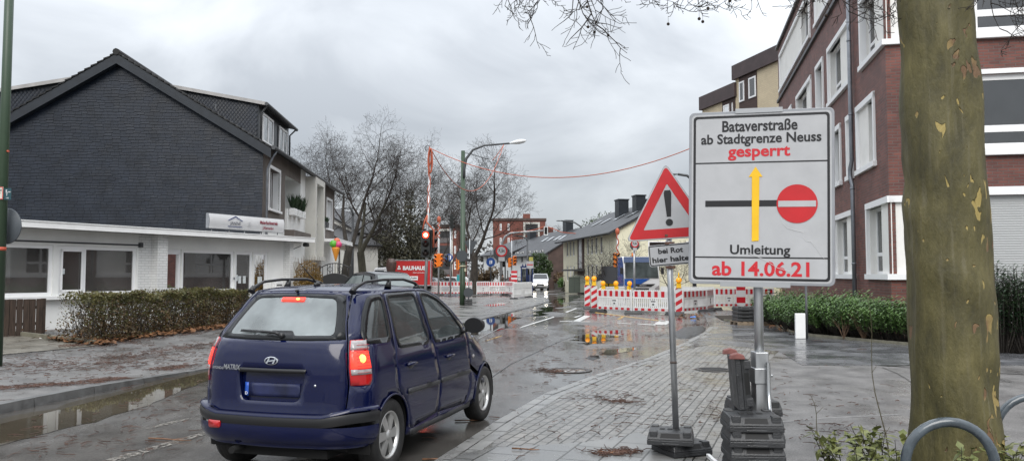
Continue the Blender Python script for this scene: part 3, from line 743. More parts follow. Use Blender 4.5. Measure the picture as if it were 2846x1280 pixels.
        mb = MB(); a = (x_in, y0 - .15, z_in + .06), (x_out + sgn * .3, y0 - .15, z_out + .01), (x_out + sgn * .3, y1 + .15, z_out + .01), (x_in, y1 + .15, z_in + .06)
        P = [Vector(p) for p in a]; Qd = [p - Vector((0, 0, .06)) for p in P]; mb.poly(P); mb.poly(Qd)
        for k in range(4): mb.poly([P[k], P[(k + 1) % 4], Qd[(k + 1) % 4], Qd[k]])
        mb.build('dormer_roof', M_dkgrey, d)
        mb = MB(); mb.bar((x_in, y0 - .17, z_in + .02), (x_out + sgn * .3, y0 - .17, z_out - .03), .03, .14); mb.build('edge_flashing', mat('pale_flashing', (.34, .33, .32), .5, var=.15, scale=3), d)
        if wins:
            D = facing((x_out + .03, 0, 0), (0, 1, 0))
            mb = MB(); mb.tube([(x_out + .36, y0 - .2, z_out - .05), (x_out + .36, y1 + .2, z_out - .05)], .08, 8); mb.tube([(x_out + .34, y0 + .0, z_out - .1), (x_out + .08, y0 + .1, z_out - .4), (x_out + .08, y0 + .1, zb)], .045, 6); mb.tube([(x_out + .34, y1, z_out - .1), (x_out + .08, y1 - .1, z_out - .4), (x_out + .08, y1 - .1, zb)], .045, 6)
            mb.build('dormer_gutter', M_dkgrey, d)
            for a, b in ((y0 + .5, y0 + 2.4), (y0 + 3.6, y0 + 5.3)):
                mb = MB(); fr = .09
                zl, zh = zb + .25, z_out - .38
                for q in ((a, a + fr, zl, zh), (b - fr, b, zl, zh), ((a + b) / 2 - .05, (a + b) / 2 + .05, zl, zh), (a, b, zl - fr, zl), (a, b, zh, zh + fr)): rbox(mb, D, *q, 0, .05)
                w = mb.build('window', M_wframe, t)
                mb = MB(); rbox(mb, D, a + fr, b - fr, zl, zh, .002, .02); mb.build('pane', mat('curtained_pane', (.30, .32, .33), .06, var=.5, scale=1.5), w)
    mb = MB(); mb.tube([(XR + 3.2, 1.5, ZR - 3.2 * slope + .4), (XR + 3.2, 1.5, ZR - 3.2 * slope - .1)], .02, 5); mb.tube([(XR + 3.2, 1.5, ZR - 3.2 * slope + .3), (XR + 3.1, 1.5, ZR - 3.2 * slope + .42)], .012, 5); mb.build('roof_hook', M_dkgrey, t)
    mb = MB(); rbox(mb, F, 5.6, 7.0, 1.2, 2.3, .02, .04); rbox(mb, F, 5.65, 6.95, 1.25, 2.25, .04, .045); mb.build('entry_panel', M_cream, t)
    mb = MB(); add_text(mb, '1', .7, facing((.055, 6.3, 1.75), (0, 1, 0)), bold=.01); mb.build('house_number', M_inkblack, t)
    return t
house()

EY = 28.5; EX = (797 - CX) / FPX * EY; EH = R(26.5)
EU = Vector((math.sin(EH), math.cos(EH), 0)); EN = Vector((-EU.y, EU.x, 0))
def eS(px):
    k = (px - CX) / FPX; return (EY * k - EX) / (EU.x - EU.y * k)
def shop():
    rz = math.atan2(EU.y, EU.x)
    t = thing('shop_building', 'low white shop with large windows in front of the slate gable', 'shop', (EX, EY, 0), rz)
    F = facing((0, 0, 0), (1, 0, 0))
    XL = -17.0; ZT = 2.87; z0, z1 = 1.16, 2.46
    e = eS
    g = [(XL + .5, e(-60), z0, z1), (e(-55), e(149), z0, z1), (e(165), e(381), z0, z1), (e(452), e(505), z0, z1), (e(507), e(652), z0, z1), (e(655), e(704), .15, z1), (e(706), e(746), .15, z1)]
    mb = MB(); wall(mb, F, XL, e(448), 0, ZT, [h for h in g if h[1] < e(440)], .16); wall(mb, F, e(448), 0, 0, ZT, [h for h in g if h[0] > e(440)], .16)
    mb.poly([(0, 0, 0), (0, 9, 0), (0, 9, ZT), (0, 0, ZT)]); mb.poly([(XL, 0, 0), (XL, 9, 0), (XL, 9, ZT), (XL, 0, ZT)])
    mb.build('wall', M_white, t)
    for q in ((e(420), e(448), 0, ZT - .005, -.1, .28), (-.16, .004, 0, ZT - .005, -.02, .30), (e(385), e(420) - .002, 0, ZT - .006, -.1, .012)):
        mb = MB(); rbox(mb, F, *q); mb.build('brick_pillar', M_wbrick, t)
    mb = MB(); rbox(mb, F, XL - .3, .75, ZT + .01, ZT + .10, -6.0, .55); mb.build('roof', mat('roof_felt', (.12, .12, .12), .8), t)
    mb = MB(); rbox(mb, F, XL - .3, .78, ZT - .02, ZT + .13, .551, .60); rbox(mb, F, XL - .3, .78, ZT + .13, ZT + .155, .50, .62); rbox(mb, F, .752, .79, ZT - .02, ZT + .155, -6, .55); mb.build('fascia', M_whitepl, t, bevel=.006)
    mb = MB(); mb.tube([(.55, -.3, ZT - .1), (.75, -.3, ZT - .1)], .07, 8); mb.tube([(.4, -.28, ZT - .15), (.1, -.1, ZT - .3), (.06, -.06, ZT - .9)], .015, 5); mb.build('roof_drain', M_dkgrey, t)
    shoppane = glass_mat('shop_pane', (.75, .77, .77), trans=.76, veil=(.24, .225, .215), veilvar=.12, scale=.8, ior=1.9)  # grey diffuse share puts the street's reflection into the pane colour
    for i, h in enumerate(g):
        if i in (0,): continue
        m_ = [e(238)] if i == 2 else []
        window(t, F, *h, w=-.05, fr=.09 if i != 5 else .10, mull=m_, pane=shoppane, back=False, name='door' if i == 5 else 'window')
    mb = MB()
    for a, b in ((e(172), e(234)), (e(455), e(502))):
        for q in ((a, a + .05, z0 + .1, z1 - .1), (b - .05, b, z0 + .1, z1 - .1), (a, b, z0 + .09, z0 + .15), (a, b, z1 - .15, z1 - .09)): rbox(mb, F, *q, -.045, -.015)
    mb.build('sash', M_wframe, t)
    mb = MB(); rbox(mb, F, XL + .5, e(383), z0 - .09, z0 - .01, -.05, .16); rbox(mb, F, e(450), e(654), z0 - .09, z0 - .01, -.05, .16); mb.build('window_sill', M_whitepl, t)
    mb = MB(); rbox(mb, F, XL, e(388), z1 + .06, z1 + .10, 0, .03); rbox(mb, F, e(384), e(390), z1 + .02, z1 + .15, 0, .12); mb.build('blind_rail', M_dkgrey, t)
    mb = MB(); rbox(mb, F, e(701), e(701) + .03, 1.0, 1.35, .0, .05); rbox(mb, F, e(650), e(652), 1.55, 1.62, .0, .04); mb.build('door_handle', M_zinc, t)
    mb = MB(); mk = facing((0, 0, 0), (1, 0, 0))
    for px in (176, 457):
        a = e(px); rbox(mb, F, a, a + .10, 1.72, 1.86, -.072, -.068)
    for a, z, w, h in ((e(661), 1.5, .09, .2), (e(668), 1.42, .13, .24), (e(681), 1.42, .13, .24), (e(722), 1.4, .2, .24)): rbox(mb, F, a, a + w, z, z + h, -.078, -.073)
    mb.build('notice', mat('notice_paper', (.62, .66, .66), .6, var=.25, scale=14), t)
    mb = MB()
    mb.poly([(XL, 4.2, 0), (-.1, 4.2, 0), (-.1, 4.2, ZT), (XL, 4.2, ZT)]); mb.poly([(XL, .2, .02), (-.1, .2, .02), (-.1, 4.2, .02), (XL, 4.2, .02)]); mb.poly([(XL, .2, ZT), (-.1, .2, ZT), (-.1, 4.2, ZT), (XL, 4.2, ZT)])
    mb.poly([(e(430), .2, 0), (e(430), 4.2, 0), (e(430), 4.2, ZT), (e(430), .2, ZT)]); mb.poly([(-.1, .2, 0), (-.1, 4.2, 0), (-.1, 4.2, ZT), (-.1, .2, ZT)])
    mb.build('room', mat('room_wall', (.48, .44, .42), .8, var=.25, scale=.6), t)
    mb = MB(); rbox(mb, F, e(40), e(115), 0, 2.2, -4.15, -4.1); mb.build('inner_door', mat('inner_door_dark', (.03, .03, .035), .5), t)
    mb = MB(); rbox(mb, F, e(-50), e(145), .9, 1.0, -.9, -.2); rbox(mb, F, e(170), e(375), .85, .95, -1.2, -.2); rbox(mb, F, e(510), e(640), .7, .8, -1.6, -.4); mb.build('desk', M_cream, t)
    return t, F
SHOP, SHOPF = shop()
def local_thing(parent_t, name, label, cat, p, rz=0, group=None):
    M = Matrix.Translation(parent_t.location) @ Matrix.Rotation(parent_t.rotation_euler[2], 4, 'Z')
    q = M @ Vector(p); return thing(name, label, cat, q, parent_t.rotation_euler[2] + rz, group)
def shop_sign():
    a, b = eS(577), eS(781)
    L = (b - a) / .62
    t = local_thing(SHOP, 'shop_sign', 'long white illuminated box sign with curved face on the shop roof', 'sign', ((a + b) / 2 - .42, -.46, 3.06)); t.scale = (.62,) * 3
    h = .72; mb = MB(); n = 10
    prof = [(-.02 - .07 * math.sin(math.pi * i / n), .12 + h * i / n) for i in range(n + 1)]
    mb.sheet(lambda u, v: (-L / 2 + L * u, prof[round(v * n)][0], prof[round(v * n)][1]), 1, n); mb.build('face', mat('sign_face', (.58, .58, .585), .25, var=.04, scale=2), t)
    mb = MB(); mb.b(-L / 2, L / 2, .0, .14, .10, h + .14)
    for x in (-L / 2 - .015, L / 2 + .015):
        mb.prism([(p[0], p[1]) for p in prof] + [(.14, h + .12), (.14, .12)], facing((x - .015, 0, 0), (0, 1, 0)), .03)
    mb.build('case', M_alu, t)
    mb = MB()
    for x in [L * k for k in (-.44, -.22, -.02, .2, .44)]: mb.bar((x, .1, .12), (x - .12, .02, -.08), .04); mb.bar((x, .1, .12), (x + .08, .2, -.08), .04)
    mb.build('bracket', M_galv, t)
    def zf(v): return -.03 - .07 * math.sin(math.pi * (v - .12) / h)
    tx = MB(); navy = mat('navy_ink', (.012, .03, .13), .5); wine = mat('wine_ink', (.22, .012, .03), .5)
    M = facing((-L / 2 + L * .315, zf(.44) - .025, .42), (1, 0, 0))
    add_text(tx, 'JANINE', .23, M, sx=.95, bold=.0, shear=.15)
    tx.build('lettering', mat('grey_ink', (.03, .035, .06), .5), t)
    tx = MB(); c = -L / 2 + L * .315; y = zf(.6) - .035
    tx.prism([(-.52, .0), (0, .24), (.52, 0), (.46, -.02), (0, .17), (-.46, -.02)], facing((c, y, .56), (1, 0, 0)), .004); tx.prism([(-.5, 0), (.5, 0), (.46, .035), (-.46, .035)], facing((c, y + .03, .24), (1, 0, 0)), .004); tx.build('logo', navy, t)
    tx = MB(); c = L * .27
    add_text(tx, 'Malerfachbetrieb', .23, facing((c, zf(.58) - .025, .58), (1, 0, 0)), sx=.85, bold=.008); add_text(tx, 'J.Ramadan', .22, facing((c - .05, zf(.32) - .03, .30), (1, 0, 0)), sx=.9, bold=.004, shear=.12); tx.build('lettering', wine, t)
    tx = MB(); add_text(tx, '&', .34, facing((.02, zf(.42) - .02, .42), (1, 0, 0))); tx.build('lettering', mat('pale_ink', (.42, .42, .43), .5), t)
shop_sign()
def office_things():
    e = eS
    t = local_thing(SHOP, 'photocopier', 'grey-white photocopier behind the first shop window', 'photocopier', (e(98), .62, 1.0))
    mb = MB(); mb.b(-.36, .36, -.25, .25, 0, .28); mb.b(-.30, .30, -.25, .25, .30, .34); mb.build('body', mat('copier_plastic', (.55, .56, .54), .5), t, bevel=.02)
    mb = MB(); mb.b(-.20, .30, -.2, .24, .34, .46); mb.build('lid', mat('copier_lid', (.45, .46, .45), .5), t, bevel=.02)
    mb = MB(); mb.b(-.30, .05, -.262, -.252, .12, .2); mb.b(.12, .32, -.262, -.252, .05, .22); mb.build('panel', M_dkgrey, t)
    t = local_thing(SHOP, 'model_sailboat', 'small white model sailboat on the shop windowsill', 'model boat', (e(33), .35, 1.0))
    mb = MB(); mb.prism([(-.16, .02), (0, .40), (.01, .02)], facing((0, 0, .05), (1, 0, 0)), .01); mb.prism([(.02, .02), (.02, .34), (.13, .02)], facing((0, 0, .05), (1, 0, 0)), .01); mb.build('sail', M_whitepl, t)
    mb = MB(); mb.prism([(-.16, .07), (.15, .07), (.09, .0), (-.11, .0)], facing((0, .04, 0), (1, 0, 0)), .08); mb.build('hull', mat('boat_hull', (.12, .05, .02), .4), t)
    t = local_thing(SHOP, 'leaflet_holder', 'upright leaflet holder with a blue picture beside the photocopier', 'leaflet holder', (e(134), .30, 1.0))
    mb = MB(); mb.b(-.11, .11, -.02, .02, 0, .28); mb.build('card', M_whitepl, t); mb = MB(); mb.b(-.07, .07, -.026, -.022, .05, .22); mb.build('picture', M_blue, t)
    t = local_thing(SHOP, 'letterbox', 'white letterbox on the shop wall right of the door', 'letterbox', (eS(765), -.11, 1.05))
    mb = MB(); mb.b(-.18, .18, -.1, .1, 0, .42); mb.build('box', M_whitepl, t, bevel=.015); mb = MB(); mb.b(-.13, .13, -.106, -.101, .28, .32); mb.b(-.05, .05, -.106, -.101, .1, .2); mb.build('slot', M_dkgrey, t)
office_things()

M_brick = brick_mat('dark_red_brick', (0.190, 0.066, 0.050), (0.112, 0.043, 0.036), (0.12, 0.095, 0.085), .235, .075, msize=.009, rough=.62, bump=.8, dirt=.25, dscale=1.2)
M_rend = mat('white_scratched_render', (0.80, 0.785, 0.75), .85, var=.05, scale=1.5, bump=.25, bscale=70)
M_trim = mat('white_trim', (.82, .82, .82), .55)
BX, BY = 9.35 * 1.08, 20.0 * 1.08
def brick_block():
    t = thing('apartment_block', 'dark red brick apartment block with white window bays behind the plane tree', 'apartment block', (BX, BY, -.136), -math.atan2(.2033, .979)); t.scale = (1.08,) * 3
    ML = facing((0, 0, 0), (0, -1, 0)); MF = facing((0, 0, 0), (1, 0, 0))
    bays = [(0, 2.45, 1.70, 3.62, (.95, 2.3), 1.3), (4.0, 7.2, 1.70, 3.62, (5.4, 7.0), 0), (1.2, 3.45, 4.68, 6.52, (1.3, 2.15), 0), (4.0, 4.9, 4.68, 6.52, None, 0), (5.8, 7.2, 4.68, 6.52, (5.9, 7.1), 0),
            (0, 2.72, 7.55, 9.45, (1.2, 2.6), 1.3), (4.1, 7.8, 7.55, 9.45, (5.8, 7.6), 0), (8.7, 10.3, 7.55, 9.45, (8.8, 10.2), 0), (11.4, 15.5, 7.55, 9.45, (12.9, 15.3), 0), (8.6, 12.4, 4.68, 6.52, (9.6, 12.2), 0), (8.4, 13, 1.7, 3.62, (9, 11), 0), (14, 18, 4.68, 6.52, (15, 17), 0),
            (17, 20, 7.55, 9.45, (18, 19.8), 0), (11.4, 21.2, 11.05, 12.85, (12.2, 14.0), 0), (3.6, 10.2, 11.05, 12.85, (5, 7), 0)]
    holesL = [(-b, -a, c, d) for a, b, c, d, _, _ in bays]
    fronts = [(0, 1.3, 1.70, 3.62), (0, 1.3, 7.55, 9.45), (2.0, 6.2, 4.75, 6.58), (2.0, 6.2, 7.62, 9.6), (2.0, 6.2, .5, 3.62), (8.5, 12.5, 4.75, 6.58)]
    mb = MB(); wall(mb, ML, -22, 0, 0, 13.35, holesL, .14); wall(mb, MF, 0, 18, 0, 13.35, fronts, .14)
    mb.poly([(0, 22, 0), (18, 22, 0), (18, 22, 13.35), (0, 22, 13.35)]); mb.poly([(18, 0, 0), (18, 22, 0), (18, 22, 13.35), (18, 0, 13.35)]); mb.poly([(0, 0, 13.3), (18, 0, 13.3), (18, 22, 13.3), (0, 22, 13.3)])
    mb.build('wall', M_brick, t)
    mb = MB(); rbox(mb, ML, -22, 0, 10.55, 10.68, .0, .10); rbox(mb, ML, -22.1, .12, 13.35, 13.47, -.4, .12); rbox(mb, MF, .1, 18, 13.35, 13.47, -.4, .12); mb.build('coping', mat('dark_coping', (.05, .05, .055), .5), t)
    for a, b, c, d, wn, wrap in bays:
        u0, u1 = -b, -a; bd = .13
        mb = MB()                               # projecting white surround
        rbox(mb, ML, u0, u0 + bd, c, d, -.12, .055)
        if not wrap: rbox(mb, ML, u1 - bd, u1, c, d, -.12, .055)
        rbox(mb, ML, u0, u1 + (.058 if wrap else 0), d - bd, d + .03, -.12, .060); rbox(mb, ML, u0 - .04, u1 + (.10 if wrap else .04), c - .12, c + .02, -.12, .10)
        if wrap:
            rbox(mb, MF, .0, wrap + .03, d - bd + .001, d + .029, -.12, .058); rbox(mb, MF, .0, wrap + .04, c - .119, c + .019, -.12, .098)
        mb.build('window_surround', M_trim, t)
        mb = MB(); hl = [] if wn is None else [(-wn[1], -wn[0], c + .02, d - bd)]
        wall(mb, ML.copy() @ Matrix.Translation((0, 0, -.03)), u0 + bd, u1, c + .02, d - bd, hl, .28)
        if wrap: wall(mb, MF @ Matrix.Translation((0, 0, -.03)), 0.03, wrap, c + .02, d - bd, [], .1); rbox(mb, ML, -.03, .02, c + .02, d - bd, -.05, -.028)
        mb.build('render_panel', M_rend, t)
        if wn:
            mid = [-(wn[0] + wn[1]) / 2] if wn[1] - wn[0] > 1.3 else []
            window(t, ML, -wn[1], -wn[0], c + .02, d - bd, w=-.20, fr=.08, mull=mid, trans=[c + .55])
    for a, b, c, d in fronts[2:4] + fronts[5:]:
        window(t, MF, a, b, c, d, w=-.05, fr=.14, mull=[(a + b) / 2 + .4], trans=[c + .50])
        mb = MB(); rbox(mb, MF, a - .1, b + .1, c - .16, c - .003, -.1, .12); rbox(mb, MF, a - .06, b + .06, d + .003, d + .12, -.1, .06); mb.build('window_sill', M_trim, t)
    a, b, c, d = fronts[4]
    mb = MB(); n = 52
    for i in range(n):
        z0 = c + (d - c) * i / n; z1 = c + (d - c) * (i + .82) / n
        mb.poly([MF @ Vector(p) for p in ((a, z0, -.05), (b, z0, -.05), (b, z1, -.03), (a, z1, -.03))]); mb.poly([MF @ Vector(p) for p in ((a, z1, -.03), (b, z1, -.03), (b, z1 + .01, -.05), (a, z1 + .01, -.05))])
    mb.build('roller_shutter', mat('shutter_grey', (.52, .53, .53), .45), t)
    mb = MB(); rbox(mb, MF, a - .1, b + .1, d + .003, d + .20, -.1, .10); mb.build('shutter_box', M_trim, t)
    mb = MB(); T0 = 3.75
    mb.tube([(-.11, T0, 13.2), (-.11, T0, 5.05), (-.14, T0 + .12, 4.8), (-.14, T0 + .1, 4.55), (-.11, T0, 4.35), (-.11, T0, .1)], .062, 10)
    for z in (2.0, 4.2, 6.4, 8.6, 10.8): mb.cyl((-.11, T0, z), (-.11, T0, z + .05), .072, 10)
    mb.build('downpipe', M_zinc, t)
brick_block()

def tan_tower():
    M_tan = brick_mat('tan_brick', (.66, .55, .37), (.60, .49, .33), (.45, .39, .29), .25, .09, msize=.012, rough=.8, dirt=.08)
    M_dkb = brick_mat('brown_cladding', (.075, .045, .038), (.055, .035, .03), (.03, .02, .018), .5, .2, msize=.01, rough=.7, dirt=.15)
    M_par = mat('brown_parapet', (.055, .036, .036), .6, var=.2, scale=1)
    p = at(2052, 760, 70); a = R(15.2)
    t = thing('apartment_tower', 'tan brick apartment tower with brown parapet rising behind the red block', 'apartment tower', (p.x, p.y, 0), 0)
    d = Vector((math.sin(a), -math.cos(a), 0)); M = facing((0, 0, 0), d)
    H = at(2052, 183, 70).z
    U = lambda px: (lambda k: (p.x - k * p.y) / (-k * math.cos(a) - math.sin(a)))((px - CX) / FPX)
    def block(u0, u1, h, wn, dark, back=14):
        mb = MB(); wall(mb, M, u0, u1, 0, h, [], .2)
        rbox(mb, M, u0, u1, 0, h, -back, -.002); mb.build('wall', M_tan, t)
        mb = MB(); rbox(mb, M, u0 - .2, u1 + .2, h, h + 1.25, -back, .25); mb.build('parapet', M_par, t)
        mb = MB()
        for (q0, q1) in dark: rbox(mb, M, q0, q1, 0, h - .002, -.05, .04)
        mb.build('dark_cladding', M_dkb, t)
        for c0, c1 in wn:
            for i in range(6):
                z = h - 2.15 - i * 2.9
                if z < 3: break
                window(t, M, c0, c1, z, z + 1.75, w=.10, fr=.14, fd=.08, back=M_cream, mull=[(c0 + c1) / 2] if c1 - c0 > 1.6 else [])
    u1, u2, u3 = U(2068), U(2102), U(2180)
    block(0, u3 + 9, H - 1.25, [(U(2063), U(2077)), (U(2090), U(2110))], [(U(2062), U(2112))])
    u0 = U(1957); q = at(1957, 273, 84)
    block(u0, -.02, H - 2.75, [(U(2018), U(2034)), (U(2042) , -.4)], [(U(2014), -.03)])
tan_tower()

def gable_house(name, label, cat, loc, rz, L, D, ze, zr, wallm, roofm, gable_m=None, wins=(), gwins=(), eave=.4, chim=(), sky=(), ends=True, doors=()):
    """long side on local y = 0 facing -y, from x = 0 to L; gable faces at x = 0 and x = L"""
    t = thing(name, label, cat, loc, rz)
    F = facing((0, 0, 0), (1, 0, 0)); G = facing((L, 0, 0), (0, 1, 0)); sl = (zr - ze) / (D / 2)
    mb = MB(); wall(mb, F, 0, L, 0, ze, [w for w in wins], .12); mb.poly([(0, D, 0), (L, D, 0), (L, D, ze), (0, D, ze)])
    if not gable_m:
        for x in (0, L): mb.poly([(x, 0, 0), (x, D, 0), (x, D, ze), (x, D / 2, zr), (x, 0, ze)])
    mb.build('wall', wallm, t)
    if gable_m:
        for x in (0, L): mb = MB(); mb.poly([(x, -.02, 0), (x, D, 0), (x, D, ze), (x, D / 2, zr), (x, -.02, ze)]); mb.build('gable_wall', gable_m, t)
    mb = MB()
    for s in (-1, 1):
        y0 = D / 2; y1 = -eave if s < 0 else D + eave; z1 = ze - eave * sl
        P = [Vector(p) for p in ((-.25, y0, zr + .1), (L + .25, y0, zr + .1), (L + .25, y1, z1 + .1), (-.25, y1, z1 + .1))]; Qd = [p - Vector((0, 0, .18)) for p in P]
        mb.poly(P); mb.poly(Qd)
        for k in range(4): mb.poly([P[k], P[(k + 1) % 4], Qd[(k + 1) % 4], Qd[k]])
    r = mb.build('roof', roofm, t)
    for (x, y, w, d, h) in chim:
        z = zr - abs(y - D / 2) * sl; mb = MB(); mb.b(x, x + w, y, y + d, z - .8, z + h); mb.b(x - .06, x + w + .06, y - .06, y + d + .06, z + h, z + h + .1); mb.build('chimney', M_slate2, r)
    for (x, v) in sky:
        z = ze + (zr - ze) * v; y = D / 2 * v; n = Vector((0, -sl, 1)).normalized() * .07; e = Vector((0, 1, sl)).normalized() * .55
        c = Vector((x, y, z + .1)) + n; mb = MB(); mb.poly([c - e + Vector((-.45, 0, 0)), c - e + Vector((.45, 0, 0)), c + e + Vector((.45, 0, 0)), c + e + Vector((-.45, 0, 0))]); mb.build('skylight', mat('skylight_glass', (.4, .42, .44), .08), r)
    for w in wins: window(t, F, *w, w=-.05, fr=.1, mull=[(w[0] + w[1]) / 2] if w[1] - w[0] > 1.1 else [])
    for w in gwins: window(t, G, *w, w=.05, fr=.1)
    for (a, b, h) in doors:
        mb = MB(); rbox(mb, F, a, b, 0, h, .0, .06); mb.build('door', M_redbrown, t)
    mb = MB(); mb.tube([(-.2, -eave - .05, ze - eave * sl + .02), (L + .2, -eave - .05, ze - eave * sl + .02)], .08, 6); mb.build('gutter', M_dkgrey, t)
    return t
M_yel = mat('cream_yellow_render', (.74, .71, .54), .8, var=.06, scale=.8, bump=.1, bscale=40)
M_bgable = mat('brown_gable_cladding', (.075, .048, .04), .7, var=.2, scale=2)
M_roofd = brick_mat('anthracite_tiles', (.040, .042, .047), (.03, .031, .035), (.012, .012, .013), .3, .35, msize=.02, rough=.45, bump=.5, wall=False, dirt=.3)
def yellow_house():
    N_ = at(1718, 760, 62); Fp = at(1566, 760, 80.5); v = (N_ - Fp); v.z = 0; L = v.length; rz = math.atan2(v.y, v.x)
    wins = [(w, w + .75, z, z + 1.45) for z in (1.1, 3.45) for w in (1.3, 2.6, 3.9, 9.2, 10.6, 12.0, 13.6)]
    t = gable_house('row_house', 'cream-yellow house with dark roof and chimneys behind the lorry', 'house', (Fp.x, Fp.y, 0), rz, L, 9.4, 5.25, 7.75, M_yel, M_roofd, None, wins, [(2.4, 4.2, 2.7, 4.3), (5.5, 7.0, 2.7, 4.3)], .75,
                    chim=[(9.2, 2.6, 1.2, .9, 1.6), (11.4, 4.0, .9, .8, .7), (13.6, 2.8, 1.1, .8, 1.45), (15.8, 4.3, .8, .8, .6), (17.3, 4.2, 1.5, .8, .75)], sky=[(5, .45), (8, .45), (11.6, .5), (15, .5)])
    F = facing((0, 0, 0), (1, 0, 0)); mb = MB(); rbox(mb, F, 6.2, 8.4, 0, 5.2, -.02, .1); mb.build('stair_bay', M_bgable, t); mb = MB(); rbox(mb, F, 6.9, 7.9, 2.3, 4.9, .1, .14); mb.build('stair_window', mat('pale_curtain', (.55, .56, .56), .3, var=.2, scale=3), t)
    mb = MB(); rbox(mb, F, 4.5, 8.6, 2.05, 2.2, 0, 1.2); mb.build('porch_roof', M_dkgrey, t)
    G = facing((L, 0, 0), (0, 1, 0)); mb = MB(); rbox(mb, G, 9.4, 19, 0, 5.0, -7, -.02); mb.build('side_wing', M_yel, t); mb = MB(); rbox(mb, G, 9.2, 19.3, 5.0, 5.25, -7.2, .3); mb.build('wing_roof', M_dkgrey, t); window(t, G, 11, 12.6, 2.7, 4.3, w=.05); window(t, G, 15, 16.6, 2.7, 4.3, w=.05)
    mb = MB(); mb.tube([(17.8, 4.6, 8.2), (17.8, 4.6, 9.4)], .03, 5); mb.tube([(17.5, 4.6, 9.2), (18.1, 4.6, 9.2)], .025, 5); mb.build('aerial', M_galv, t)
yellow_house()
def white_houses():
    for (n0, n1, dn, df, L2, ze_, zr_, apx, lab, gx) in (
            (1523, 1424, 98, 112, 0, 700, 642, 1545, 'white house with a brown gable and dark roof with bright skylights', 0),
            (1425, 1344, 112, 126, 0, 700, 664, 1432, 'smaller white house with a brown gable left of the skylight house', 0)):
        N_ = at(n0, 760, dn); Fp = at(n1, 760, df); v = N_ - Fp; v.z = 0; L = v.length; rz = math.atan2(v.y, v.x)
        ze = at(n0, ze_, dn).z; zr = at(apx, zr_, dn + 3).z
        wins = [(w * L / 10, w * L / 10 + .9, z, z + 1.5) for z in (.9, 3.3) for w in (1, 2.6, 4.6, 6.4, 8)]
        gable_house('white_house', lab, 'house', (Fp.x, Fp.y, 0), rz, L, 10, max(ze, 4.4), zr + .3, M_white, M_roofd, M_bgable, wins, [], .6, chim=[(L * .55, 4.4, 1.2, 1, 1.6)], sky=[(L * .35, .6), (L * .5, .6), (L * .68, .6), (L * .8, .6)] if n0 == 1523 else [])
    A = at(985, 760, 78); B = at(1100, 760, 92)
    v = B - A; v.z = 0; rz = math.atan2(v.y, v.x)
    wins = [(w, w + 1.1, z, z + 1.5) for z in (1.1, 4.0) for w in (1, 2.9, 4.8, 6.7, 8.8, 10.8, 12.8)]
    gable_house('terrace_house', 'long white terrace with salmon panels behind the bare trees', 'house', (A.x, A.y, 0), rz, v.length, 9, 6.0, 8.6, M_cream, M_tile, None, wins, [], .4)
    A = at(905, 760, 66); B = at(985, 760, 69); v = B - A; v.z = 0
    gable_house('end_house', 'pale house end wall behind the first bare tree', 'house', (A.x, A.y + 8, 0), math.atan2(v.y, v.x), 4.5, 8, 4.6, 6.6, M_cream, M_tile, None, [], [], .3)
white_houses()
def red_blocks():
    M_rb = brick_mat('far_red_brick', (.19, .058, .042), (.16, .05, .038), (.16, .09, .07), .5, .2, msize=.02, rough=.8, dirt=.12)
    for (x0, x1, yt, Y, lab, wx) in ((1370, 1540, 613, 165, 'distant red brick apartment block right of the street lamp', ((1389, 1394), (1411, 1416))), (1207, 1284, 631, 150, 'distant red brick block behind the temporary traffic light', ((1262, 1267),))):
        a, b = at(x0, 760, Y), at(x1, 760, Y); W = b.x - a.x; H = at(x0, yt, Y).z
        t = thing('red_block', lab, 'apartment block', (a.x, Y, 0))
        F = facing((0, 0, 0), (1, 0, 0)); X = lambda px: (px - x0) * Y / FPX
        mb = MB(); mb.b(0, W * .86, 0, 18, 0, H); mb.b(W * .86, W, 3, 18, 0, H - 1.2); mb.b(W * .5, W * .62, 5, 10, H, H + 1.8); mb.build('wall', M_rb, t)
        mb = MB(); mb.b(-.2, W * .86 + .2, -.2, 18.2, H + .002, H + .5); mb.build('parapet', M_bgable, t)
        l0, l1 = (X(1460), X(1495)) if x0 == 1370 else (X(1222), X(1252))
        for i in range(4):
            z = H - 2.9 - i * 2.9
            mb = MB(); rbox(mb, F, l0, l1, z + .9, z + 2.4, .0, .06); mb.build('loggia', M_paneback, t)
            mb = MB(); rbox(mb, F, l0, l1, z, z + .9, 0, .12); mb.build('loggia_parapet', mat('far_grey_panel', (.11, .10, .10), .7), t)
            for u0, u1 in wx:
                window(t, F, X(u0), X(u1), z + .9, z + 2.3, w=.08, fr=.12, back=M_cream)
        mb = MB(); rbox(mb, F, l0 - .4, l0, H - 11, H - .3, 0, .15); rbox(mb, F, l1, l1 + .4, H - 11, H - .3, 0, .15); rbox(mb, F, l0, l1, H - .7, H - .3, 0, .15); mb.build('loggia_frame', M_cream, t)
red_blocks()
M_carblue = mat('navy_car_paint', (0.0013, 0.0038, 0.034), 0.16, coat=0.45, metal=0.0, spec=.3, var=.10, scale=2.0)
M_carblack = mat('car_black_trim', (0.012, 0.012, 0.013), 0.32)
M_cardark = mat('car_dark_strip', (0.035, 0.036, 0.04), 0.4)
M_under = mat('car_underside', (0.006, 0.006, 0.006), 0.9)
M_tyre = mat('tyre_rubber', (0.014, 0.014, 0.014), 0.55, var=.3, scale=14, bump=.3, bscale=60)
M_alloy = mat('alloy_silver', (0.50, 0.50, 0.49), 0.33, metal=0.7, var=.08, scale=10)
M_chrome = mat('chrome', (0.62, 0.63, 0.65), 0.12, metal=1.0)
M_lampred = mat('tail_red', (0.42, 0.006, 0.008), 0.12, coat=.6)
M_lamplit = mat('tail_red_lit', (0.7, 0.02, 0.01), 0.2, emit=(1.0, 0.035, 0.02), estr=1.5)
M_lampglow = mat('brake_bulb_glow', (1.0, .35, .08), 0.3, emit=(1.0, 0.30, 0.07), estr=2.6)
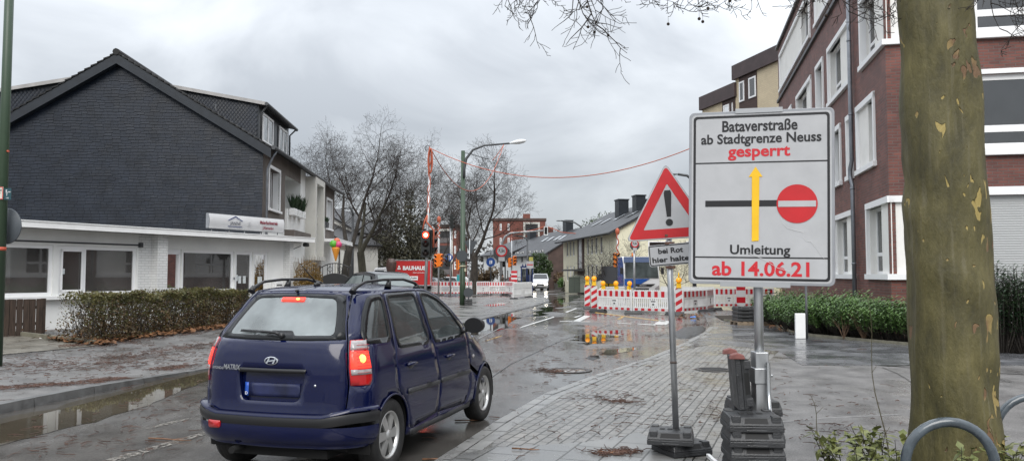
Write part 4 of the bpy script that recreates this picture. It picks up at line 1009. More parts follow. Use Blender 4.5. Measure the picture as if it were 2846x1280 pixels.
M_lampclear = mat('tail_clear', (.30, .28, .28), 0.08, coat=.6, var=.2, scale=30)
M_rearglass = glass_mat('misted_rear_glass', (.55, .60, .62), trans=.42, veil=(.30, .335, .34), scale=3.2, veilvar=.18, rough=.03)
M_sideglass = glass_mat('car_side_glass', (.55, .62, .62), trans=.74, veil=(.20, .23, .23), scale=2.2, veilvar=.18)
M_frit = mat('black_glass_border', (0.008, 0.009, 0.010), 0.25, spec=.3)

WT = [(.2, .765), (.4, .80), (.7, .812), (.95, .80), (1.1, .772), (1.3, .71), (1.5, .632), (1.56, .600), (1.62, .56)]
XT = [(.22, -.56), (.30, -.64), (.40, -.675), (.56, -.68), (.62, -.660), (.95, -.640), (1.10, -.61), (1.2, -.555), (1.5, -.30), (1.56, -.235), (1.62, -.15)]
XF = [(.22, 3.05), (.32, 3.22), (.5, 3.30), (.7, 3.26), (.82, 3.12), (.95, 2.9), (1.1, 2.7), (1.6, 2.0)]
BOW = .03
def cw(z): return sm(WT, z)
def cxr(z): return sm(XT, z)
def crx(z): return interp([(.3, .36), (1.0, .34), (1.5, .34)], z)
def cry(z): return interp([(.3, .42), (1.0, .36), (1.5, .40)], z)
def tp(x): return 1 - .030 * max(0, (x - 1.0) / 1.6) ** 2 - .012 * max(0, (1.0 - x) / 1.5) ** 2
def xs_(z): return cxr(z) + BOW + crx(z)
def wr_(z): return cw(z) * tp(xs_(z)) - cry(z)
def CB(p, z):
    s = 1 if p >= 0 else -1; p = abs(p)
    if p <= .42:
        q = p / .42; x, y = cxr(z) + BOW * q * q, q * wr_(z)
    elif p <= .92:
        th = (p - .42) / .5 * math.pi / 2
        x, y = cxr(z) + BOW + crx(z) * (1 - math.cos(th)), wr_(z) + cry(z) * math.sin(th)
    else:
        x = xs_(z) + p - .92; y = cw(z) * tp(x); xf = interp(XF, z); rx = .85
        if x > xf - rx:
            k = min(1, (x - xf + rx) / rx); y -= .42 * (1 - math.sqrt(max(0, 1 - k * k)))
    return Vector((x, y * s, z))
def CN(p, z):
    e = .01; a = CB(p + e, z) - CB(p - e, z); b = CB(p, z + e) - CB(p, z - e); n = a.cross(b)
    return (-n).normalized()
def RP(y, z):
    s = 1 if y >= 0 else -1; a = abs(y); w = wr_(z)
    if a <= w: return (s * .42 * a / w, z)
    return (s * (.42 + .5 * math.asin(min(1, (a - w) / cry(z))) / (math.pi / 2)), z)
def SP(x, z, s=1):
    X = xs_(z)
    if x >= X: return (s * (.92 + x - X), z)
    c = 1 - (x - cxr(z) - BOW) / crx(z)
    return (s * (.42 + .5 * math.acos(max(-1, min(1, c))) / (math.pi / 2)), z)
def CC(th, z, s=1): return (s * (.42 + .5 * th / 90), z)
def dens(pts, step=.05):
    out = []
    for a, b in zip(pts, pts[1:] + pts[:1]):
        n = max(1, int(math.hypot(b[0] - a[0], b[1] - a[1]) / step))
        out += [(a[0] + (b[0] - a[0]) * i / n, a[1] + (b[1] - a[1]) * i / n) for i in range(n)]
    return out
def inpoly(p, poly):
    x, y = p; c = False; n = len(poly); j = n - 1
    for i in range(n):
        xi, yi = poly[i]; xj, yj = poly[j]
        if (yi > y) != (yj > y) and x < (xj - xi) * (y - yi) / (yj - yi) + xi: c = not c
        j = i
    return c
def area(poly): return sum(a[0] * b[1] - b[0] * a[1] for a, b in zip(poly, poly[1:] + poly[:1])) / 2
def inset(poly, d):
    """offset inwards by d (negative grows)"""
    if area(poly) < 0: poly = poly[::-1]
    out = []; n = len(poly)
    for i in range(n):
        a, b, c = poly[i - 1], poly[i], poly[(i + 1) % n]
        u = Vector((b[0] - a[0], b[1] - a[1])); v = Vector((c[0] - b[0], c[1] - b[1]))
        if u.length < 1e-7 or v.length < 1e-7: out.append(b); continue
        u.normalize(); v.normalize(); n1 = Vector((-u.y, u.x)); n2 = Vector((-v.y, v.x)); m = n1 + n2
        m = m / max(.5, m.dot(n1)) if m.length > 1e-6 else n1
        out.append((b[0] + m.x * d, b[1] + m.y * d))
    return out
def rounded(poly, r, n=4):
    out = []; N_ = len(poly)
    for i in range(N_):
        a, b, c = Vector(poly[i - 1]), Vector(poly[i]), Vector(poly[(i + 1) % N_])
        ra = min(r, (a - b).length * .45, (c - b).length * .45); p = b + (a - b).normalized() * ra; q = b + (c - b).normalized() * ra
        for k in range(n + 1):
            t = k / n; v = p.lerp(b, t).lerp(b.lerp(q, t), t); out.append((v.x, v.y))
    return out
def cdt_panel(mb, outer, holes=(), off=0.0, grid=.055, fn=None):
    """fill outer minus holes in the unrolled (p, z) chart and wrap it on the body"""
    fn = fn or (lambda p, z: CB(p, z) + CN(p, z) * off)
    V = []; E = []
    for loop in [outer, *holes]:
        s = len(V); V += [Vector(q) for q in loop]; E += [(s + i, s + (i + 1) % len(loop)) for i in range(len(loop))]
    x0, x1 = min(p[0] for p in outer), max(p[0] for p in outer); z0, z1 = min(p[1] for p in outer), max(p[1] for p in outer)
    nx, nz = int((x1 - x0) / grid) + 1, int((z1 - z0) / grid) + 1
    inner = inset(outer, grid * .4)
    for i in range(nx):
        for j in range(nz):
            q = (x0 + (i + .5 + .25 * (j % 2)) * grid, z0 + (j + .5) * grid)
            if inpoly(q, inner) and not any(inpoly(q, inset(h, -grid * .4)) for h in holes): V.append(Vector(q))
    r = delaunay_2d_cdt(V, E, [], 0, 1e-5)
    vs = [None] * len(r[0])
    for f in r[2]:
        c = (sum(r[0][i][0] for i in f) / len(f), sum(r[0][i][1] for i in f) / len(f))
        if not inpoly(c, outer) or any(inpoly(c, h) for h in holes): continue
        fv = []
        for i in f:
            if vs[i] is None: vs[i] = mb.bm.verts.new(fn(r[0][i][0], r[0][i][1]))
            fv.append(vs[i])
        try: mb.bm.faces.new(fv).smooth = True
        except ValueError: pass
    return mb
def solid(o, t):
    m = o.modifiers.new('thickness', 'SOLIDIFY'); m.thickness = t; m.offset = -1; m.use_even_offset = False
    return o
def orient_out(mb, c=Vector((1.2, 0, .8))):
    for f in mb.bm.faces:
        f.normal_update()
        if f.normal.dot(f.calc_center_median() - c) < 0: f.normal_flip()
def panel(name, m, parent, loops, th=.012, off=0.0, grid=.055, fn=None):
    mb = MB()
    for outer, holes in loops: cdt_panel(mb, outer, holes, off, grid, fn)
    orient_out(mb)
    o = mb.build(name, m, parent, fix=False)
    return solid(o, th) if th else o

def blue_car():
    t = thing('hatchback', 'dark navy blue hatchback with roof rails and lit brake lights waiting in the near lane', 'car', (-1.807, 7.34, 0), R(90 - 16.4))
    arc = lambda cx_, r, a0, a1, n=18: [(cx_ + r * math.cos(R(a0 + (a1 - a0) * i / n)), .315 + r * math.sin(R(a0 + (a1 - a0) * i / n))) for i in range(n + 1)]
    RA = .352
    rdoor = [(.20, 1.535), (.92, 1.542), (.925, 1.35), (.955, 1.05), (1.10, .66), (1.085, .34), (.45, .29)] + [p for p in arc(0, RA + .03, 12, 62, 8)] + [(.115, .72), (.085, .93), (.10, 1.10), (.15, 1.32)]
    fdoor = [(.935, 1.542), (1.15, 1.535), (1.42, 1.47), (1.70, 1.325), (1.93, 1.14), (1.96, .98), (2.02, .74), (2.06, .55), (2.03, .42), (1.93, .30), (1.095, .34), (1.11, .66), (.965, 1.05), (.935, 1.35)]
    rwin = rounded([(.235, 1.495), (.835, 1.505), (.855, 1.065), (.20, 1.075), (.185, 1.15)], .05)
    fwin = rounded([(1.0, 1.50), (1.17, 1.495), (1.40, 1.435), (1.62, 1.315), (1.83, 1.13), (1.845, 1.065), (1.025, 1.06)], .05)
    qwin = rounded([(.115, 1.50), (-.06, 1.485), (-.20, 1.36), (-.335, 1.20), (-.345, 1.155), (.025, 1.145), (.055, 1.28)], .05)
    lampo = lambda s: [RP(s * .674, .80), RP(s * .657, .95), RP(s * .624, 1.16), CC(66, 1.165, s), CC(70, 1.02, s), CC(73, .92, s), CC(74, .84, s), CC(70, .795, s)]
    hedge_p = [(.64, .555), (.655, .70), (.660, .80), (.643, .95), (.610, 1.16), (.55, 1.3), (.465, 1.555)]
    def side_body(s):
        o = [RP(s * .646, .56)] + [RP(s * (y + .006), z) for y, z in hedge_p[1:]]
        o += [SP(x, z, s) for x, z in dens([(-.03, 1.555), (.92, 1.562), (1.15, 1.555), (1.43, 1.49), (1.72, 1.345), (1.98, 1.15), (2.12, 1.03), (2.5, .985), (2.85, .90), (3.08, .80), (3.2, .68), (3.24, .5), (3.17, .26)], .06)[:-3]]
        o += [SP(x, z, s) for x, z in [(3.17, .26), (3.0, .24)] + [p for p in arc(2.6, RA, -10, 190, 22)] + [(2.1, .235), (1.5, .225), (.9, .225), (.45, .235)] + [p for p in arc(0, RA, -10, 145, 18)] + [(-.34, .56)]]
        o = [o[0]] + o[1:]
        h = [[SP(x, z, s) for x, z in dens(inset(q, -.004), .06)] for q in (rdoor, fdoor)] + [[SP(x, z, s) for x, z in dens(qwin, .06)]]
        h.append(dens(inset(lampo(s), -.003), .05))
        return dens(o, .07), h
    loops = [side_body(1), side_body(-1)]
    mb = MB()
    for outer, holes in loops: cdt_panel(mb, outer, holes, 0, .06)
    ring = [RP(y, 1.555) for y in (0, .1, .2, .3, .38)] + [CC(a, 1.555) for a in (40, 50, 60, 70, 80, 90)] + [SP(x, 1.555) for x in [.0 + .1 * i for i in range(2, 13)]]
    zc = lambda x: interp([(-.25, 1.572), (0, 1.597), (.5, 1.613), (.9, 1.612), (1.3, 1.575), (1.5, 1.545)], x)
    n = len(ring)
    for s in (1, -1):
        def roof(u, v):
            p, z = ring[min(n - 1, round(u * (n - 1)))]; e = CB(p * s, z); xc = e.x if e.x > .3 else .3 - (.3 - e.x) * .9
            k = 1 - v; zz = z + (zc(e.x + (xc - e.x) * v) - z) * (1 - k ** 3); return Vector((e.x + (xc - e.x) * v, e.y * (1 - v), zz))
        mb.sheet(roof, n - 1, 10)
    top = [(1.22, 1.55), (1.43, 1.49), (1.72, 1.345), (1.98, 1.15), (2.12, 1.03)]
    hood = [(2.12, 1.03), (2.5, .985), (2.85, .90), (3.08, .80), (3.2, .68)]
    mb.sheet(lambda u, v: (lambda x, z: Vector((x + .06 * (1 - (2 * v - 1) ** 2), CB(*SP(x, z)).y * (2 * v - 1), z + .045 * (1 - (2 * v - 1) ** 2))))(*hood[round(u * 4)]), 4, 10)
    nose = [(3.2, .68), (3.24, .5), (3.17, .26)]
    mb.sheet(lambda u, v: (lambda x, z: Vector((x + .09 * (1 - (2 * v - 1) ** 2), CB(*SP(x, z)).y * (2 * v - 1), z)))(*nose[round(u * 2)]), 2, 8)
    orient_out(mb)
    body = mb.build('body', M_carblue, t, fix=False); solid(body, .012)
    mb = MB(); mb.sheet(lambda u, v: (lambda x, z: Vector((x + .10 * (1 - (2 * v - 1) ** 2), CB(*SP(x, z)).y * (2 * v - 1) * .985, z + .02 * (1 - (2 * v - 1) ** 2))))(*top[round(u * 4)]), 4, 10); mb.build('windscreen', M_sideglass, t)
    hatch = [RP(-y, z) for y, z in hedge_p[::1]] + [RP(y, z) for y, z in hedge_p[::-1]]
    hatch = dens(inset(hatch, .003), .06)
    rg = [RP(-.598, 1.165), RP(-.538, 1.3), RP(-.478, 1.45), RP(-.442, 1.525), RP(-.2, 1.538), RP(.2, 1.538), RP(.442, 1.525), RP(.478, 1.45), RP(.538, 1.3), RP(.598, 1.165), RP(.3, 1.155), RP(-.3, 1.155)]
    rgd = dens(rg, .05)
    rec = [RP(y, z) for y, z in rounded([(-.315, .915), (.315, .915), (.30, .80), (.265, .665), (-.265, .665), (-.30, .80)], .05)]
    gate = panel('tailgate', M_carblue, t, [(hatch, [rgd, dens(rec, .05)])], th=.012, grid=.05)
    panel('plate_recess', M_carblue, gate, [(dens(inset(rec, -.02), .05), [])], th=.01, off=-.04)
    mb = MB(); L0 = [CB(*q) for q in rec]; L1 = [CB(*q) + CN(*q) * -.045 for q in rec]
    for i in range(len(rec)): mb.poly([L0[i], L0[(i + 1) % len(rec)], L1[(i + 1) % len(rec)], L1[i]])
    mb.build('recess_rim', M_carblue, gate)
    panel('handle', M_carblack, gate, [(dens([RP(y, z) for y, z in rounded([(-.325, .930), (.325, .930), (.31, .895), (-.31, .895)], .015)], .05), [])], th=.04, off=.006)
    panel('number_plate', mat('blurred_plate', (.012, .016, .055), .35, var=.5, scale=5), gate, [(dens([RP(y, z) for y, z in ((-.26, .81), (.225, .81), (.225, .70), (-.26, .70))], .05), [])], th=.01, off=-.026)
    panel('plate_band', mat('plate_band_blue', (.02, .085, .42), .4), gate, [(dens([RP(y, z) for y, z in ((.226, .81), (.262, .81), (.262, .70), (.226, .70))], .03), [])], th=.01, off=-.0255)
    p0 = CB(*RP(.244, .72)) + CN(*RP(.244, .72)) * -.022; mb = MB(); add_text(mb, 'D', .035, facing(p0, (0, -1, 0)), bold=.0005); mb.build('plate_letter', M_whitepl, gate)
    frin = rounded([RP(-.50, 1.20), RP(-.43, 1.40), RP(-.38, 1.495), RP(-.1, 1.508), RP(.1, 1.508), RP(.38, 1.495), RP(.43, 1.40), RP(.50, 1.20), RP(.10, 1.195), RP(.07, 1.235), RP(-.13, 1.235), RP(-.16, 1.195)], .04)
    panel('rear_window', M_rearglass, gate, [(dens(frin, .05), [])], th=0, off=-.002)
    fb = panel('window_border', M_frit, gate, [(dens(inset(rgd, .002), .05), [dens(frin, .05)])], th=.006, off=.0, grid=.05)
    def on(y, z, o=.0): q = RP(y, z); return CB(*q) + CN(*q) * o
    mb = MB(); mb.tube([on(-.045, 1.19, .02), on(.0, 1.20, .035), on(.12, 1.205, .035), on(.36, 1.207, .03)], [.014, .013, .010, .006], 6); mb.tube([on(.06, 1.215, .02), on(.37, 1.222, .018)], .006, 5); mb.ball(on(-.05, 1.19, .01), .026, seg=10); mb.build('wiper', M_carblack, gate)
    panel('brake_light', M_lamplit, gate, [(dens([RP(y, z) for y, z in ((-.11, 1.50), (.11, 1.50), (.11, 1.468), (-.11, 1.468))], .04), [])], th=.004, off=.008)
    mb = MB(); mb.ball(on(-.05, 1.484, .012), .014, 1, 1.4, .8, seg=8); mb.build('brake_bulb', M_lampglow, gate)
    mb = MB(); mb.ball(on(0, 1.549, .015), .018, 1.4, .8, .8, seg=8); mb.build('washer_nozzle', M_carblack, gate)
    mb = MB(); q = RP(0, .992); C0 = CB(*q) + CN(*q) * .004; E = facing(C0, (0, -1, 0), (.12, 0, 1))
    N_ = 28; a_, b_ = .064, .034
    for i in range(N_):
        w0, w1 = 2 * math.pi * i / N_, 2 * math.pi * (i + 1) / N_
        P = [E @ Vector((math.cos(w) * a_ * k, math.sin(w) * b_ * k, h)) for w, k, h in ((w0, 1, .004), (w1, 1, .004), (w1, .84, .006), (w0, .84, .006))]; mb.poly(P)
        mb.poly([E @ Vector((math.cos(w) * a_ * k, math.sin(w) * b_ * k, h)) for w, k, h in ((w0, 1, -.004), (w1, 1, -.004), (w1, 1, .004), (w0, 1, .004))])
    for sx in (-1, 1): mb.prism([(sx * .030 + .011 - .006, .024), (sx * .030 + .011 + .008, .022), (sx * .030 - .011 + .006, -.024), (sx * .030 - .011 - .008, -.022)], E, .006)
    mb.prism([(-.03, -.010), (-.02, .002), (.03, .010), (.02, -.002)], E, .006)
    mb.build('badge', M_chrome, gate)
    mb = MB(); e0 = on(.385, .928, .012); EM = facing(e0, on(.30, .928) - on(.47, .928), (.05, 0, 1)); add_text(mb, 'MATRIX', .058, EM, bold=.0015, shear=.2, sx=.82); e1 = on(.53, .918, .010); tdir = on(.46, .918, .005) - on(.60, .918, .005); add_text(mb, 'HYUNDAI', .030, facing(e1, tdir, (.05, 0, 1)), bold=.001, shear=.2, sx=1.0); mb.build('lettering', M_chrome, gate)
    mb = MB(); mb.ball(on(-.40, .80, .0), .012, .5, 1, 1, seg=8); mb.build('lock', M_chrome, gate)
    def bump(name, m, prof, pe=lambda z: SP(-.335, z)[0], parent=t, extra=0):
        mb = MB(); k = 40
        def P(u, v):
            z, o = prof[round(v * (len(prof) - 1))]; zz = z; pm = pe(zz); p = -pm + 2 * pm * u
            rise = .055 * max(0, min(1, (abs(p) - .48) / .2)) * extra
            return CB(p, zz) + CN(p, zz) * o + Vector((0, 0, rise))
        mb.sheet(P, k, len(prof) - 1); orient_out(mb, Vector((.6, 0, .4))); return mb.build(name, m, parent, fix=False)
    bp = bump('bumper', M_carblue, [(.575, -.03), (.572, .03), (.56, .048), (.548, .05)], extra=1)
    bump('bumper_strip', M_carblack, [(.552, .044), (.535, .050), (.50, .052), (.475, .045)], parent=bp, extra=.6)
    bump('bumper_skirt', M_carblue, [(.478, .046), (.45, .048), (.40, .046), (.34, .030), (.29, .0), (.27, -.05), (.27, -.25)], parent=bp)
    for s in (1,):
        mb = MB(); cdt_panel(mb, dens([RP(s * y, z) for y, z in rounded([(.43, .498), (.55, .498), (.545, .435), (.435, .44)], .012)], .04), [], .058); orient_out(mb); solid(mb.build('reflector', M_lampred, bp, fix=False), .02)
    for s in (1, -1):
        lo = lampo(s)
        lp = panel('tail_lamp', M_lampred, t, [(dens(lo, .05), [])], th=.02, off=.003, grid=.03)
        def cut(z0, z1, y0=.01, y1=.01):
            a = [RP(s * (interp([(.80, .674), (.95, .657), (1.16, .624)], z) + y0), z) for z in (z0, (z0 + z1) / 2, z1)]
            b = [CC(interp([(.795, 69), (.84, 73), (.92, 72), (1.02, 69), (1.165, 65)], z), z, s) for z in (z1, (z0 + z1) / 2, z0)]
            return dens(a + b, .04)
        panel('lamp_clear', M_lampclear, lp, [(cut(1.085, 1.155), [])], th=.008, off=.008, grid=.03)
        panel('lamp_lit', M_lamplit, lp, [(cut(.935, 1.07), [])], th=.008, off=.008, grid=.03)
        panel('lamp_clear', M_lampclear, lp, [(cut(.885, .928), [])], th=.008, off=.008, grid=.03)
        if s < 0:
            c = CB(*CC(57, 1.01, s)) + CN(*CC(57, 1.01, s)) * .010
            mb = MB(); mb.ball(c, .036, .5, 1.0, 1.0, seg=12); mb.build('brake_bulb', M_lampglow, lp)
        mb = MB()
        for k in range(9):
            z = .90 + k * .027
            pa = [CB(*CC(a, z, s)) + CN(*CC(a, z, s)) * .0165 for a in (50, 57, 64, 69)]; mb.tube(pa, .0022, 4)
        mb.build('lens_rib', M_lampred, lp)
    for s in (1, -1):
        for nm, out, win, hx, mold in (('rear_door', rdoor, rwin, (.30, .885), (.315, 1.075)), ('front_door', fdoor, fwin, (1.28, .865), (1.13, 2.02))):
            o = dens([SP(x, z, s) for x, z in dens(inset(out, .003), .06)], .07); wn = dens([SP(x, z, s) for x, z in win], .05)
            d = panel('door', M_carblue, t, [(o, [wn])], grid=.06)
            top = inset(win, -.034)
            panel('window_frame', M_frit, d, [(dens([SP(x, z, s) for x, z in top], .05), [dens([SP(x, z, s) for x, z in inset(win, .004)], .05)])], th=.004, off=.003, grid=.05)
            panel('window', M_sideglass, d, [(dens([SP(x, z, s) for x, z in inset(win, -.01)], .06), [])], th=0, off=-.006)
            h = lambda x, z, o_: (lambda q: CB(*q) + CN(*q) * o_)(SP(x, z, s))
            mb = MB(); mb.tube([h(hx[0], hx[1], .004), h(hx[0] + .03, hx[1] + .006, .03), h(hx[0] + .15, hx[1] + .006, .03), h(hx[0] + .18, hx[1], .004)], [.014, .015, .015, .014], 8); mb.build('handle', M_carblue, d)
            mb = MB(); q = h(hx[0] + .09, hx[1] - .008, -.001); mb.ball(q, .06, 1.1, .12, .55, seg=12); mb.build('handle_cup', M_carblack, d)
            z = .648
            mb = MB(); cdt_panel(mb, dens([SP(x, zz, s) for x, zz in ((mold[0], z + .024), (mold[1], z + .012), (mold[1], z - .028), (mold[0], z - .022))], .06), [], .014); orient_out(mb); solid(mb.build('moulding', M_cardark, d, fix=False), .014)
        panel('quarter_window', M_sideglass, t, [(dens([SP(x, z, s) for x, z in inset(qwin, -.01)], .06), [])], th=0, off=-.006)
        panel('window_border', M_frit, t, [(dens([SP(x, z, s) for x, z in inset(qwin, -.03)], .05), [dens([SP(x, z, s) for x, z in inset(qwin, .012)], .05)])], th=.003, off=.003, grid=.05)
        panel('sill', M_cardark, t, [(dens([SP(x, z, s) for x, z in ((.44, .285), (2.1, .29), (2.1, .235), (.44, .235))], .07), [])], th=.02, off=.006)
        for cx_ in (0, 2.6):
            mb = MB(); pts = [(lambda q: CB(*q) + CN(*q) * .004)(SP(x, z, s)) for x, z in arc(cx_, RA, -8 if cx_ else 2, 188 if cx_ else 135, 20)]; mb.tube(pts, .010, 6); mb.build('arch_lip', M_carblue, t)
        mb = MB(); q = (lambda q: CB(*q) + CN(*q) * .006)(SP(2.14, .79, s)); mb.ball(q, .028, 1.2, .4, .8, seg=10); mb.build('side_repeater', M_lampclear, t)
        q = CB(*SP(1.84, 1.10, s)); mb = MB(); mb.tube([q + Vector((0, -.01 * s, -.02)), q + Vector((-.0, .07 * s, .0))], [.03, .02], 8)
        M = Matrix.Translation(q + Vector((.01, .155 * s, .055))); mb.ball((0, 0, 0), .1, .70, 1.0, .82, seg=16, M=None) if False else mb.lathe([(.0005, -.07), (.05, -.068), (.085, -.05), (.10, -.01), (.098, .045), (.094, .05)], 18, M @ Matrix.Rotation(R(-90), 4, 'Y') @ Matrix.Diagonal((.86, 1.12, 1, 1)))
        mi = mb.build('mirror', M_carblack, t); mb = MB(); mb.lathe([(.0005, .0), (.088, .0)], 18, Matrix.Translation(q + Vector((-.036, .155 * s, .055))) @ Matrix.Rotation(R(-90), 4, 'Y') @ Matrix.Diagonal((.86, 1.12, 1, 1))); mb.build('mirror_glass', M_chrome, mi)
        y = lambda x: interp([(-.2, .50), (.3, .535), (1.2, .535)], x); base = lambda x: Vector((x, y(x) * s, zc(x) - .025))
        mb = MB(); mb.tube([base(-.20), base(-.12) + Vector((0, 0, .035)), base(.02) + Vector((0, 0, .064)), base(.35) + Vector((0, 0, .072)), base(.8) + Vector((0, 0, .068)), base(1.08) + Vector((0, 0, .048)), base(1.22) + Vector((0, 0, -.005))], [.020, .018, .014, .014, .014, .016, .018], 8)
        for x in (-.16, .48, 1.14): mb.tube([base(x) + Vector((-.03, 0, -.01)), base(x) + Vector((.0, 0, .064 if x == .48 else .036))], [.035, .018], 8)
        mb.build('roof_rail', M_carblack, t)
    mb = MB(); mb.ball((.12, .02, 1.61), .035, 1.3, .8, .8, seg=10); mb.tube([(.12, .02, 1.62), (.02, .06, 1.72), (-.06, .09, 1.80)], [.008, .005, .0035], 6); mb.build('aerial', M_carblack, t)
    mb = MB(); mb.b(-.45, 2.9, -.60, .60, .25, .55); mb.b(.42, 2.2, -.72, .72, .24, .55); mb.b(-.5, -.3, -.5, .5, .4, .9); mb.b(-.55, .45, -.56, .56, .5, .95); mb.b(2.0, 2.2, -.7, .7, .5, 1.0); mb.build('dark_liner', M_under, t)  # black liner boxes added inside the shell so panel gaps look dark
    seat = mat('seat_cloth', (.07, .075, .08), .9, var=.2, scale=6)
    for x, ys in ((.30, (-.42, 0, .42)), (1.15, (-.36, .36))):
        for y_ in ys:
            mb = MB(); mb.box((x + .05, y_, .88), (.16, .40, .70), M=Matrix.Rotation(R(-10), 4, 'Y')); mb.box((x - .03, y_, 1.31), (.09, .24, .17)); mb.build('seat', seat, t, bevel=.03)
    mb = MB(); mb.b(1.75, 2.1, -.66, .66, .8, 1.03); mb.build('dashboard', seat, t, bevel=.04)
    def wheel(x, s):
        W = bpy.data.objects.new('wheel', None); COL.objects.link(W); W.parent = t; W.location = (x, .697 * s, .315); W.rotation_euler = (R(-90 * s), .3 * x, 0)
        mb = MB(); mb.lathe([(.19, -.085), (.27, -.095), (.302, -.085), (.314, -.06), (.315, 0), (.314, .06), (.302, .085), (.275, .095), (.235, .092), (.205, .075), (.19, .05)], 48)
        for k in (-.045, -.015, .015, .045): mb.lathe([(.3135, k - .003), (.3165, k - .0025), (.3165, k + .0025), (.3135, k + .003)], 48)
        mb.build('tyre', M_tyre, W)
        mb = MB(); mb.lathe([(.188, -.06), (.2, .055), (.207, .078), (.196, .080), (.183, .065), (.178, .0)], 48)
        mb.lathe([(.0005, .085), (.02, .086), (.036, .08), (.05, .066), (.062, .05), (.06, .02)], 24)
        for k in range(6):
            a = k * math.pi / 3; c, sn = math.cos(a), math.sin(a); wd0, wd1 = .030, .046
            P = [(r * c - w_ * sn, r * sn + w_ * c, h) for r, w_, h in ((.045, -wd0, .070), (.195, -wd1, .058), (.195, wd1, .058), (.045, wd0, .070))]; Qq = [(p[0], p[1], p[2] - .045) for p in P]
            mb.poly(P); mb.poly(Qq)
            for i in range(4): mb.poly([P[i], P[(i + 1) % 4], Qq[(i + 1) % 4], Qq[i]])
        mb.build('rim', M_alloy, W, bevel=.004)
        mb = MB(); mb.lathe([(.0005, .0), (.186, .0)], 24); mb.build('brake_disc', mat('brake_disc_dark', (.03, .03, .03), .6), W)
    for x in (0.0, 2.6):
        for s in (1, -1): wheel(x, s)
    for s in (1, -1):
        for x in (0.0, 2.6):
            mb = MB(); n = 16
            mb.sheet(lambda u, v: Vector((x + .37 * math.cos(math.pi * 1.15 * u - .2), (.56 + .21 * v) * s, .315 + .37 * math.sin(math.pi * 1.15 * u - .2))), n, 1); mb.build('wheel_arch', M_under, t)
    mb = MB(); mb.tube([(-.3, .35, .26), (-.66, .35, .25)], .03, 8); mb.b(-.5, .6, -.45, .45, .19, .26); mb.build('mud_guard', M_under, t)
    return t
blue_car()
def text_fit(mb, body, w, h, M, bold=0.0, depth=0.0, shear=0.0):
    """lettering scaled so that its ink is w wide and h high, centred on M's origin"""
    vs, fs = text_mesh(body, 1.0, Matrix.Identity(4), bold=bold, depth=depth, shear=shear)
    x0, x1 = min(v.x for v in vs), max(v.x for v in vs); y0, y1 = min(v.y for v in vs), max(v.y for v in vs)
    sx, sy = w / (x1 - x0), h / (y1 - y0)
    bv = [mb.bm.verts.new(M @ Vector(((v.x - (x0 + x1) / 2) * sx, (v.y - (y0 + y1) / 2) * sy, v.z))) for v in vs]
    for f in fs:
        try: mb.bm.faces.new([bv[i] for i in f])
        except ValueError: pass
def disc(mb, M, r, n=32, r0=0.0, z=0.0):
    for i in range(n):
        a, b = 2 * math.pi * i / n, 2 * math.pi * (i + 1) / n
        if r0: mb.poly([M @ Vector((r * math.cos(a), r * math.sin(a), z)), M @ Vector((r * math.cos(b), r * math.sin(b), z)), M @ Vector((r0 * math.cos(b), r0 * math.sin(b), z)), M @ Vector((r0 * math.cos(a), r0 * math.sin(a), z))])
        else: mb.poly([M @ Vector((0, 0, z)), M @ Vector((r * math.cos(a), r * math.sin(a), z)), M @ Vector((r * math.cos(b), r * math.sin(b), z))])
def rrect(w, h, r, n=5):
    out = []
    for cx_, cy_, a0 in ((w / 2 - r, h / 2 - r, 0), (-w / 2 + r, h / 2 - r, 90), (-w / 2 + r, -h / 2 + r, 180), (w / 2 - r, -h / 2 + r, 270)):
        out += [(cx_ + r * math.cos(R(a0 + 90 * i / n)), cy_ + r * math.sin(R(a0 + 90 * i / n))) for i in range(n + 1)]
    return out
def ring_poly(mb, M, A, B, z):
    n = len(A)
    for i in range(n): mb.poly([M @ Vector((*A[i], z)), M @ Vector((*A[(i + 1) % n], z)), M @ Vector((*B[(i + 1) % n], z)), M @ Vector((*B[i], z))])

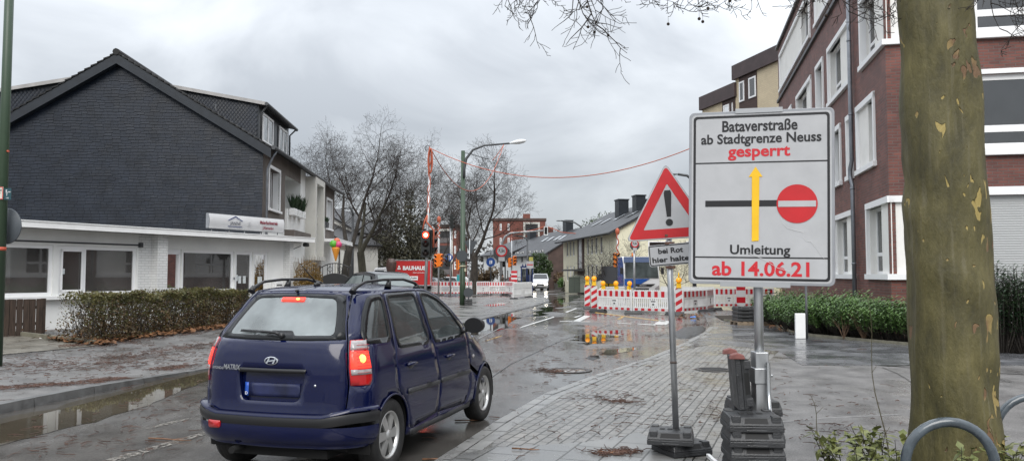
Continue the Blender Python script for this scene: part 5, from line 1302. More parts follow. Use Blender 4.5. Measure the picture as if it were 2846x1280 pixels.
def detour_sign():
    a = R(18); c = Vector((2.072, 6.80, 0)); W, H = 1.167, 1.465
    t = thing('detour_sign', 'big grey-white detour board with yellow arrow and no-entry disc on a steel post', 'road sign', c, 0)
    right = Vector((math.cos(a), -math.sin(a), -.018)); up = Vector((.018, 0, 1)).normalized()
    B = facing((0, -.06, 1.615 + H / 2), right, up)
    mb = MB(); mb.prism(rrect(W, H, .045), B @ Matrix.Translation((0, 0, -.03)), .03); mb.build('board', M_alu, t, bevel=.004)
    bd = t.children[0] if t.children else None
    mb = MB(); mb.prism(rrect(W - .045, H - .045, .035), B, .002); mb.build('face', M_signwhite, t)
    mb = MB(); ring_poly(mb, B, rrect(W - .075, H - .075, .03), rrect(W - .115, H - .115, .022), .004)
    def bar(x0, x1, v, th): mb.poly([B @ Vector(p) for p in ((x0, H / 2 - H * v - th / 2, .004), (x1, H / 2 - H * v - th / 2, .004), (x1, H / 2 - H * v + th / 2, .004), (x0, H / 2 - H * v + th / 2, .004))])
    ix = (W - .113) / 2
    bar(-ix, ix, .300, .011); bar(-ix, ix, .845, .011)
    bar(-.445, .142, .536, .052)
    def at_(x, v): return B @ Matrix.Translation((x, H / 2 - H * v, .0045))
    text_fit(mb, 'Bataverstraße', .605, .098, at_(-.005, .088), bold=.024)
    text_fit(mb, 'ab Stadtgrenze Neuss', .965, .112, at_(.0, .170), bold=.024)
    text_fit(mb, 'Umleitung', .48, .105, at_(.0, .808), bold=.022)
    mb.build('black_lettering', M_inkblack, t)
    M_inkred = mat('ink_red', (.56, .018, .028), .4)
    mb = MB(); text_fit(mb, 'gesperrt', .50, .115, at_(-.01, .249), bold=.028); mb.build('red_lettering', M_inkred, t); mb = MB(); text_fit(mb, 'ab 14.06.21', .775, .125, at_(.0, .908), bold=.026); mb.build('red_lettering', M_inkred, t)
    mb = MB(); y0, y1 = H / 2 - H * .752, H / 2 - H * .326; ax = -.035
    mb.poly([B @ Vector((x, y, .007)) for x, y in ((ax - .030, y0), (ax + .026, y0 + .004), (ax + .030, y1 - .085), (ax + .056, y1 - .085), (ax, y1), (ax - .056, y1 - .085), (ax - .030, y1 - .085))]); mb.build('arrow', M_yellow, t)
    mb = MB(); D = B @ Matrix.Translation((.292, H / 2 - H * .540, .006)); disc(mb, D, .160, 40); mb.build('no_entry_disc', M_red, t)
    mb = MB(); mb.poly([D @ Vector(p) for p in ((-.147, -.025, .003), (.147, -.025, .003), (.147, .025, .003), (-.147, .025, .003))]); mb.build('disc_bar', M_signwhite, t)
    mb = MB(); sc = [(.164, .19), (.18, .14), (.218, .10), (.30, .075), (.343, .065), (.338, .03), (.36, -.005), (.398, -.01)]; s2 = [(.40, -.01), (.45, -.08), (.50, -.15)]; s3 = [(-.09, -.45), (.03, -.50), (.14, -.57), (.24, -.60)]
    for q, o in ((sc, -.36), (s2, -.36), (s3, -.02)):
        for (x0, v0), (x1, v1) in zip(q, q[1:]): mb.poly([B @ Vector(p) for p in ((x0, v0 + o, .0075), (x1, v1 + o, .0075), (x1, v1 + o + .004, .0075), (x0, v0 + o + .004, .0075))])
    mb.build('scratch', mat('scratch_pale', (.60, .60, .60), .5), t)
    for v, x0, x1 in ((.5, -.20, .18), (-.5, -.32, .24)):
        y = H * v; s = 1 if v > 0 else -1; mb = MB()
        mb.poly([B @ Vector(p) for p in ((x0, y - .022 * s, .0105), (x1, y - .022 * s, .0105), (x1, y + .018 * s, .0105), (x0, y + .018 * s, .0105))]); mb.poly([B @ Vector(p) for p in ((x0, y + .018 * s, .0105), (x1, y + .018 * s, .0105), (x1, y + .018 * s, -.04), (x0, y + .018 * s, -.04))])
        for x in (x0, x1): mb.poly([B @ Vector(p) for p in ((x, y - .022 * s, .0105), (x, y + .018 * s, .0105), (x, y + .018 * s, -.04), (x, y - .022 * s, -.04))])
        mb.build('edge_clamp', mat('clamp_aluminium', (.40, .41, .42), .4, metal=.4), t)
    mb = MB(); mb.cyl((0, .03, .55), (0, .03, 2.6), .038, 20); mb.build('post', M_galv, t)
    mb = MB(); mb.b(-.055, .055, -.05, .10, .50, 1.06); mb.b(-.068, .068, -.062, .112, .80, .93); mb.b(.055, .09, .0, .02, .84, .87); mb.build('post_sleeve', M_galv, t, bevel=.008)
    mb = MB(); mb.tube([(.035, -.085, .98), (.035, -.09, .75), (.03, -.12, .62), (.0, -.26, .54)], .019, 14, caps=False); mb.tube([(.03, -.12, .62), (.0, -.255, .543)], .015, 14, caps=False); mb.ball((.095, .01, .86), .012, seg=8); mb.build('handle_tube', mat('bright_zinc', (.55, .56, .57), .22, metal=.9), t)
    mb = MB(); mb.bar((-.27, -.62, .045), (-.27, .75, .045), .03, .03); mb.bar((.19, -.62, .045), (.19, .75, .045), .03, .03); mb.bar((-.27, .05, .05), (.19, .05, .05), .03, .03); mb.b(-.06, .06, -.06, .11, .055, .5); mb.build('ground_frame', M_whitepl, t)
detour_sign()
def plate(w=.42, d=.40, h=.113):
    """moulded recycled-plastic foot plate: chamfered block with ribs, hand holes and a label field"""
    mb = MB(); bh = h * .42
    a = [(-w / 2, -d / 2), (w / 2, -d / 2), (w / 2, d / 2), (-w / 2, d / 2)]; i2 = .82
    mb.b(-w / 2, w / 2, -d / 2, d / 2, 0, bh)
    v0 = [mb.bm.verts.new((x, y, bh + .001)) for x, y in a]; v1 = [mb.bm.verts.new((x * .93, y * i2, h)) for x, y in a]
    mb.bm.faces.new(v1); mb.bm.faces.new(v0[::-1])
    for i in range(4): mb.bm.faces.new((v0[i], v0[(i + 1) % 4], v1[(i + 1) % 4], v1[i]))
    for x in (-w * .36, w * .36): mb.b(x - .035, x + .035, -d * .47, -d * .28, bh, h + .012); mb.b(x - .035, x + .035, d * .28, d * .47, bh, h + .012)
    mb.b(-w * .2, w * .2, -d * .505, -d * .38, .0, bh * .5)
    return mb
def plate_detail(parent, w=.42, d=.40, h=.113):
    mb = MB()
    for x in (-.10, -.03, .04): mb.b(x, x + .045, -.02, .04, h + .001, h + .004)
    mb.poly([(-w * .22, -d * .485, h * .52), (w * .22, -d * .485, h * .52), (w * .20, -d * .425, h * .93), (-w * .20, -d * .425, h * .93)])
    mb.build('slot', mat('rubber_hollow', (.008, .008, .008), .7), parent)
def make_plate(label, loc, rz, group, proto=[None], tilt=None):
    if proto[0] is None:
        t = thing('foot_plate', label, 'foot plate', loc, rz, group); plate().build('block', M_rubber, t, bevel=.008); plate_detail(t); proto[0] = t
    else: t = dup(proto[0], loc, rz, label, group=group)
    if tilt: t.rotation_euler = tilt
    return t
GP = 'foot plates weighing down the detour sign'
ords = ('topmost', 'second from the top', 'third from the top', 'second from the bottom', 'lowest')
for i in range(5):
    j = random.Random(i + 3)
    make_plate(f'black foot plate, {ords[i]} of the front stack below the detour sign', (1.905 + j.uniform(-.01, .01), 6.50 + j.uniform(-.012, .012), .458 - .1135 * i + .03), R(-4 + j.uniform(-1.5, 1.5)), GP)
for i in range(5):
    j = random.Random(i + 13)
    make_plate(f'black foot plate, {ords[i]} of the rear stack behind the detour sign post', (2.13 + j.uniform(-.01, .01), 7.22 + j.uniform(-.012, .012), .458 - .1135 * i + .03), R(-4 + j.uniform(-1.5, 1.5)), GP)
make_plate('black foot plate standing upright on edge left of the detour sign post', (1.85, 6.84, .81), 0, GP, tilt=(0, R(86), R(-6)))
def upright_caps():
    for k, y in enumerate((6.74, 6.95)):
        t = thing('beacon_base_cap', ('nearer' if k == 0 else 'farther') + ' faded red cap on the upright foot plate', 'cap', (1.845, y, 1.015 + .02 * k), R(-6))
        mb = MB(); mb.prism([(-.062, 0), (.062, 0), (.05, .035), (.0, .05), (-.05, .035)], facing((0, -.04, 0), (1, 0, 0)), .08); mb.build('cap', mat('faded_red', (.19, .07, .06), .6, var=.25, scale=20), t, bevel=.006)
upright_caps()

def warning_sign():
    Y = 7.75; base = at(1879, 1194, Y); top = at(1851, 453, Y + .05)
    t = thing('warning_sign', 'red-bordered triangle with exclamation mark above a plate reading bei Rot hier halten', 'road sign', (base.x, base.y, 0), 0)
    g0 = Vector((0, 0, .2)); tp_ = Vector((top.x - base.x, .05, top.z)); ax = (tp_ - g0).normalized()
    P = lambda z: g0 + ax * ((z - .2) / ax.z)
    mb = MB(); mb.cyl(P(.13), P(2.55), .030, 16); mb.build('post', M_galv, t)
    a = R(14); right = Vector((math.cos(a), -math.sin(a), .055)).normalized(); up = (ax - right * ax.dot(right)).normalized()
    S_ = .80; hgt = S_ * .866
    zc = at(1743, 660, Y).z
    C = P(zc + hgt / 3 + .0) + Vector((0, -.045, 0)); T = facing(C, right, up)
    tri = lambda s: [(-s / 2, -s * .2887), (s / 2, -s * .2887), (0, s * .5774)]
    rt = lambda s, r: rounded(tri(s), r, 5)
    mb = MB(); mb.prism(rt(S_ + .05, .06), T @ Matrix.Translation((0, 0, -.004)), .004); mb.build('backing', M_alu, t)
    mb = MB(); mb.prism(rt(S_ + .035, .055), T, .002); mb.build('face', M_signwhite, t)
    mb = MB(); A_, B_ = rt(S_, .05), rounded(tri(S_ - .30), .012, 5); ring_poly(mb, T, A_, B_, .004); mb.build('border', M_red, t)
    mb = MB(); mb.poly([T @ Vector(p) for p in ((-.020, -.03, .005), (.020, -.03, .005), (.036, .20, .005), (.026, .225, .005), (-.026, .225, .005), (-.036, .20, .005))]); D = T @ Matrix.Translation((0, -.085, 0)); disc(mb, D, .034, 24, z=.005); mb.build('exclamation_mark', M_inkblack, t)
    z2 = at(1800, 710, Y).z; r2 = Vector((math.cos(a), -math.sin(a), .085)).normalized(); c2 = P(z2 + .012) + Vector((.015, -.05, 0)); B = facing(c2, r2, (ax - r2 * ax.dot(r2)).normalized()); w, h = .44, .205
    mb = MB(); mb.prism(rrect(w, h, .02), B @ Matrix.Translation((0, 0, -.003)), .003); mb.build('plate', M_signwhite, t)
    mb = MB(); ring_poly(mb, B, rrect(w - .012, h - .012, .018), rrect(w - .030, h - .030, .012), .002); text_fit(mb, 'bei Rot', .235, .052, B @ Matrix.Translation((-.01, .040, .003)), bold=.03); text_fit(mb, 'hier halten', .39, .052, B @ Matrix.Translation((.005, -.042, .003)), bold=.03); mb.build('lettering', M_inkblack, t)
    mb = MB()
    for z in (z2 + .12, z2 - .11, zc + .02): 
        q = P(z); mb.cyl(q - ax * .012, q + ax * .012, .036, 12); mb.b(q.x - .045, q.x + .045, q.y - .045, q.y - .028, q.z - .012, q.z + .012)
    mb.build('clamp', mat('rusty_clamp', (.14, .07, .05), .6, var=.4, scale=30), t)
    q = P(.7); mb = MB(); mb.cyl(P(.86), P(.88), .033, 12); mb.build('post_ring', mat('dark_ring', (.08, .06, .05), .6), t)
    G2 = 'foot plates holding the warning sign'
    make_plate('black foot plate, upper one of two holding the warning sign post', (base.x - .06, base.y - .05, .139), R(-13), G2)
    make_plate('black foot plate, lower one of two under the warning sign post', (base.x + .05, base.y - .0, .03), R(22), G2)
warning_sign()

def stripes(mb, x0, x1, z0, z1, y, w=.165, first=1):
    x = x0; k = first
    while x < x1 - .01:
        if k % 2: mb.poly([(x, y, z0), (min(x + w, x1), y, z0), (min(x + w, x1), y, z1), (x, y, z1)])
        x += w; k += 1
M_barw = mat('barrier_white', (.74, .74, .73), .5, var=.10, scale=3)
M_barsh = mat('barrier_reflective_white', (.62, .62, .62), .35)
M_barr = mat('barrier_red', (.50, .012, .022), .35)
def barrier_proto():
    t = thing('barrier', '', 'barrier', (0, 0, 0)); L = 2.0
    mb = MB(); mb.b(0, .05, -.025, .025, .06, 1.02); mb.b(L - .05, L, -.025, .025, .06, 1.02)
    mb.b(.05, L - .05, -.022, .022, .70, .99); mb.b(.05, L - .05, -.025, .025, .655, .70); mb.b(.05, L - .05, -.022, .022, .13, .25); mb.b(.05, L - .05, -.026, .026, .25, .29)
    n = 19
    for i in range(n):
        x = .11 + (L - .22) * i / (n - 1); mb.b(x - .027, x + .027, -.018, .018, .29, .655)
    for i in range(n): 
        x = .09 + (L - .18) * i / (n - 1); mb.b(x - .022, x + .022, -.015, .015, .99, 1.05)
    mb.b(L / 2 - .16, L / 2 + .16, -.021, .021, .33, .60)
    mb.build('panel', M_barw, t)
    mb = MB(); stripes(mb, .07, L - .07, .73, .98, -.027); stripes(mb, .07, L - .07, .14, .24, -.027); mb.build('stripe', M_barr, t)
    mb = MB(); stripes(mb, .07, L - .07, .73, .98, -.0265, first=0); stripes(mb, .07, L - .07, .14, .24, -.0265, first=0); mb.build('stripe', M_barsh, t)
    mb = MB(); mb.b(L / 2 - .11, L / 2 + .11, -.024, -.0215, .52, .57); mb.b(L / 2 - .05, L / 2 + .05, -.024, -.0215, .38, .45); mb.build('hand_hole', M_dkgrey, t)
    return t
_bp = barrier_proto(); _first = [True]
def foot_proto():
    mb = MB(); mb.box((0, 0, .06), (.40, .80, .11), taper=.82); mb.b(-.12, .12, -.38, -.20, .11, .13); mb.b(-.12, .12, .20, .38, .11, .13); return mb
_fp = [None]; _fn = [0]
def barrier_foot(label, p, rz, group='rubber feet of the barriers'):
    if _fp[0] is None:
        o = foot_proto().build('ballast_plate', M_rubber, None, bevel=.02); o.location = p; o.rotation_euler[2] = rz; _fp[0] = o
    else:
        o = _fp[0].copy(); COL.objects.link(o); o.location = p; o.rotation_euler[2] = rz
    tag(o, label, 'ballast plate', group); return o
def barrier(a, b, label, group, hs=1.0, back=False):
    """from a to b as seen from the camera, a on the left; back=True shows the plain side"""
    if back: a, b = b, a
    a, b = Vector(a), Vector(b); d = b - a; d.z = 0; L = d.length
    o = _bp if _first[0] else dup(_bp)
    _first[0] = False
    o.location = (a.x, a.y, a.z); o.rotation_euler[2] = math.atan2(d.y, d.x); o.scale = (L / 2.0, 1, hs); o['label'] = label; o['group'] = group
    return o
def px_at(px, Y, z=0.0):
    p = at(px, 763, Y); return Vector((p.x, Y, z))
GB = 'red and white barriers round the right-hand site'
Pn = [px_at(1661, 37.6), px_at(1758, 35.9), px_at(1873, 34.6)]
Pn2 = [px_at(1897, 35.0), px_at(1962, 37.4), px_at(1981, 39.4)]
barrier(Pn[0], Pn[1] - Vector((.03, 0, 0)), 'red and white barrier left of the lorry front, second after the paired beacons', GB)
barrier(Pn[1] + Vector((.03, 0, 0)), Pn[2], 'red and white barrier in front of the lorry, behind the warning sign post', GB)
barrier(Pn2[0], Pn2[1], 'red and white barrier slanting back from the single beacon', GB)
barrier(Pn2[1] + Vector((.03, .05, 0)), Pn2[2], 'short foreshortened red and white barrier by the pavement corner', GB)
q0, q1, q2 = px_at(1985, 40.6), px_at(2064, 40.9), px_at(2150, 41.2)
barrier(q0, q1, 'red and white barrier across the pavement left of the white-red post board', GB)
barrier(q1 + Vector((.05, 0, 0)), q2, 'red and white barrier across the pavement beside the bicycle', GB)
r_ = [px_at(1666, 39.4), px_at(1674, 44), px_at(1735, 46.2)]
GBB = 'white barrier backs on the far side of the site'
barrier(r_[0], r_[1], 'white barrier back running away behind the amber lamps', GBB, back=True)
barrier(r_[1], r_[2], 'white barrier back between the amber lamps and the lorry', GBB, back=True)
r2 = [px_at(1836, 46.8), px_at(1880, 46.2), px_at(1935, 45.4), px_at(1985, 44.8)]
for k, (a, b) in enumerate(zip(r2, r2[1:])):
    barrier(a, b, ('white barrier back right of the lorry', 'white barrier back behind the warning plate', 'white barrier back partly hidden behind the detour board')[k], GBB, back=True)
for p, lab in ((Pn[0], 'rubber foot below the beacons at the left barrier end'), (Pn[1], 'rubber foot at the joint between the two barriers before the lorry'), (Pn[2], 'rubber foot beside the single beacon'), (Pn2[1], 'rubber foot at the slanting barrier end'), (Pn2[2], 'rubber foot near the pavement corner barrier'), (q1, 'rubber foot under the barriers across the pavement')):
    barrier_foot(lab, (p.x, p.y - .1, 0.0), R(80 if p is Pn[1] else 60))
GL = 'red and white barriers round the left-hand site'
l0 = [px_at(1139, 68), px_at(1195, 67.5), px_at(1225, 67.3), px_at(1282, 67.2), px_at(1312, 67.5)]
labs = ('red and white barrier at the far left behind the blue car roof', 'red and white barrier beside the traffic light pole', 'red and white barrier left of the green lamp post', 'red and white barrier end piece behind the green lamp post')
for k, (a, b) in enumerate(zip(l0, l0[1:])): barrier(a, b, labs[k], GL, 1.12)
m0 = [px_at(1325, 66.5), px_at(1360, 68.2), px_at(1405, 68.2), px_at(1430, 65)]
for k, (a, b) in enumerate(zip(m0, m0[1:])): barrier(a, b, ('red and white barrier right of the green lamp post', 'red and white barrier in the middle of the crossing', 'red and white barrier joining the white one')[k], GL, 1.1)
barrier(px_at(1426, 56), px_at(1478, 61), 'plain white barrier with its back turned near the silver van', GL, 1.12, back=True)
for p, lab in ((px_at(1428, 56), 'rubber foot under the plain white barrier near end'), (px_at(1470, 60.5), 'rubber foot under the plain white barrier far end'), (px_at(1225, 67), 'rubber foot under the left-hand barriers'), (px_at(1405, 68), 'rubber foot under the middle crossing barriers')): barrier_foot(lab, p, R(20))

def clip_rect(poly, x0, x1, y0, y1):
    for ax, lim, sg in ((0, x0, 1), (0, x1, -1), (1, y0, 1), (1, y1, -1)):
        out = []
        for i in range(len(poly)):
            a, b = poly[i - 1], poly[i]; ia, ib = (a[ax] - lim) * sg >= 0, (b[ax] - lim) * sg >= 0
            if ia != ib:
                k = (lim - a[ax]) / (b[ax] - a[ax]); out.append((a[0] + (b[0] - a[0]) * k, a[1] + (b[1] - a[1]) * k))
            if ib: out.append(b)
        poly = out
        if not poly: return []
    return poly
def lamp(name, label, p, rz, s=1.0, spike=False, group='amber warning lamps on the barriers'):
    t = thing(name, label, 'warning lamp', p, rz, group)
    mb = MB(); mb.b(-.08 * s, .08 * s, -.045 * s, .045 * s, 0, .20 * s); mb.b(-.095 * s, .095 * s, -.05 * s, .05 * s, 0, .05 * s); mb.build('battery_case', M_yellow, t, bevel=.012 * s)
    M = facing((0, -.05 * s, .29 * s), (1, 0, 0)); mb = MB(); mb.lathe([(.0005, .07 * s), (.05 * s, .065 * s), (.085 * s, .04 * s), (.095 * s, 0), (.095 * s, -.06 * s), (.06 * s, -.10 * s), (.0005, -.11 * s)], 20, M); mb.build('lens', M_lampamber, t)
    mb = MB(); mb.lathe([(.094 * s, .014 * s), (.105 * s, .014 * s), (.105 * s, -.03 * s), (.094 * s, -.03 * s)], 20, M, close=True)
    if spike: mb.tube([(0, -.05 * s, .38 * s), (0, -.05 * s, .46 * s), (0, -.05 * s, .58 * s)], [.035 * s, .03 * s, .01 * s], 8)
    mb.build('rim', M_yellow, t)
def beacon(label, p, rz, mirror, spike, lamplabel, h=1.05):
    t = thing('beacon_board', label, 'beacon', p, rz, 'striped beacon boards'); w = .29
    mb = MB(); mb.b(-w / 2, w / 2, -.02, .02, .14, .14 + h); mb.build('board', M_barsh, t, bevel=.01)
    mb = MB(); z = -.2
    while z < h + .4:
        q = clip_rect([(-.3, z), (.3, z + (.36 if not mirror else -.36)), (.3, z + (.36 if not mirror else -.36) + .17), (-.3, z + .17)], -w / 2 + .012, w / 2 - .012, 0.012, h - .012)
        if len(q) > 2: mb.poly([(x, -.023, .14 + y) for x, y in q])
        z += .34
    mb.build('stripe', M_barr, t)
    mb = MB(); mb.box((0, 0, .07), (.42, .8, .13), taper=.8); mb.build('foot', M_rubber, t, bevel=.02)
    lamp('warning_lamp', lamplabel, (p[0], p[1], p[2] + .14 + h), rz, 1.15, spike)
b1, b2, b3 = px_at(1632, 40.5), px_at(1651, 38.2), px_at(1886, 34.3)
beacon('striped beacon, left one of the pair before the yellow house', b1, R(-4), False, False, 'amber lamp on the left one of the paired beacons')
beacon('striped beacon, right one of the pair at the barrier end', b2, R(-4), False, False, 'amber lamp on the right one of the paired beacons')
beacon('single striped beacon beside the warning sign post', b3, R(-6), False, True, 'amber lamp with a spike on the single beacon', 1.0)
for px, Y, lab in ((1677, 37.5, 'amber lamp on the barrier nearest the paired beacons'), (1713, 36.9, 'amber lamp in the middle of the left barrier'), (1748, 36.2, 'amber lamp with bent head before the lorry bumper')):
    p = px_at(px, Y, .99); lamp('warning_lamp', lab, p, R(-30 if px != 1748 else 35), 1.1)
def post_board():
    p = px_at(2057, 39.6); t = thing('pedestrian_board', 'white and red post board hung on the barrier across the pavement', 'sign board', p, 0)
    mb = MB(); mb.prism([(-.24, .30), (0, .12), (.24, .30), (.24, 1.15), (-.24, 1.15)], facing((0, -.05, 0), (1, 0, 0)), .03); mb.build('board', M_barsh, t)
    mb = MB(); mb.b(-.215, .215, -.085, -.081, .34, .62); mb.b(-.215, .215, -.085, -.081, .95, 1.12); mb.build('stripe', M_barr, t)
post_board()

def left_pole():
    Y = 14.2; x = at(9, 640, Y).x - .035; z0 = left_z(x, Y)
    t = thing('lamp_post', 'dark green lamp post with small plates at the left edge', 'lamp post', (x, Y, z0), 0)
    mb = MB(); mb.tube([(0, 0, 0), (0, 0, 9.5)], [.088, .068], 24); mb.tube([(0, 0, 9.4), (.1, .0, 9.9), (.8, 0, 10.3), (1.5, 0, 10.35)], .04, 8); mb.build('pole', M_greenpole, t)
    z = lambda py: at(9, py, Y).z - z0
    mb = MB(); mb.cyl((0, 0, z(696)), (0, 0, z(686)), .0885, 24); mb.cyl((.075, -.03, z(421)), (.105, -.03, z(421)), .02, 10); mb.build('band', mat('band_red', (.45, .08, .04), .5), t)
    mb = MB(); rb = facing((-.025, -.10, z(538)), (1, 0, 0)); mb.prism(rrect(.20, .22, .01), rb, .004); mb.build('hydrant_plate', mat('plate_cream', (.60, .58, .50), .5), t)
    mb = MB(); ring_poly(mb, rb, rrect(.196, .216, .01), rrect(.172, .192, .008), .006); mb.build('plate_border', M_red, t)
    mb = MB(); text_fit(mb, 'H 150', .13, .045, rb @ Matrix.Translation((.01, .05, .006)), bold=.01); text_fit(mb, '13', .05, .04, rb @ Matrix.Translation((0, -.06, .006)), bold=.01); mb.poly([rb @ Vector(p) for p in ((-.06, -.005, .006), (.06, -.005, .006), (.06, .003, .006), (-.06, .003, .006))]); mb.poly([rb @ Vector(p) for p in ((-.004, -.05, .006), (.004, -.05, .006), (.004, -.005, .006), (-.004, -.005, .006))]); mb.build('plate_lettering', M_inkblack, t)
    mb = MB(); sb = facing((.145, -.085, z(540)), (1, 0, 0)); mb.prism(rrect(.125, .20, .008), sb, .004); mb.build('valve_plate', mat('plate_petrol', (.015, .06, .075), .4), t)
    mb = MB(); text_fit(mb, 'S', .028, .045, sb @ Matrix.Translation((-.02, .05, .006)), bold=.012); text_fit(mb, '100', .045, .02, sb @ Matrix.Translation((.03, .035, .006)), bold=.012); text_fit(mb, '142', .045, .02, sb @ Matrix.Translation((0, -.07, .006)), bold=.012); text_fit(mb, 'T', .035, .05, sb @ Matrix.Translation((-.012, -.01, .006)), bold=.006); mb.build('plate_lettering', M_whitepl, t)
    s = thing('round_sign', 'back of a round grey traffic sign on the green lamp post', 'road sign', (x - .02, Y + .10, at(9, 627, Y).z), 0)
    D = facing((.02, .04, 0), (-1, .25, 0)); mb = MB(); mb.lathe([(.0005, .0), (.31, .0), (.32, .012), (.31, .014), (.0005, .016)], 40, D); mb.build('disc', mat('sign_back_grey', (.065, .075, .085), .45, var=.1, scale=4), s)
    mb = MB(); mb.poly([(.21, .012, -.13), (.27, .0, -.13), (.27, .0, -.05), (.21, .012, -.05)]); mb.build('sticker', mat('sticker_white', (.5, .48, .47), .6, var=.3, scale=40), s)
left_pole()

def lamp_head(mb, p, d, L=.75, w=.16):
    d = Vector(d).normalized(); M = facing(p, d, (0, 0, 1))
    mb.lathe([(.0005, 0), (w * .35, .02), (w * .8, L * .35), (w, L * .6), (w * .8, L * .85), (w * .3, L), (.0005, L + .02)], 12, Matrix.Translation(p) @ d.to_track_quat('Z', 'Y').to_matrix().to_4x4() @ Matrix.Diagonal((1, .55, 1, 1)))
def green_lamp():
    Y = 45.0; b = px_at(1286, Y); top = at(1293, 420, Y)
    t = thing('street_lamp', 'tall green street lamp with curved arm at the crossing', 'street lamp', (b.x, Y, .02), 0)
    H = top.z; mb = MB(); mb.tube([(0, 0, 0), (0, 0, 1.2), (0, 0, 1.25), (0, 0, H)], [.17, .165, .15, .115], 20); mb.build('pole', M_greenpole, t)
    e = at(1418, 400, Y); e = Vector((e.x - b.x, 0, e.z)); j = at(1296, 470, Y).z
    mb = MB(); mb.tube([(.06, -.1, j - .5), (.07, -.1, j), (.18, -.1, j + .55), (.55, -.1, j + 1.05), (1.2, -.1, j + 1.3), (e.x, -.1, e.z)], [.08, .08, .075, .065, .055, .05], 12); mb.build('arm', M_dkgrey, t)
    mb = MB(); lamp_head(mb, Vector((e.x - .05, -.1, e.z)), (1, 0, .16), .95, .24); mb.build('lamp_head', mat('lamp_head_pale', (.75, .77, .78), .3), t)
    e2 = at(1360, 427, Y + 4); z2 = at(1300, 421, Y).z
    mb = MB(); mb.tube([(0, .05, H - .1), (.4, .5, H - .10), (1.25, 2.2, H - .14)], .022, 8); lamp_head(mb, Vector((1.05, 1.9, H - .14)), (1, .9, 0), .45, .06); mb.build('small_arm', M_dkgrey, t)
    z = lambda py: at(1290, py, Y).z
    mb = MB(); mb.cyl((0, 0, z(742)), (0, 0, z(738)), .20, 16); mb.b(.10, .2, -.18, -.10, z(755), z(746)); mb.build('band', mat('pale_band', (.45, .42, .3), .6), t)
    x = px_at(1303, Y).x; s = thing('sign_post', 'thin post with backs of yield and round signs beside the green lamp', 'road sign', (x, Y - .3, .3), 0)
    mb = MB(); mb.cyl((0, 0, -.2), (.06, 0, z(664) - .3), .03, 10); mb.build('post', M_galv, s)
    bk = mat('sign_back_grey2', (.045, .052, .058), .5); zz = lambda py: z(py) - .3
    mb = MB(); w = .74; mb.prism([(-w / 2, 0), (w / 2, 0), (.04, -.72), (-.04, -.72)], facing((.12, .04, zz(669)), (1, 0, 0)), .01); mb.build('yield_back', bk, s)
    mb = MB(); M = facing((-.36, .05, zz(711)), (1, 0, 0)); disc(mb, M, .31, 28); mb.build('round_back', bk, s)
    mb = MB(); M = facing((.0, -.06, zz(812)), (1, 0, 0)); disc(mb, M, .27, 28); mb.build('round_back', bk, s)
    mb = MB(); mb.b(-.14, .12, -.1, .06, zz(727), zz(719)); mb.build('bracket', M_black, s)
    for k in range(3): make_plate(('lowest', 'middle', 'top')[k] + ' foot plate at the green lamp post', (x, Y - .3, .02 + .118 * k), 0, 'foot plates at the green lamp post')
green_lamp()

def plain_lamp(px, ybase, ytop, Y, armpx, army, label, col=None, z0=0):
    b = px_at(px, Y, z0); tp_ = at(px, ytop, Y); e = at(armpx, army, Y)
    t = thing('street_lamp', label, 'street lamp', b, 0); H = tp_.z; ex, ez = e.x - b.x, e.z
    mb = MB(); mb.tube([(0, 0, 0), (0, 0, H)], [.12, .09], 10); mb.build('pole', col or M_galv, t)
    mb = MB(); mb.tube([(0, 0, H - .05), (ex * .12, 0, H + (ez - H) * .5), (ex * .4, 0, H + (ez - H) * .85), (ex, 0, ez)], [.09, .085, .075, .07], 8); mb.build('arm', col or M_galv, t)
    mb = MB(); lamp_head(mb, Vector((ex * .93, 0, ez)), (ex, 0, -.02), .7, .11); mb.build('lamp_head', M_dkgrey, t)
plain_lamp(1622, 790, 645, 85, 1560, 613, 'grey street lamp leaning its arm over the road before the yellow house', M_dkgrey)
plain_lamp(979, 755, 600, 58, 972, 578, 'slim street lamp between the two bare trees on the left', M_dkgrey)
plain_lamp(1466, 775, 668, 96, 1432, 655, 'small street lamp before the white skylight house', M_dkgrey)
plain_lamp(1930, 700, 510, 46, 1884, 484, 'street lamp mostly hidden behind the detour board', M_dkgrey)

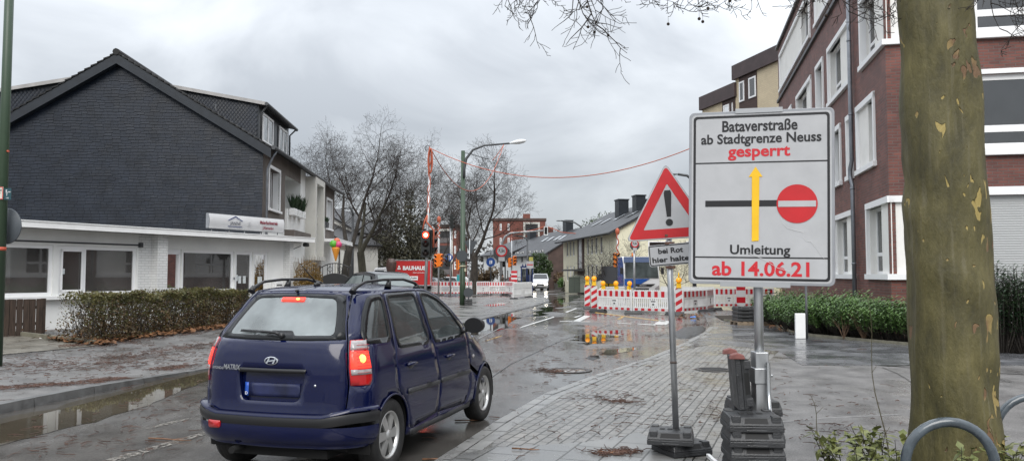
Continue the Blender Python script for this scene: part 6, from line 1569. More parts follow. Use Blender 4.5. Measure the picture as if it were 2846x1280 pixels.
M_sigblk = mat('signal_black', (.012, .014, .013), .45)
def signal_head(parent, p, rz, lit=None, col=None, s=1.0, border=False, n=3):
    hd = bpy.data.objects.new('signal_head', None); COL.objects.link(hd); hd.parent = parent; hd.location = p; hd.rotation_euler[2] = rz
    mb = MB(); mb.b(-.15 * s, .15 * s, -.02, .22 * s, -.15 * s * n, .15 * s * n); mb.build('housing', col or M_sigblk, hd, bevel=.02)
    if border:
        mb = MB(); ring_poly(mb, facing((0, -.015, 0), (1, 0, 0)), rrect(.62 * s, 1.35 * s, .05), rrect(.44 * s, 1.16 * s, .03), 0); mb.build('border', M_whitepl, hd)
        mb = MB(); mb.prism(rrect(.44 * s, 1.16 * s, .03), facing((0, .0, 0), (1, 0, 0)), .004); mb.build('backplate', M_sigblk, hd)
    for k in range(n):
        z = (.15 * (n - 1) - .30 * k) * s; M = facing((0, -.03, z), (1, 0, 0)); on = lit == k
        mb = MB(); mb.lathe([(.0005, .012), (.105 * s, .0)], 20, M); mb.build('lens', mat('signal_red_lit', (1, .1, .05), .3, emit=(1.0, .025, .01), estr=6.0) if on else mat('signal_lens_dark', (.03, .018, .015), .15), hd)
        if on: mb = MB(); mb.lathe([(.0005, .016), (.060 * s, .014)], 20, M); mb.build('lamp_core', mat('signal_core', (1, .8, .7), .3, emit=(1.0, .62, .46), estr=5.0), hd)
        mb = MB(); n2 = 12
        def vis(u, v):
            a = math.pi * (-.12 + 1.24 * u); return M @ Vector((.12 * s * math.cos(a), .12 * s * math.sin(a), .0 + v * (.16 * s) * (.35 + .65 * max(0, math.sin(a)))))
        mb.sheet(vis, n2, 1); mb.build('visor', col or M_sigblk, hd)
    return hd
CABLE = mat('orange_cable', (.42, .10, .05), .6)
def temp_signal():
    Y = 28.0; b = px_at(1180, Y); zt = at(1197, 408, Y)
    t = thing('temporary_traffic_light', 'temporary traffic light showing red on a tall mast wrapped in orange cable', 'traffic light', (b.x, Y, 0), 0)
    tx = zt.x - b.x; H = zt.z; k = lambda z: Vector((tx * z / H, 0, z))
    mb = MB(); mb.tube([k(0), k(H)], [.055, .05], 12); mb.build('mast', M_galv, t)
    zr = at(1185, 640, Y).z
    mb = MB(); rr = random.Random(2)
    for j in range(2):
        mb.tube([k(zr + .6 + (H - zr - .6) * i / 30) + Vector(((.045 * math.cos(i * (.5 + .2 * j) + j * 2)), -.06 + .02 * math.sin(i + j), 0)) for i in range(31)], .013, 6)
    for j in range(5): mb.tube([k(H - .05) + Vector((.075 * math.sin(a) * (1 - .1 * j), -.06 + .02 * j - .04, -.45 + .42 * math.cos(a))) for a in [2 * math.pi * i / 14 for i in range(15)]], .025, 6)
    mb.tube([k(zr + .6), k(zr + .3) + Vector((-.05, -.08, 0)), k(zr) + Vector((.22, -.08, .0)), k(zr - .6) + Vector((.22, -.05, 0))], .03, 6); mb.tube([k(zr + .6), k(zr + .35) + Vector((-.1, -.1, 0)), k(zr + .02) + Vector((-.16, -.1, 0))], .026, 6)
    mb.build('cable_wrap', CABLE, t)
    mb = MB(); mb.tube([k(H) , k(H) + Vector((-.12, 0, .06)), k(H) + Vector((-.2, 0, -.02)), k(H) + Vector((-.16, 0, -.14))], .015, 6); mb.build('hook', M_dkgrey, t)
    c = at(1184, 678, Y); signal_head(t, (c.x - b.x, -.15, c.z), R(8), lit=0, s=1.03)
    c = at(1197, 672, Y); signal_head(t, (c.x - b.x + .06, .12, c.z), R(75), s=.95)
    mb = MB(); mb.b(-.4, .4, -.4, .4, 0, .3); mb.build('foot', M_rubber, t, bevel=.03)
    top = Vector((b.x + tx, Y - .05, H - .06))
    def sag(a, bb, s, n=18): return [a.lerp(bb, i / n) + Vector((0, 0, -4 * s * (i / n) * (1 - i / n))) for i in range(n + 1)]
    o = MB(); e = at(1960, 395, 22); o.tube(sag(top, e, 1.0, 26), .013, 6)
    tag(o.build('overhead_cable', CABLE), 'long orange cable sagging over the road towards the detour board', 'cable')
    lamp_p = at(1400, 402, 44.8)
    o = MB(); o.tube(sag(top, lamp_p, 2.0, 24), .017, 6); o.tube(sag(at(1368, 447, 44.8), lamp_p, .05, 6), .02, 5)
    tag(o.build('overhead_cable', CABLE), 'slack orange cable from the red light mast to the street lamp arm', 'cable')
temp_signal()
def signal_posts():
    def post(px, Y, yt, label, heads, name='traffic_light', col=M_galv, wrap=None, signs=()):
        b = px_at(px, Y); t = thing(name, label, 'traffic light', b, 0); H = at(px, yt, Y).z
        mb = MB(); mb.tube([(0, 0, 0), (0, 0, H)], .065, 10); mb.build('mast', col, t)
        if wrap:
            mb = MB(); mb.tube([(.07 * math.cos(i * 1.3), -.07 * abs(math.sin(i)), wrap + (H - wrap) * i / 20) for i in range(21)], .05, 6); mb.ball((0, 0, H - .2), .16, 1, 1, 1.6, seg=8); mb.build('cable_wrap', CABLE, t)
        for hx, hy, rz, c, bd in heads:
            q = at(hx, hy, Y); signal_head(t, (q.x - b.x, -.12, q.z), R(rz), col=c, s=1.05, border=bd)
        for sx, sy, r, kind in signs:
            q = at(sx, sy, Y); M = facing((q.x - b.x, -.2, q.z), (1, 0, 0)); mb = MB(); disc(mb, M, r, 24)
            if kind == 'blue': mb.build('blue_disc', M_blue, t); mb = MB(); mb.poly([M @ Vector(p) for p in ((-.12, -.2, .01), (-.03, -.2, .01), (-.03, .2, .01), (-.12, .15, .01))]); mb.poly([M @ Vector(p) for p in ((.05, -.2, .01), (.15, -.12, .01), (.15, .15, .01), (.05, .2, .01))]); mb.build('pictogram', M_whitepl, t)
            else:
                mb.build('disc', M_signwhite, t); mb = MB(); disc(mb, M, r, 24, r0=r * .74, z=.01); mb.build('red_ring', M_red, t); mb = MB(); text_fit(mb, '7,5t', r * 1.1, r * .6, M @ Matrix.Translation((0, 0, .012)), bold=.02); mb.build('lettering', M_inkblack, t)
                mb = MB(); w = r * 1.15; mb.prism([(w * 1.15 * math.cos(R(22.5 + 45 * i)), w * 1.15 * math.sin(R(22.5 + 45 * i))) for i in range(8)], M @ Matrix.Translation((0, -r * .45, -.06)), .03); mb.prism(rrect(r * 1.05, r * .8, .02), M @ Matrix.Translation((0, -r * 1.5, -.02)), .03) if False else None
                mb.build('octagon_back', M_dkgrey, t); mb = MB(); mb.prism(rrect(r * 1.0, r * .75, .03), M @ Matrix.Translation((0, -r * 1.42, -.01)), .02); mb.build('small_plate', M_signwhite, t)
        return t
    post(1219, 60, 602, 'orange temporary traffic lights on a cable-wrapped mast behind the left barriers', [(1212, 724, -35, M_orange, False), (1226, 722, 60, M_orange, False)], wrap=4.4)
    post(1252, 66, 625, 'grey traffic light mast with heads at the top and a blue disc', [(1242, 724, -60, None, False), (1260, 619, 80, None, False), (1252, 612, -70, None, False)], signs=[(1249, 715, .30, 'blue')])
    post(1279, 70, 690, 'low orange and black traffic light left of the green lamp post', [(1276, 734, 85, M_orange, False), (1270, 732, -80, None, False)])
    post(1422, 82, 641, 'orange temporary traffic light on a thin mast before the white skylight house', [(1419, 729, 70, M_orange, False), (1431, 724, 20, M_orange, False)], wrap=5.2)
    post(1404, 80, 700, 'dark green traffic light right of the weight limit sign', [(1400, 728, -10, None, False)], col=M_dkgrey)
    post(1364, 84, 700, 'thin post with a round blue cycle path sign', [], name='cycle_sign', col=M_dkgrey, signs=[(1364, 728, .46, 'blue')])
    Y = 78; b = px_at(1393, Y); t = thing('signal_gantry', 'grey mast whose long curved arm carries a white-edged signal over the road', 'traffic light', b, 0)
    q = lambda px, py: at(px, py, Y) - b
    pts = [Vector((0, 0, 0)), Vector((0, 0, q(1393, 690).z)), q(1396, 672), q(1404, 657), q(1418, 648), q(1445, 645), q(1522, 640)]
    for p in pts: p.y = 0
    mb = MB(); mb.tube(pts, [.14, .12, .115, .11, .10, .09, .07], 12); mb.build('mast', M_galv, t)
    c = q(1517, 641); signal_head(t, (c.x, -.15, c.z), 0, s=.62, border=True); 
    mb = MB(); mb.tube([q(1424, 640), q(1460, 643), q(1490, 637), q(1512, 629)], .05, 6); mb.tube([q(1523, 630), q(1540, 636), q(1560, 645), q(1640, 652)], .04, 6); mb.build('cable', CABLE, t)
    M = facing(Vector(q(1394, 697)) + Vector((0, -.25, 0)), (1, 0, 0)); r = .56
    mb = MB(); mb.prism([(.85 * math.cos(R(22.5 + 45 * i)), .85 * math.sin(R(22.5 + 45 * i))) for i in range(8)], M @ Matrix.Translation((0, -.25, -.04)), .03); mb.build('octagon_back', M_dkgrey, t)
    mb = MB(); disc(mb, M, r, 28); mb.build('disc', M_signwhite, t); mb = MB(); disc(mb, M, r, 28, r0=r * .74, z=.01); mb.build('red_ring', M_red, t); mb = MB(); text_fit(mb, '7,5t', .62, .34, M @ Matrix.Translation((0, 0, .012)), bold=.02); mb.build('lettering', M_inkblack, t); mb = MB(); mb.prism(rrect(.6, .4, .03), M @ Matrix.Translation((0, -.78, 0)), .02); mb.build('small_plate', M_signwhite, t)
    post(1763, 49, 660, 'round 7.5 tonne weight limit sign standing behind the lorry', [], name='weight_limit_sign', signs=[(1763, 677, .235, 'limit')])
    post(1716, 54, 715, 'orange traffic light left of the lorry cab', [(1716, 722, 40, M_orange, False), (1710, 722, -60, None, False)])
    post(1717, 57, 635, 'cable-wrapped mast before the gable of the yellow house', [], wrap=1.5, name='cable_mast')
signal_posts()
def covered_sign():
    p = px_at(1087, 40); t = thing('covered_sign', 'traffic sign wrapped in a brown sack beside the red lorry', 'road sign', p, 0)
    mb = MB(); mb.cyl((0, 0, 0), (0, 0, 1.4), .035, 10); mb.build('post', M_galv, t)
    mb = MB(); rr = random.Random(3); mb.lathe([(.05, 1.15), (.13, 1.35), (.10, 1.55), (.16, 1.75), (.24, 2.05), (.26, 2.3), (.2, 2.45), (.08, 2.5), (.0005, 2.5)], 12, Matrix.Diagonal((1, .5, 1, 1)))
    for v in mb.bm.verts: v.co += Vector((rr.uniform(-.02, .02), rr.uniform(-.02, .02), 0))
    mb.build('sack', mat('brown_sack', (.055, .028, .022), .4, var=.4, scale=6, bump=.5), t)
covered_sign()
def ice_cone():
    Y = 34.5; p = at(933, 726, Y); t = thing('ice_cream_sign', 'giant ice cream cone display with green, pink and orange scoops above the gate', 'display', (p.x, Y, p.z), 0)
    mb = MB(); mb.lathe([(.01, 0), (.05, .1), (.17, .52), (.19, .60), (.0005, .6)], 16); mb.build('cone', mat('wafer', (.70, .27, .03), .5, bump=.3, var=.15, scale=12), t)
    for nm, c, col, r in (('green_scoop', (-.09, -.06, .74), (.09, .35, .03), .165), ('pink_scoop', (.11, -.02, .71), (.55, .05, .16), .155), ('orange_scoop', (.02, .08, .86), (.55, .13, .06), .15)):
        mb = MB(); mb.ball(c, r, seg=16); mb.build(nm, mat(nm + '_colour', col, .4, var=.1, scale=8, bump=.3), t)
    mb = MB(); mb.cyl((.13, .12, .6), (.13, .12, -p.z + .1), .04, 10); mb.build('post', M_black, t)
ice_cone()
def gate():
    Y = 33; x0, x1 = px_at(890, Y).x, px_at(972, Y).x; W = x1 - x0; zt = at(930, 731, Y).z
    t = thing('garden_gate', 'black solid gate with arched wrought-iron top left of the bare tree', 'gate', (x0, Y, left_z(x0, Y)), 0); zt -= left_z(x0, Y)
    a = lambda k: zt - .42 - .16 * (2 * k - 1) ** 2 * 1.2; n = 16
    mb = MB()
    for i in range(n): mb.poly([(W * i / n, -.02, .08), (W * (i + 1) / n, -.02, .08), (W * (i + 1) / n, -.02, a((i + 1) / n)), (W * i / n, -.02, a(i / n))]); mb.poly([(W * i / n, .02, .08), (W * (i + 1) / n, .02, .08), (W * (i + 1) / n, .02, a((i + 1) / n)), (W * i / n, .02, a(i / n))])
    mb.build('leaf', M_black, t)
    mb = MB()
    for off in (.42, .0): mb.tube([(W * i / n, 0, a(i / n) + off) for i in range(n + 1)], .022, 6)
    for k in (.08, .24, .33, .41, .5, .59, .67, .76, .92): mb.tube([(W * k, 0, a(k)), (W * k, 0, a(k) + .42)], .014, 5)
    for k in (.33, .67): mb.tube([(W * k - .1, 0, a(k) + .2), (W * k, 0, a(k) + .34), (W * k + .1, 0, a(k) + .2), (W * k, 0, a(k) + .06), (W * k - .1, 0, a(k) + .2)], .014, 5)
    for x in (-.03, W + .03): mb.b(x - .04, x + .04, -.04, .04, 0, zt - .1)
    mb.build('ironwork', M_black, t)
gate()
def wooden_fence():
    A, B = at(-75, 927, 18.1), at(122, 924, 19.5); d = B - A; L = math.hypot(d.x, d.y)
    t = thing('wooden_fence', 'dark brown weathered board fence at the left end of the hedge', 'fence', (A.x, A.y, B.z), math.atan2(d.y, d.x))
    mb = MB(); rr = random.Random(9); x = 0; H = .82
    while x < L - .05:
        w = rr.uniform(.13, .15); y = -.03 + rr.uniform(-.004, .004); mb.b(x, x + w, y, y + .02, -.12, H + rr.uniform(-.008, .008)); x += w + rr.uniform(.012, .02)
    mb.build('boards', mat('dark_stained_wood', (.050, .032, .022), .7, var=.5, scale=7, stretch=(6, 6, .5), bump=.3), t)
    mb = MB()
    for z in (.2, .58): mb.b(0, L, -.008, .03, z, z + .07)
    for x in (0, L * .5, L - .05): mb.b(x, x + .08, .0, .08, 0, H)
    mb.build('rail', mat('dark_stained_wood', (0, 0, 0)), t)
wooden_fence()
def hoops():
    for k, (px0, px1, ya, Y, lab) in enumerate(((2508, 2742, 1157, 5.3, 'grey steel bicycle hoop standing in front of the plane trunk'), (2760, 2960, 1090, 6.9, 'grey steel hoop at the right edge behind the plane trunk'))):
        a, b = px_at(px0, Y), px_at(px1, Y); zt = at((px0 + px1) / 2, ya, Y).z; W = b.x - a.x; r = .033
        mb = MB(); pts = [Vector((-W / 2, 0, 0)), Vector((-W / 2, 0, zt - W / 2 - r))] + [Vector((-W / 2 * math.cos(math.pi * i / 16), 0, zt - W / 2 - r + W / 2 * math.sin(math.pi * i / 16))) for i in range(1, 16)] + [Vector((W / 2, 0, zt - W / 2 - r)), Vector((W / 2, 0, 0))]
        mb.tube(pts, r, 16); o = mb.build('bicycle_hoop', mat('wet_grey_paint', (.055, .07, .082), .25, var=.35, scale=9, coat=.5, rvar=.12)); o.location = ((a.x + b.x) / 2, Y, .0); o.rotation_euler[2] = R(-6)
        tag(o, lab, 'bicycle hoop')
hoops()
def small_things():
    p = gr(2226, 940, .03); t = thing('post_box_stand', 'plain white upright panel fixed to a thin grey post by the laurels', 'panel', p, 0)
    mb = MB(); mb.b(-.14, .12, -.03, .05, 0, .66); mb.build('panel', M_whitepl, t, bevel=.01)
    mb = MB(); mb.cyl((.18, .06, 0), (.18, .06, 1.45), .032, 12); mb.build('post', M_dkgrey, t)
    p = gr(2100, 903, .03); t = thing('pallet', 'low wooden pallet carrying black foot plates on the pavement', 'pallet', (p.x, p.y + .4, .03), R(3))
    mb = MB()
    for y in (-.38, 0, .38): mb.b(-.62, .62, y - .05, y + .05, .0, .09)
    for x in [-.56 + .187 * i for i in range(7)]: mb.b(x - .06, x + .06, -.42, .42, .09, .115)
    mb.build('planks', mat('pale_pallet_wood', (.22, .17, .12), .8, var=.3, scale=10), t)
    for s_, x in (('left', -.31), ('right', .31)):
        for k in range(4):
            make_plate(f'foot plate, {("lowest", "second from the bottom", "second from the top", "topmost")[k]} of the {s_} stack on the pallet', (p.x + x, p.y + .4, .147 + .122 * k), R(3), 'foot plates stacked on the pallet').scale = (1.3, 1.6, 1.05)
    for px, py, col, lab in ((1925, 882, (.05, .2, .6), 'light blue scrap of rubbish by the kerb corner'), (128, 940, (.6, .6, .58), 'white scrap of paper on the driveway')):
        q = gr(px, py, .03) if px > 500 else grl(px, py); mb = MB(); mb.poly([(-.12, -.06, .02), (.12, -.05, .035), (.10, .06, .05), (-.11, .07, .02)]); mb.poly([(-.12, -.06, .02), (.12, -.05, .035), (.10, -.09, .0), (-.1, -.1, .0)]); o = mb.build('scrap', mat('scrap%d' % px, col, .5)); o.location = (q.x, q.y, q.z + .015); tag(o, lab, 'rubbish')
    p = px_at(2150, 40.2); t = thing('bicycle', 'bicycle leaning behind the laurel hedge end', 'bicycle', (p.x, p.y, 0), R(12))
    for x in (-.5, .55):
        W = bpy.data.objects.new('wheel', None); COL.objects.link(W); W.parent = t; W.location = (x, 0, .34)
        mb = MB(); mb.tube([(.33 * math.cos(a), 0, .33 * math.sin(a)) for a in [2 * math.pi * i / 24 for i in range(25)]], .018, 6); mb.build('tyre', M_tyre, W)
        mb = MB(); mb.tube([(.305 * math.cos(a), 0, .305 * math.sin(a)) for a in [2 * math.pi * i / 24 for i in range(25)]], .009, 5)
        for i in range(12): mb.tube([(0, 0, 0), (.3 * math.cos(i * math.pi / 6), 0, .3 * math.sin(i * math.pi / 6))], .003, 3)
        mb.build('rim', M_galv, W)
    mb = MB(); F_ = [(-.5, 0, .34), (-.02, 0, .30), (-.2, 0, .8), (.4, 0, .82), (.55, 0, .34)]
    for a, b in ((0, 1), (0, 2), (1, 2), (1, 3), (2, 3), (3, 4)): mb.tube([F_[a], F_[b]], .018, 6)
    mb.tube([F_[2], (-.22, 0, .95)], .014, 6); mb.tube([F_[3], (.36, 0, 1.02), (.30, .25, 1.05)], .014, 6); mb.tube([(.36, 0, 1.02), (.30, -.25, 1.05)], .014, 6); mb.build('frame', M_black, t)
    mb = MB(); mb.ball((-.22, 0, .97), .1, 1.3, .7, .4, seg=8); mb.build('saddle', M_black, t)
small_things()
def bare_tree(label, loc, h, r, spread, seed, fork=.28, m=None, nmax=7000, droop=0.0, group='bare trees along the street', twig=.011, lean=0.0):
    rr = random.Random(seed); t = thing('bare_tree', label, 'tree', loc, 0, group)
    tr, cr = MB(), MB(); cnt = [0]
    def limb(mb, p, d, L, r0, r1, n, seg, wob, up):
        pts, rs = [p.copy()], [r0]; d = d.normalized()
        for i in range(n):
            d = (d + Vector((rr.gauss(0, wob), rr.gauss(0, wob), rr.gauss(0, wob) + up))).normalized(); p = p + d * (L / n); pts.append(p.copy()); rs.append(r0 + (r1 - r0) * (i + 1) / n)
        mb.tube(pts, rs, seg, caps=False); return pts, rs, d
    def grow(p, d, L, r0, lev):
        if cnt[0] > nmax or L < .3: return
        cnt[0] += 1
        n = 6 if lev < 2 else (4 if lev < 4 else 3); r1 = max(twig * .6, r0 * (.42 if lev < 4 else .6))
        pts, rs, dd = limb(cr if lev > 0 else tr, p, d, L, r0, r1, n, 6 if lev < 2 else (4 if lev < 3 else 3), .09 + .03 * lev, (.07 if lev < 3 else .02))
        if lev >= 5: return
        k = (4, 5, 5, 4, 4)[lev]
        for i in range(k):
            f = min(.97, .28 + .72 * (i + rr.random() * .9) / k); j = f * (len(pts) - 1); i0 = int(j); q = pts[i0].lerp(pts[min(i0 + 1, len(pts) - 1)], j - i0)
            ax = (pts[min(i0 + 1, len(pts) - 1)] - pts[max(0, i0)]); ax = ax.normalized() if ax.length > 1e-5 else dd; o = ax.orthogonal(); o.rotate(Quaternion(ax, i * 2.4 + rr.uniform(-.6, .6)))
            ang = rr.uniform(.5, 1.0); nd = ax * math.cos(ang) + o * math.sin(ang); nd.z += .10 if lev < 2 else .0
            grow(q, nd, L * rr.uniform(.50, .74), rs[i0] * rr.uniform(.42, .60), lev + 1)
        if lev < 3: grow(pts[-1], dd, L * .62, r1, lev + 1)
    hf = h * fork; p0 = Vector((0, 0, 0))
    pts, rs, d = limb(tr, p0, Vector((lean, 0, 1)), hf, r, r * .82, 5, 12, .03, 0)
    for v in tr.bm.verts:
        if v.co.z < .5: v.co.x *= 1 + .5 * (.5 - v.co.z); v.co.y *= 1 + .5 * (.5 - v.co.z)
    n = rr.choice((3, 4))
    for i in range(n):
        a = 2 * math.pi * (i + rr.uniform(-.25, .25)) / n; grow(pts[-1] - Vector((0, 0, rr.uniform(0, hf * .12))), Vector((math.cos(a) * spread * .55, math.sin(a) * spread * .55, 1)), (h - hf) * rr.uniform(.46, .56), r * rr.uniform(.45, .6), 0)
    grow(pts[-1], Vector((.05, 0, 1)), (h - hf) * .60, r * .62, 0)
    tr.build('trunk', m or M_bark, t, fix=False); cr.build('crown', M_twig, t, fix=False)
    return t
def tree_at(px, Y, ytop, seed, label, r=.24, spread=1.0, **k):
    b = px_at(px, Y); h = at(px, ytop, Y).z
    return bare_tree(label, b, h, r, spread, seed, **k)
M_barkg = mat('greenish_bark', (.046, .042, .028), .9, var=.4, scale=5, bump=.6, bscale=26, stretch=(1, 1, .3))
tree_at(957, 55, 345, 3, 'bare tree left of the slim lamp, behind the ice cream sign', .32, .85, m=M_bark, nmax=4200)
tree_at(1013, 60, 372, 5, 'large bare tree beside the red lorry, with a greenish trunk', .33, 1.05, m=M_barkg, nmax=5000)
tree_at(1317, 74, 420, 18, 'wide bare tree behind the green lamp post', .36, 1.25, m=M_bark, fork=.26, twig=.015)
tree_at(860, 70, 372, 12, 'bare tree rising behind the house roof on the left', .22, 1.0, nmax=4000, twig=.014)
tree_at(1075, 84, 405, 15, 'bare tree above the dark conifers', .24, 1.0, nmax=5000, twig=.014)
tree_at(1140, 88, 418, 21, 'bare tree just left of the red traffic light mast', .24, 1.0, nmax=5000, twig=.014)
tree_at(1215, 100, 505, 24, 'lower bare tree before the distant red block', .2, 1.1, nmax=3500, twig=.018)
tree_at(1255, 110, 560, 27, 'small bare tree beside the mast with the blue disc', .18, 1.1, nmax=2500, twig=.02)
tree_at(1470, 130, 600, 31, 'small bare tree far behind the skylight house', .18, 1.2, nmax=2000, twig=.022)
tree_at(1700, 57, 655, 41, 'bare bushy tree before the yellow gable', .10, 1.35, fork=.08, nmax=1300, twig=.010)
tree_at(1655, 60, 690, 43, 'bare shrub before the yellow house windows', .07, 1.5, fork=.06, nmax=900, twig=.010)
tree_at(1870, 58, 665, 47, 'bare shrub right of the lorry behind the warning sign', .07, 1.5, fork=.06, nmax=1500, twig=.012)

def leaf_cloud(mb, blobs, n, size, rr, flat=.0, aspect=.5, up=0.0):
    """many small leaf faces through the volume of overlapping ellipsoids"""
    W = [b[3] * b[4] * b[5] for b in blobs]; T = sum(W)
    for b, w in zip(blobs, W):
        for _ in range(int(n * w / T)):
            while True:
                v = Vector((rr.uniform(-1, 1), rr.uniform(-1, 1), rr.uniform(-1, 1)))
                if .25 < v.length < 1: break
            if rr.random() < .45: v = v.normalized() * rr.uniform(.8, 1.02)
            c = Vector((b[0] + v.x * b[3], b[1] + v.y * b[4], b[2] + v.z * b[5])); s = size * rr.uniform(.6, 1.3)
            d = Vector((rr.gauss(0, 1), rr.gauss(0, 1), rr.gauss(0, 1) + up)).normalized(); o = d.orthogonal(); o.rotate(Quaternion(d, rr.uniform(0, 6.28)))
            mb.poly([c, c + d * s * .5 + o * s * aspect * .5, c + d * s, c + d * s * .5 - o * s * aspect * .5])
def leafmat(name, c1, c2, scale=3, rough=.5, spec=.4):
    return mat(name, c1, rough, var=.5, scale=scale, col2=c2, spec=spec)
M_conif = leafmat('conifer_green', (.026, .028, .016), (.075, .068, .040), .7)
M_hedge = leafmat('hedge_green', (.050, .055, .018), (.135, .120, .036), 2.2)
M_brownh = leafmat('hedge_brown', (.060, .040, .020), (.14, .090, .04), 3)
M_laurel = leafmat('laurel_green', (.050, .105, .028), (.15, .26, .07), 1.6, rough=.28, spec=.5)
M_laureld = leafmat('dark_laurel', (.014, .034, .016), (.040, .07, .028), 1.6, rough=.35)
def evergreen(name, label, px, Y, ytop, w, seed, n=2600, m=None, size=.30, trunk=True, shape='cone', cat='tree', group=None):
    rr = random.Random(seed); b = px_at(px, Y); H = at(px, ytop, Y).z; n = int(n * 2.2)
    t = thing(name, label, cat, b, 0, group)
    mb = MB(); blobs = []
    if shape == 'cone':
        for i in range(16):
            k = i / 15; rad = w * (1 - k * .85) ; blobs.append((rr.uniform(-.35, .35) * rad, rr.uniform(-.3, .3) * rad, H * (.10 + .86 * k), rad * rr.uniform(.55, .9), rad * rr.uniform(.5, .8), H * .085))
    else:
        for i in range(12): blobs.append((rr.uniform(-.7, .7) * w, rr.uniform(-.6, .6) * w, H * rr.uniform(.3, .85), w * rr.uniform(.3, .5), w * rr.uniform(.3, .5), H * rr.uniform(.12, .2)))
    leaf_cloud(mb, blobs, n, size, rr, aspect=.32); mb.build('crown', m or M_conif, t, fix=False)
    mb = MB(); mb.tube([(0, 0, 0), (0, 0, H * .85)], [.2, .04], 8); mb.build('trunk', M_bark, t)
    return t
evergreen('conifer', 'broad dark conifer behind the red lorry, left one of the dark mass', 1085, 80, 540, 3.6, 51, 3600, group='dark conifers behind the red lorry')
evergreen('conifer', 'tall dark conifer left of the red traffic light', 1140, 82, 515, 3.2, 52, 3600, group='dark conifers behind the red lorry')
evergreen('conifer', 'dark conifer directly behind the red traffic light head', 1172, 90, 560, 2.8, 53, 2400, group='dark conifers behind the red lorry')
evergreen('conifer', 'low dark conifer beside the white terrace house', 1056, 88, 600, 2.6, 54, 2000, group='dark conifers behind the red lorry')
evergreen('round_pine', 'round dark pine crown showing above the yellow house roof', 1670, 110, 576, 4.0, 55, 2200, shape='round', m=leafmat('pine_green', (.02, .035, .015), (.05, .075, .03), .6))
evergreen('ivy_tree', 'ivy-green tree between the white house gable and the yellow house', 1506, 94, 698, 1.15, 56, 1300, shape='round', m=leafmat('ivy_green', (.02, .04, .012), (.05, .085, .025), .8))
evergreen('evergreen_shrub', 'dark clipped evergreen before the yellow house porch', 1578, 80, 742, .6, 57, 500, size=.25, cat='shrub')
evergreen('evergreen_shrub', 'bright green bush by the yellow house corner', 1570, 86, 768, .8, 58, 500, size=.25, shape='round', m=M_laurel, cat='shrub')
evergreen('evergreen_shrub', 'brownish bush at the foot of the wide bare tree', 1345, 86, 735, 1.8, 60, 900, size=.3, shape='round', m=M_brownh, cat='shrub')

def left_hedge():
    A, B = grl(262, 956), grl(690, 898); rr = random.Random(31); d = B - A; d.z = 0; L = d.length; u = d.normalized(); n = Vector((-u.y, u.x, 0)); D = .95; H = 1.07
    t = thing('clipped_hedge', 'low clipped hedge, green on top and brown below, before the shop windows', 'hedge', (A.x, A.y, A.z), math.atan2(d.y, d.x))
    dz = (B.z - A.z) / L
    wav = lambda x, y: .05 * math.sin(x * 1.7 + y) + .035 * math.sin(x * 4.1 + 1) + .03 * math.sin(x * 9 + y * 5)
    mb, mb2, st = MB(), MB(), MB()
    for k in range(33000):
        x = rr.uniform(-.12, L + .1); y = rr.uniform(0, D) if rr.random() < .5 else abs(rr.gauss(0, .10)); top = H + wav(x, y) + dz * x
        z = top - abs(rr.gauss(0, .10)) if rr.random() < .28 else rr.uniform(.05, top); y2 = y + .06 * math.sin(x * 3.3 + z * 5)
        s = rr.uniform(.03, .065); c = Vector((x, y2, z)); e = Vector((rr.gauss(0, 1), rr.gauss(0, 1), rr.gauss(.2, 1))).normalized(); o = e.orthogonal(); o.rotate(Quaternion(e, rr.uniform(0, 6.28)))
        f = (z - dz * x) / H; brown = rr.random() < (.85 if f < .45 else (.5 if f < .8 else .12))
        (mb2 if brown else mb).poly([c, c + e * s * .5 + o * s * .3, c + e * s, c + e * s * .5 - o * s * .3])
    for k in range(420):
        x, y = rr.uniform(-.2, L + .1), rr.uniform(.0, D * .8); p = Vector((x, y, dz * x - .02)); q = [p]
        for i in range(4): p = p + Vector((rr.gauss(0, .08), rr.gauss(-.01, .06), H * .22)); q.append(p.copy())
        st.tube(q, [.008, .007, .006, .005, .003], 3, caps=False)
    for k in range(45):      # ragged twigs at the left end and on top
        x = rr.uniform(-.6, .3) if k < 26 else rr.uniform(0, L); z0 = rr.uniform(.2, .9) if k < 26 else H; p = Vector((max(x, -.05), rr.uniform(.1, .8), z0)); q = [p, p + Vector((rr.gauss(-.12 if k < 26 else 0, .1), rr.gauss(0, .05), rr.uniform(.06, .2)))]
        st.tube(q, [.005, .003], 3, caps=False)
    mb.build('foliage', M_hedge, t, fix=False); mb2.build('brown_foliage', M_brownh, t, fix=False); st.build('stems', M_bark, t, fix=False)
left_hedge()
def forsythia():
    Y = 28.2; b = px_at(857, Y); H = at(857, 718, Y).z; rr = random.Random(61)
    t = thing('yellow_shrub', 'rounded ochre-yellow shrub left of the black gate', 'shrub', (b.x, Y, left_z(b.x, Y)), 0); H -= left_z(b.x, Y)
    mb, st = MB(), MB(); leaf_cloud(mb, [(0, 0, H * .62, .50, .45, H * .36), (-.12, 0, H * .45, .42, .4, H * .3), (.14, .05, H * .42, .40, .4, H * .34)], 5200, .05, rr, aspect=.6, up=.4); mb.build('foliage', leafmat('ochre_leaves', (.10, .062, .012), (.27, .16, .03), 5), t, fix=False)
    for k in range(120):
        a = rr.uniform(0, 6.28); o = rr.uniform(.1, .55); st.tube([(0, 0, 0), (o * .5 * math.cos(a), o * .5 * math.sin(a), H * .5), (o * math.cos(a), o * math.sin(a), H * rr.uniform(.75, 1.06))], [.012, .008, .003], 3, caps=False)
    st.build('stems', mat('ochre_stems', (.13, .075, .03), .8), t, fix=False)
forsythia()
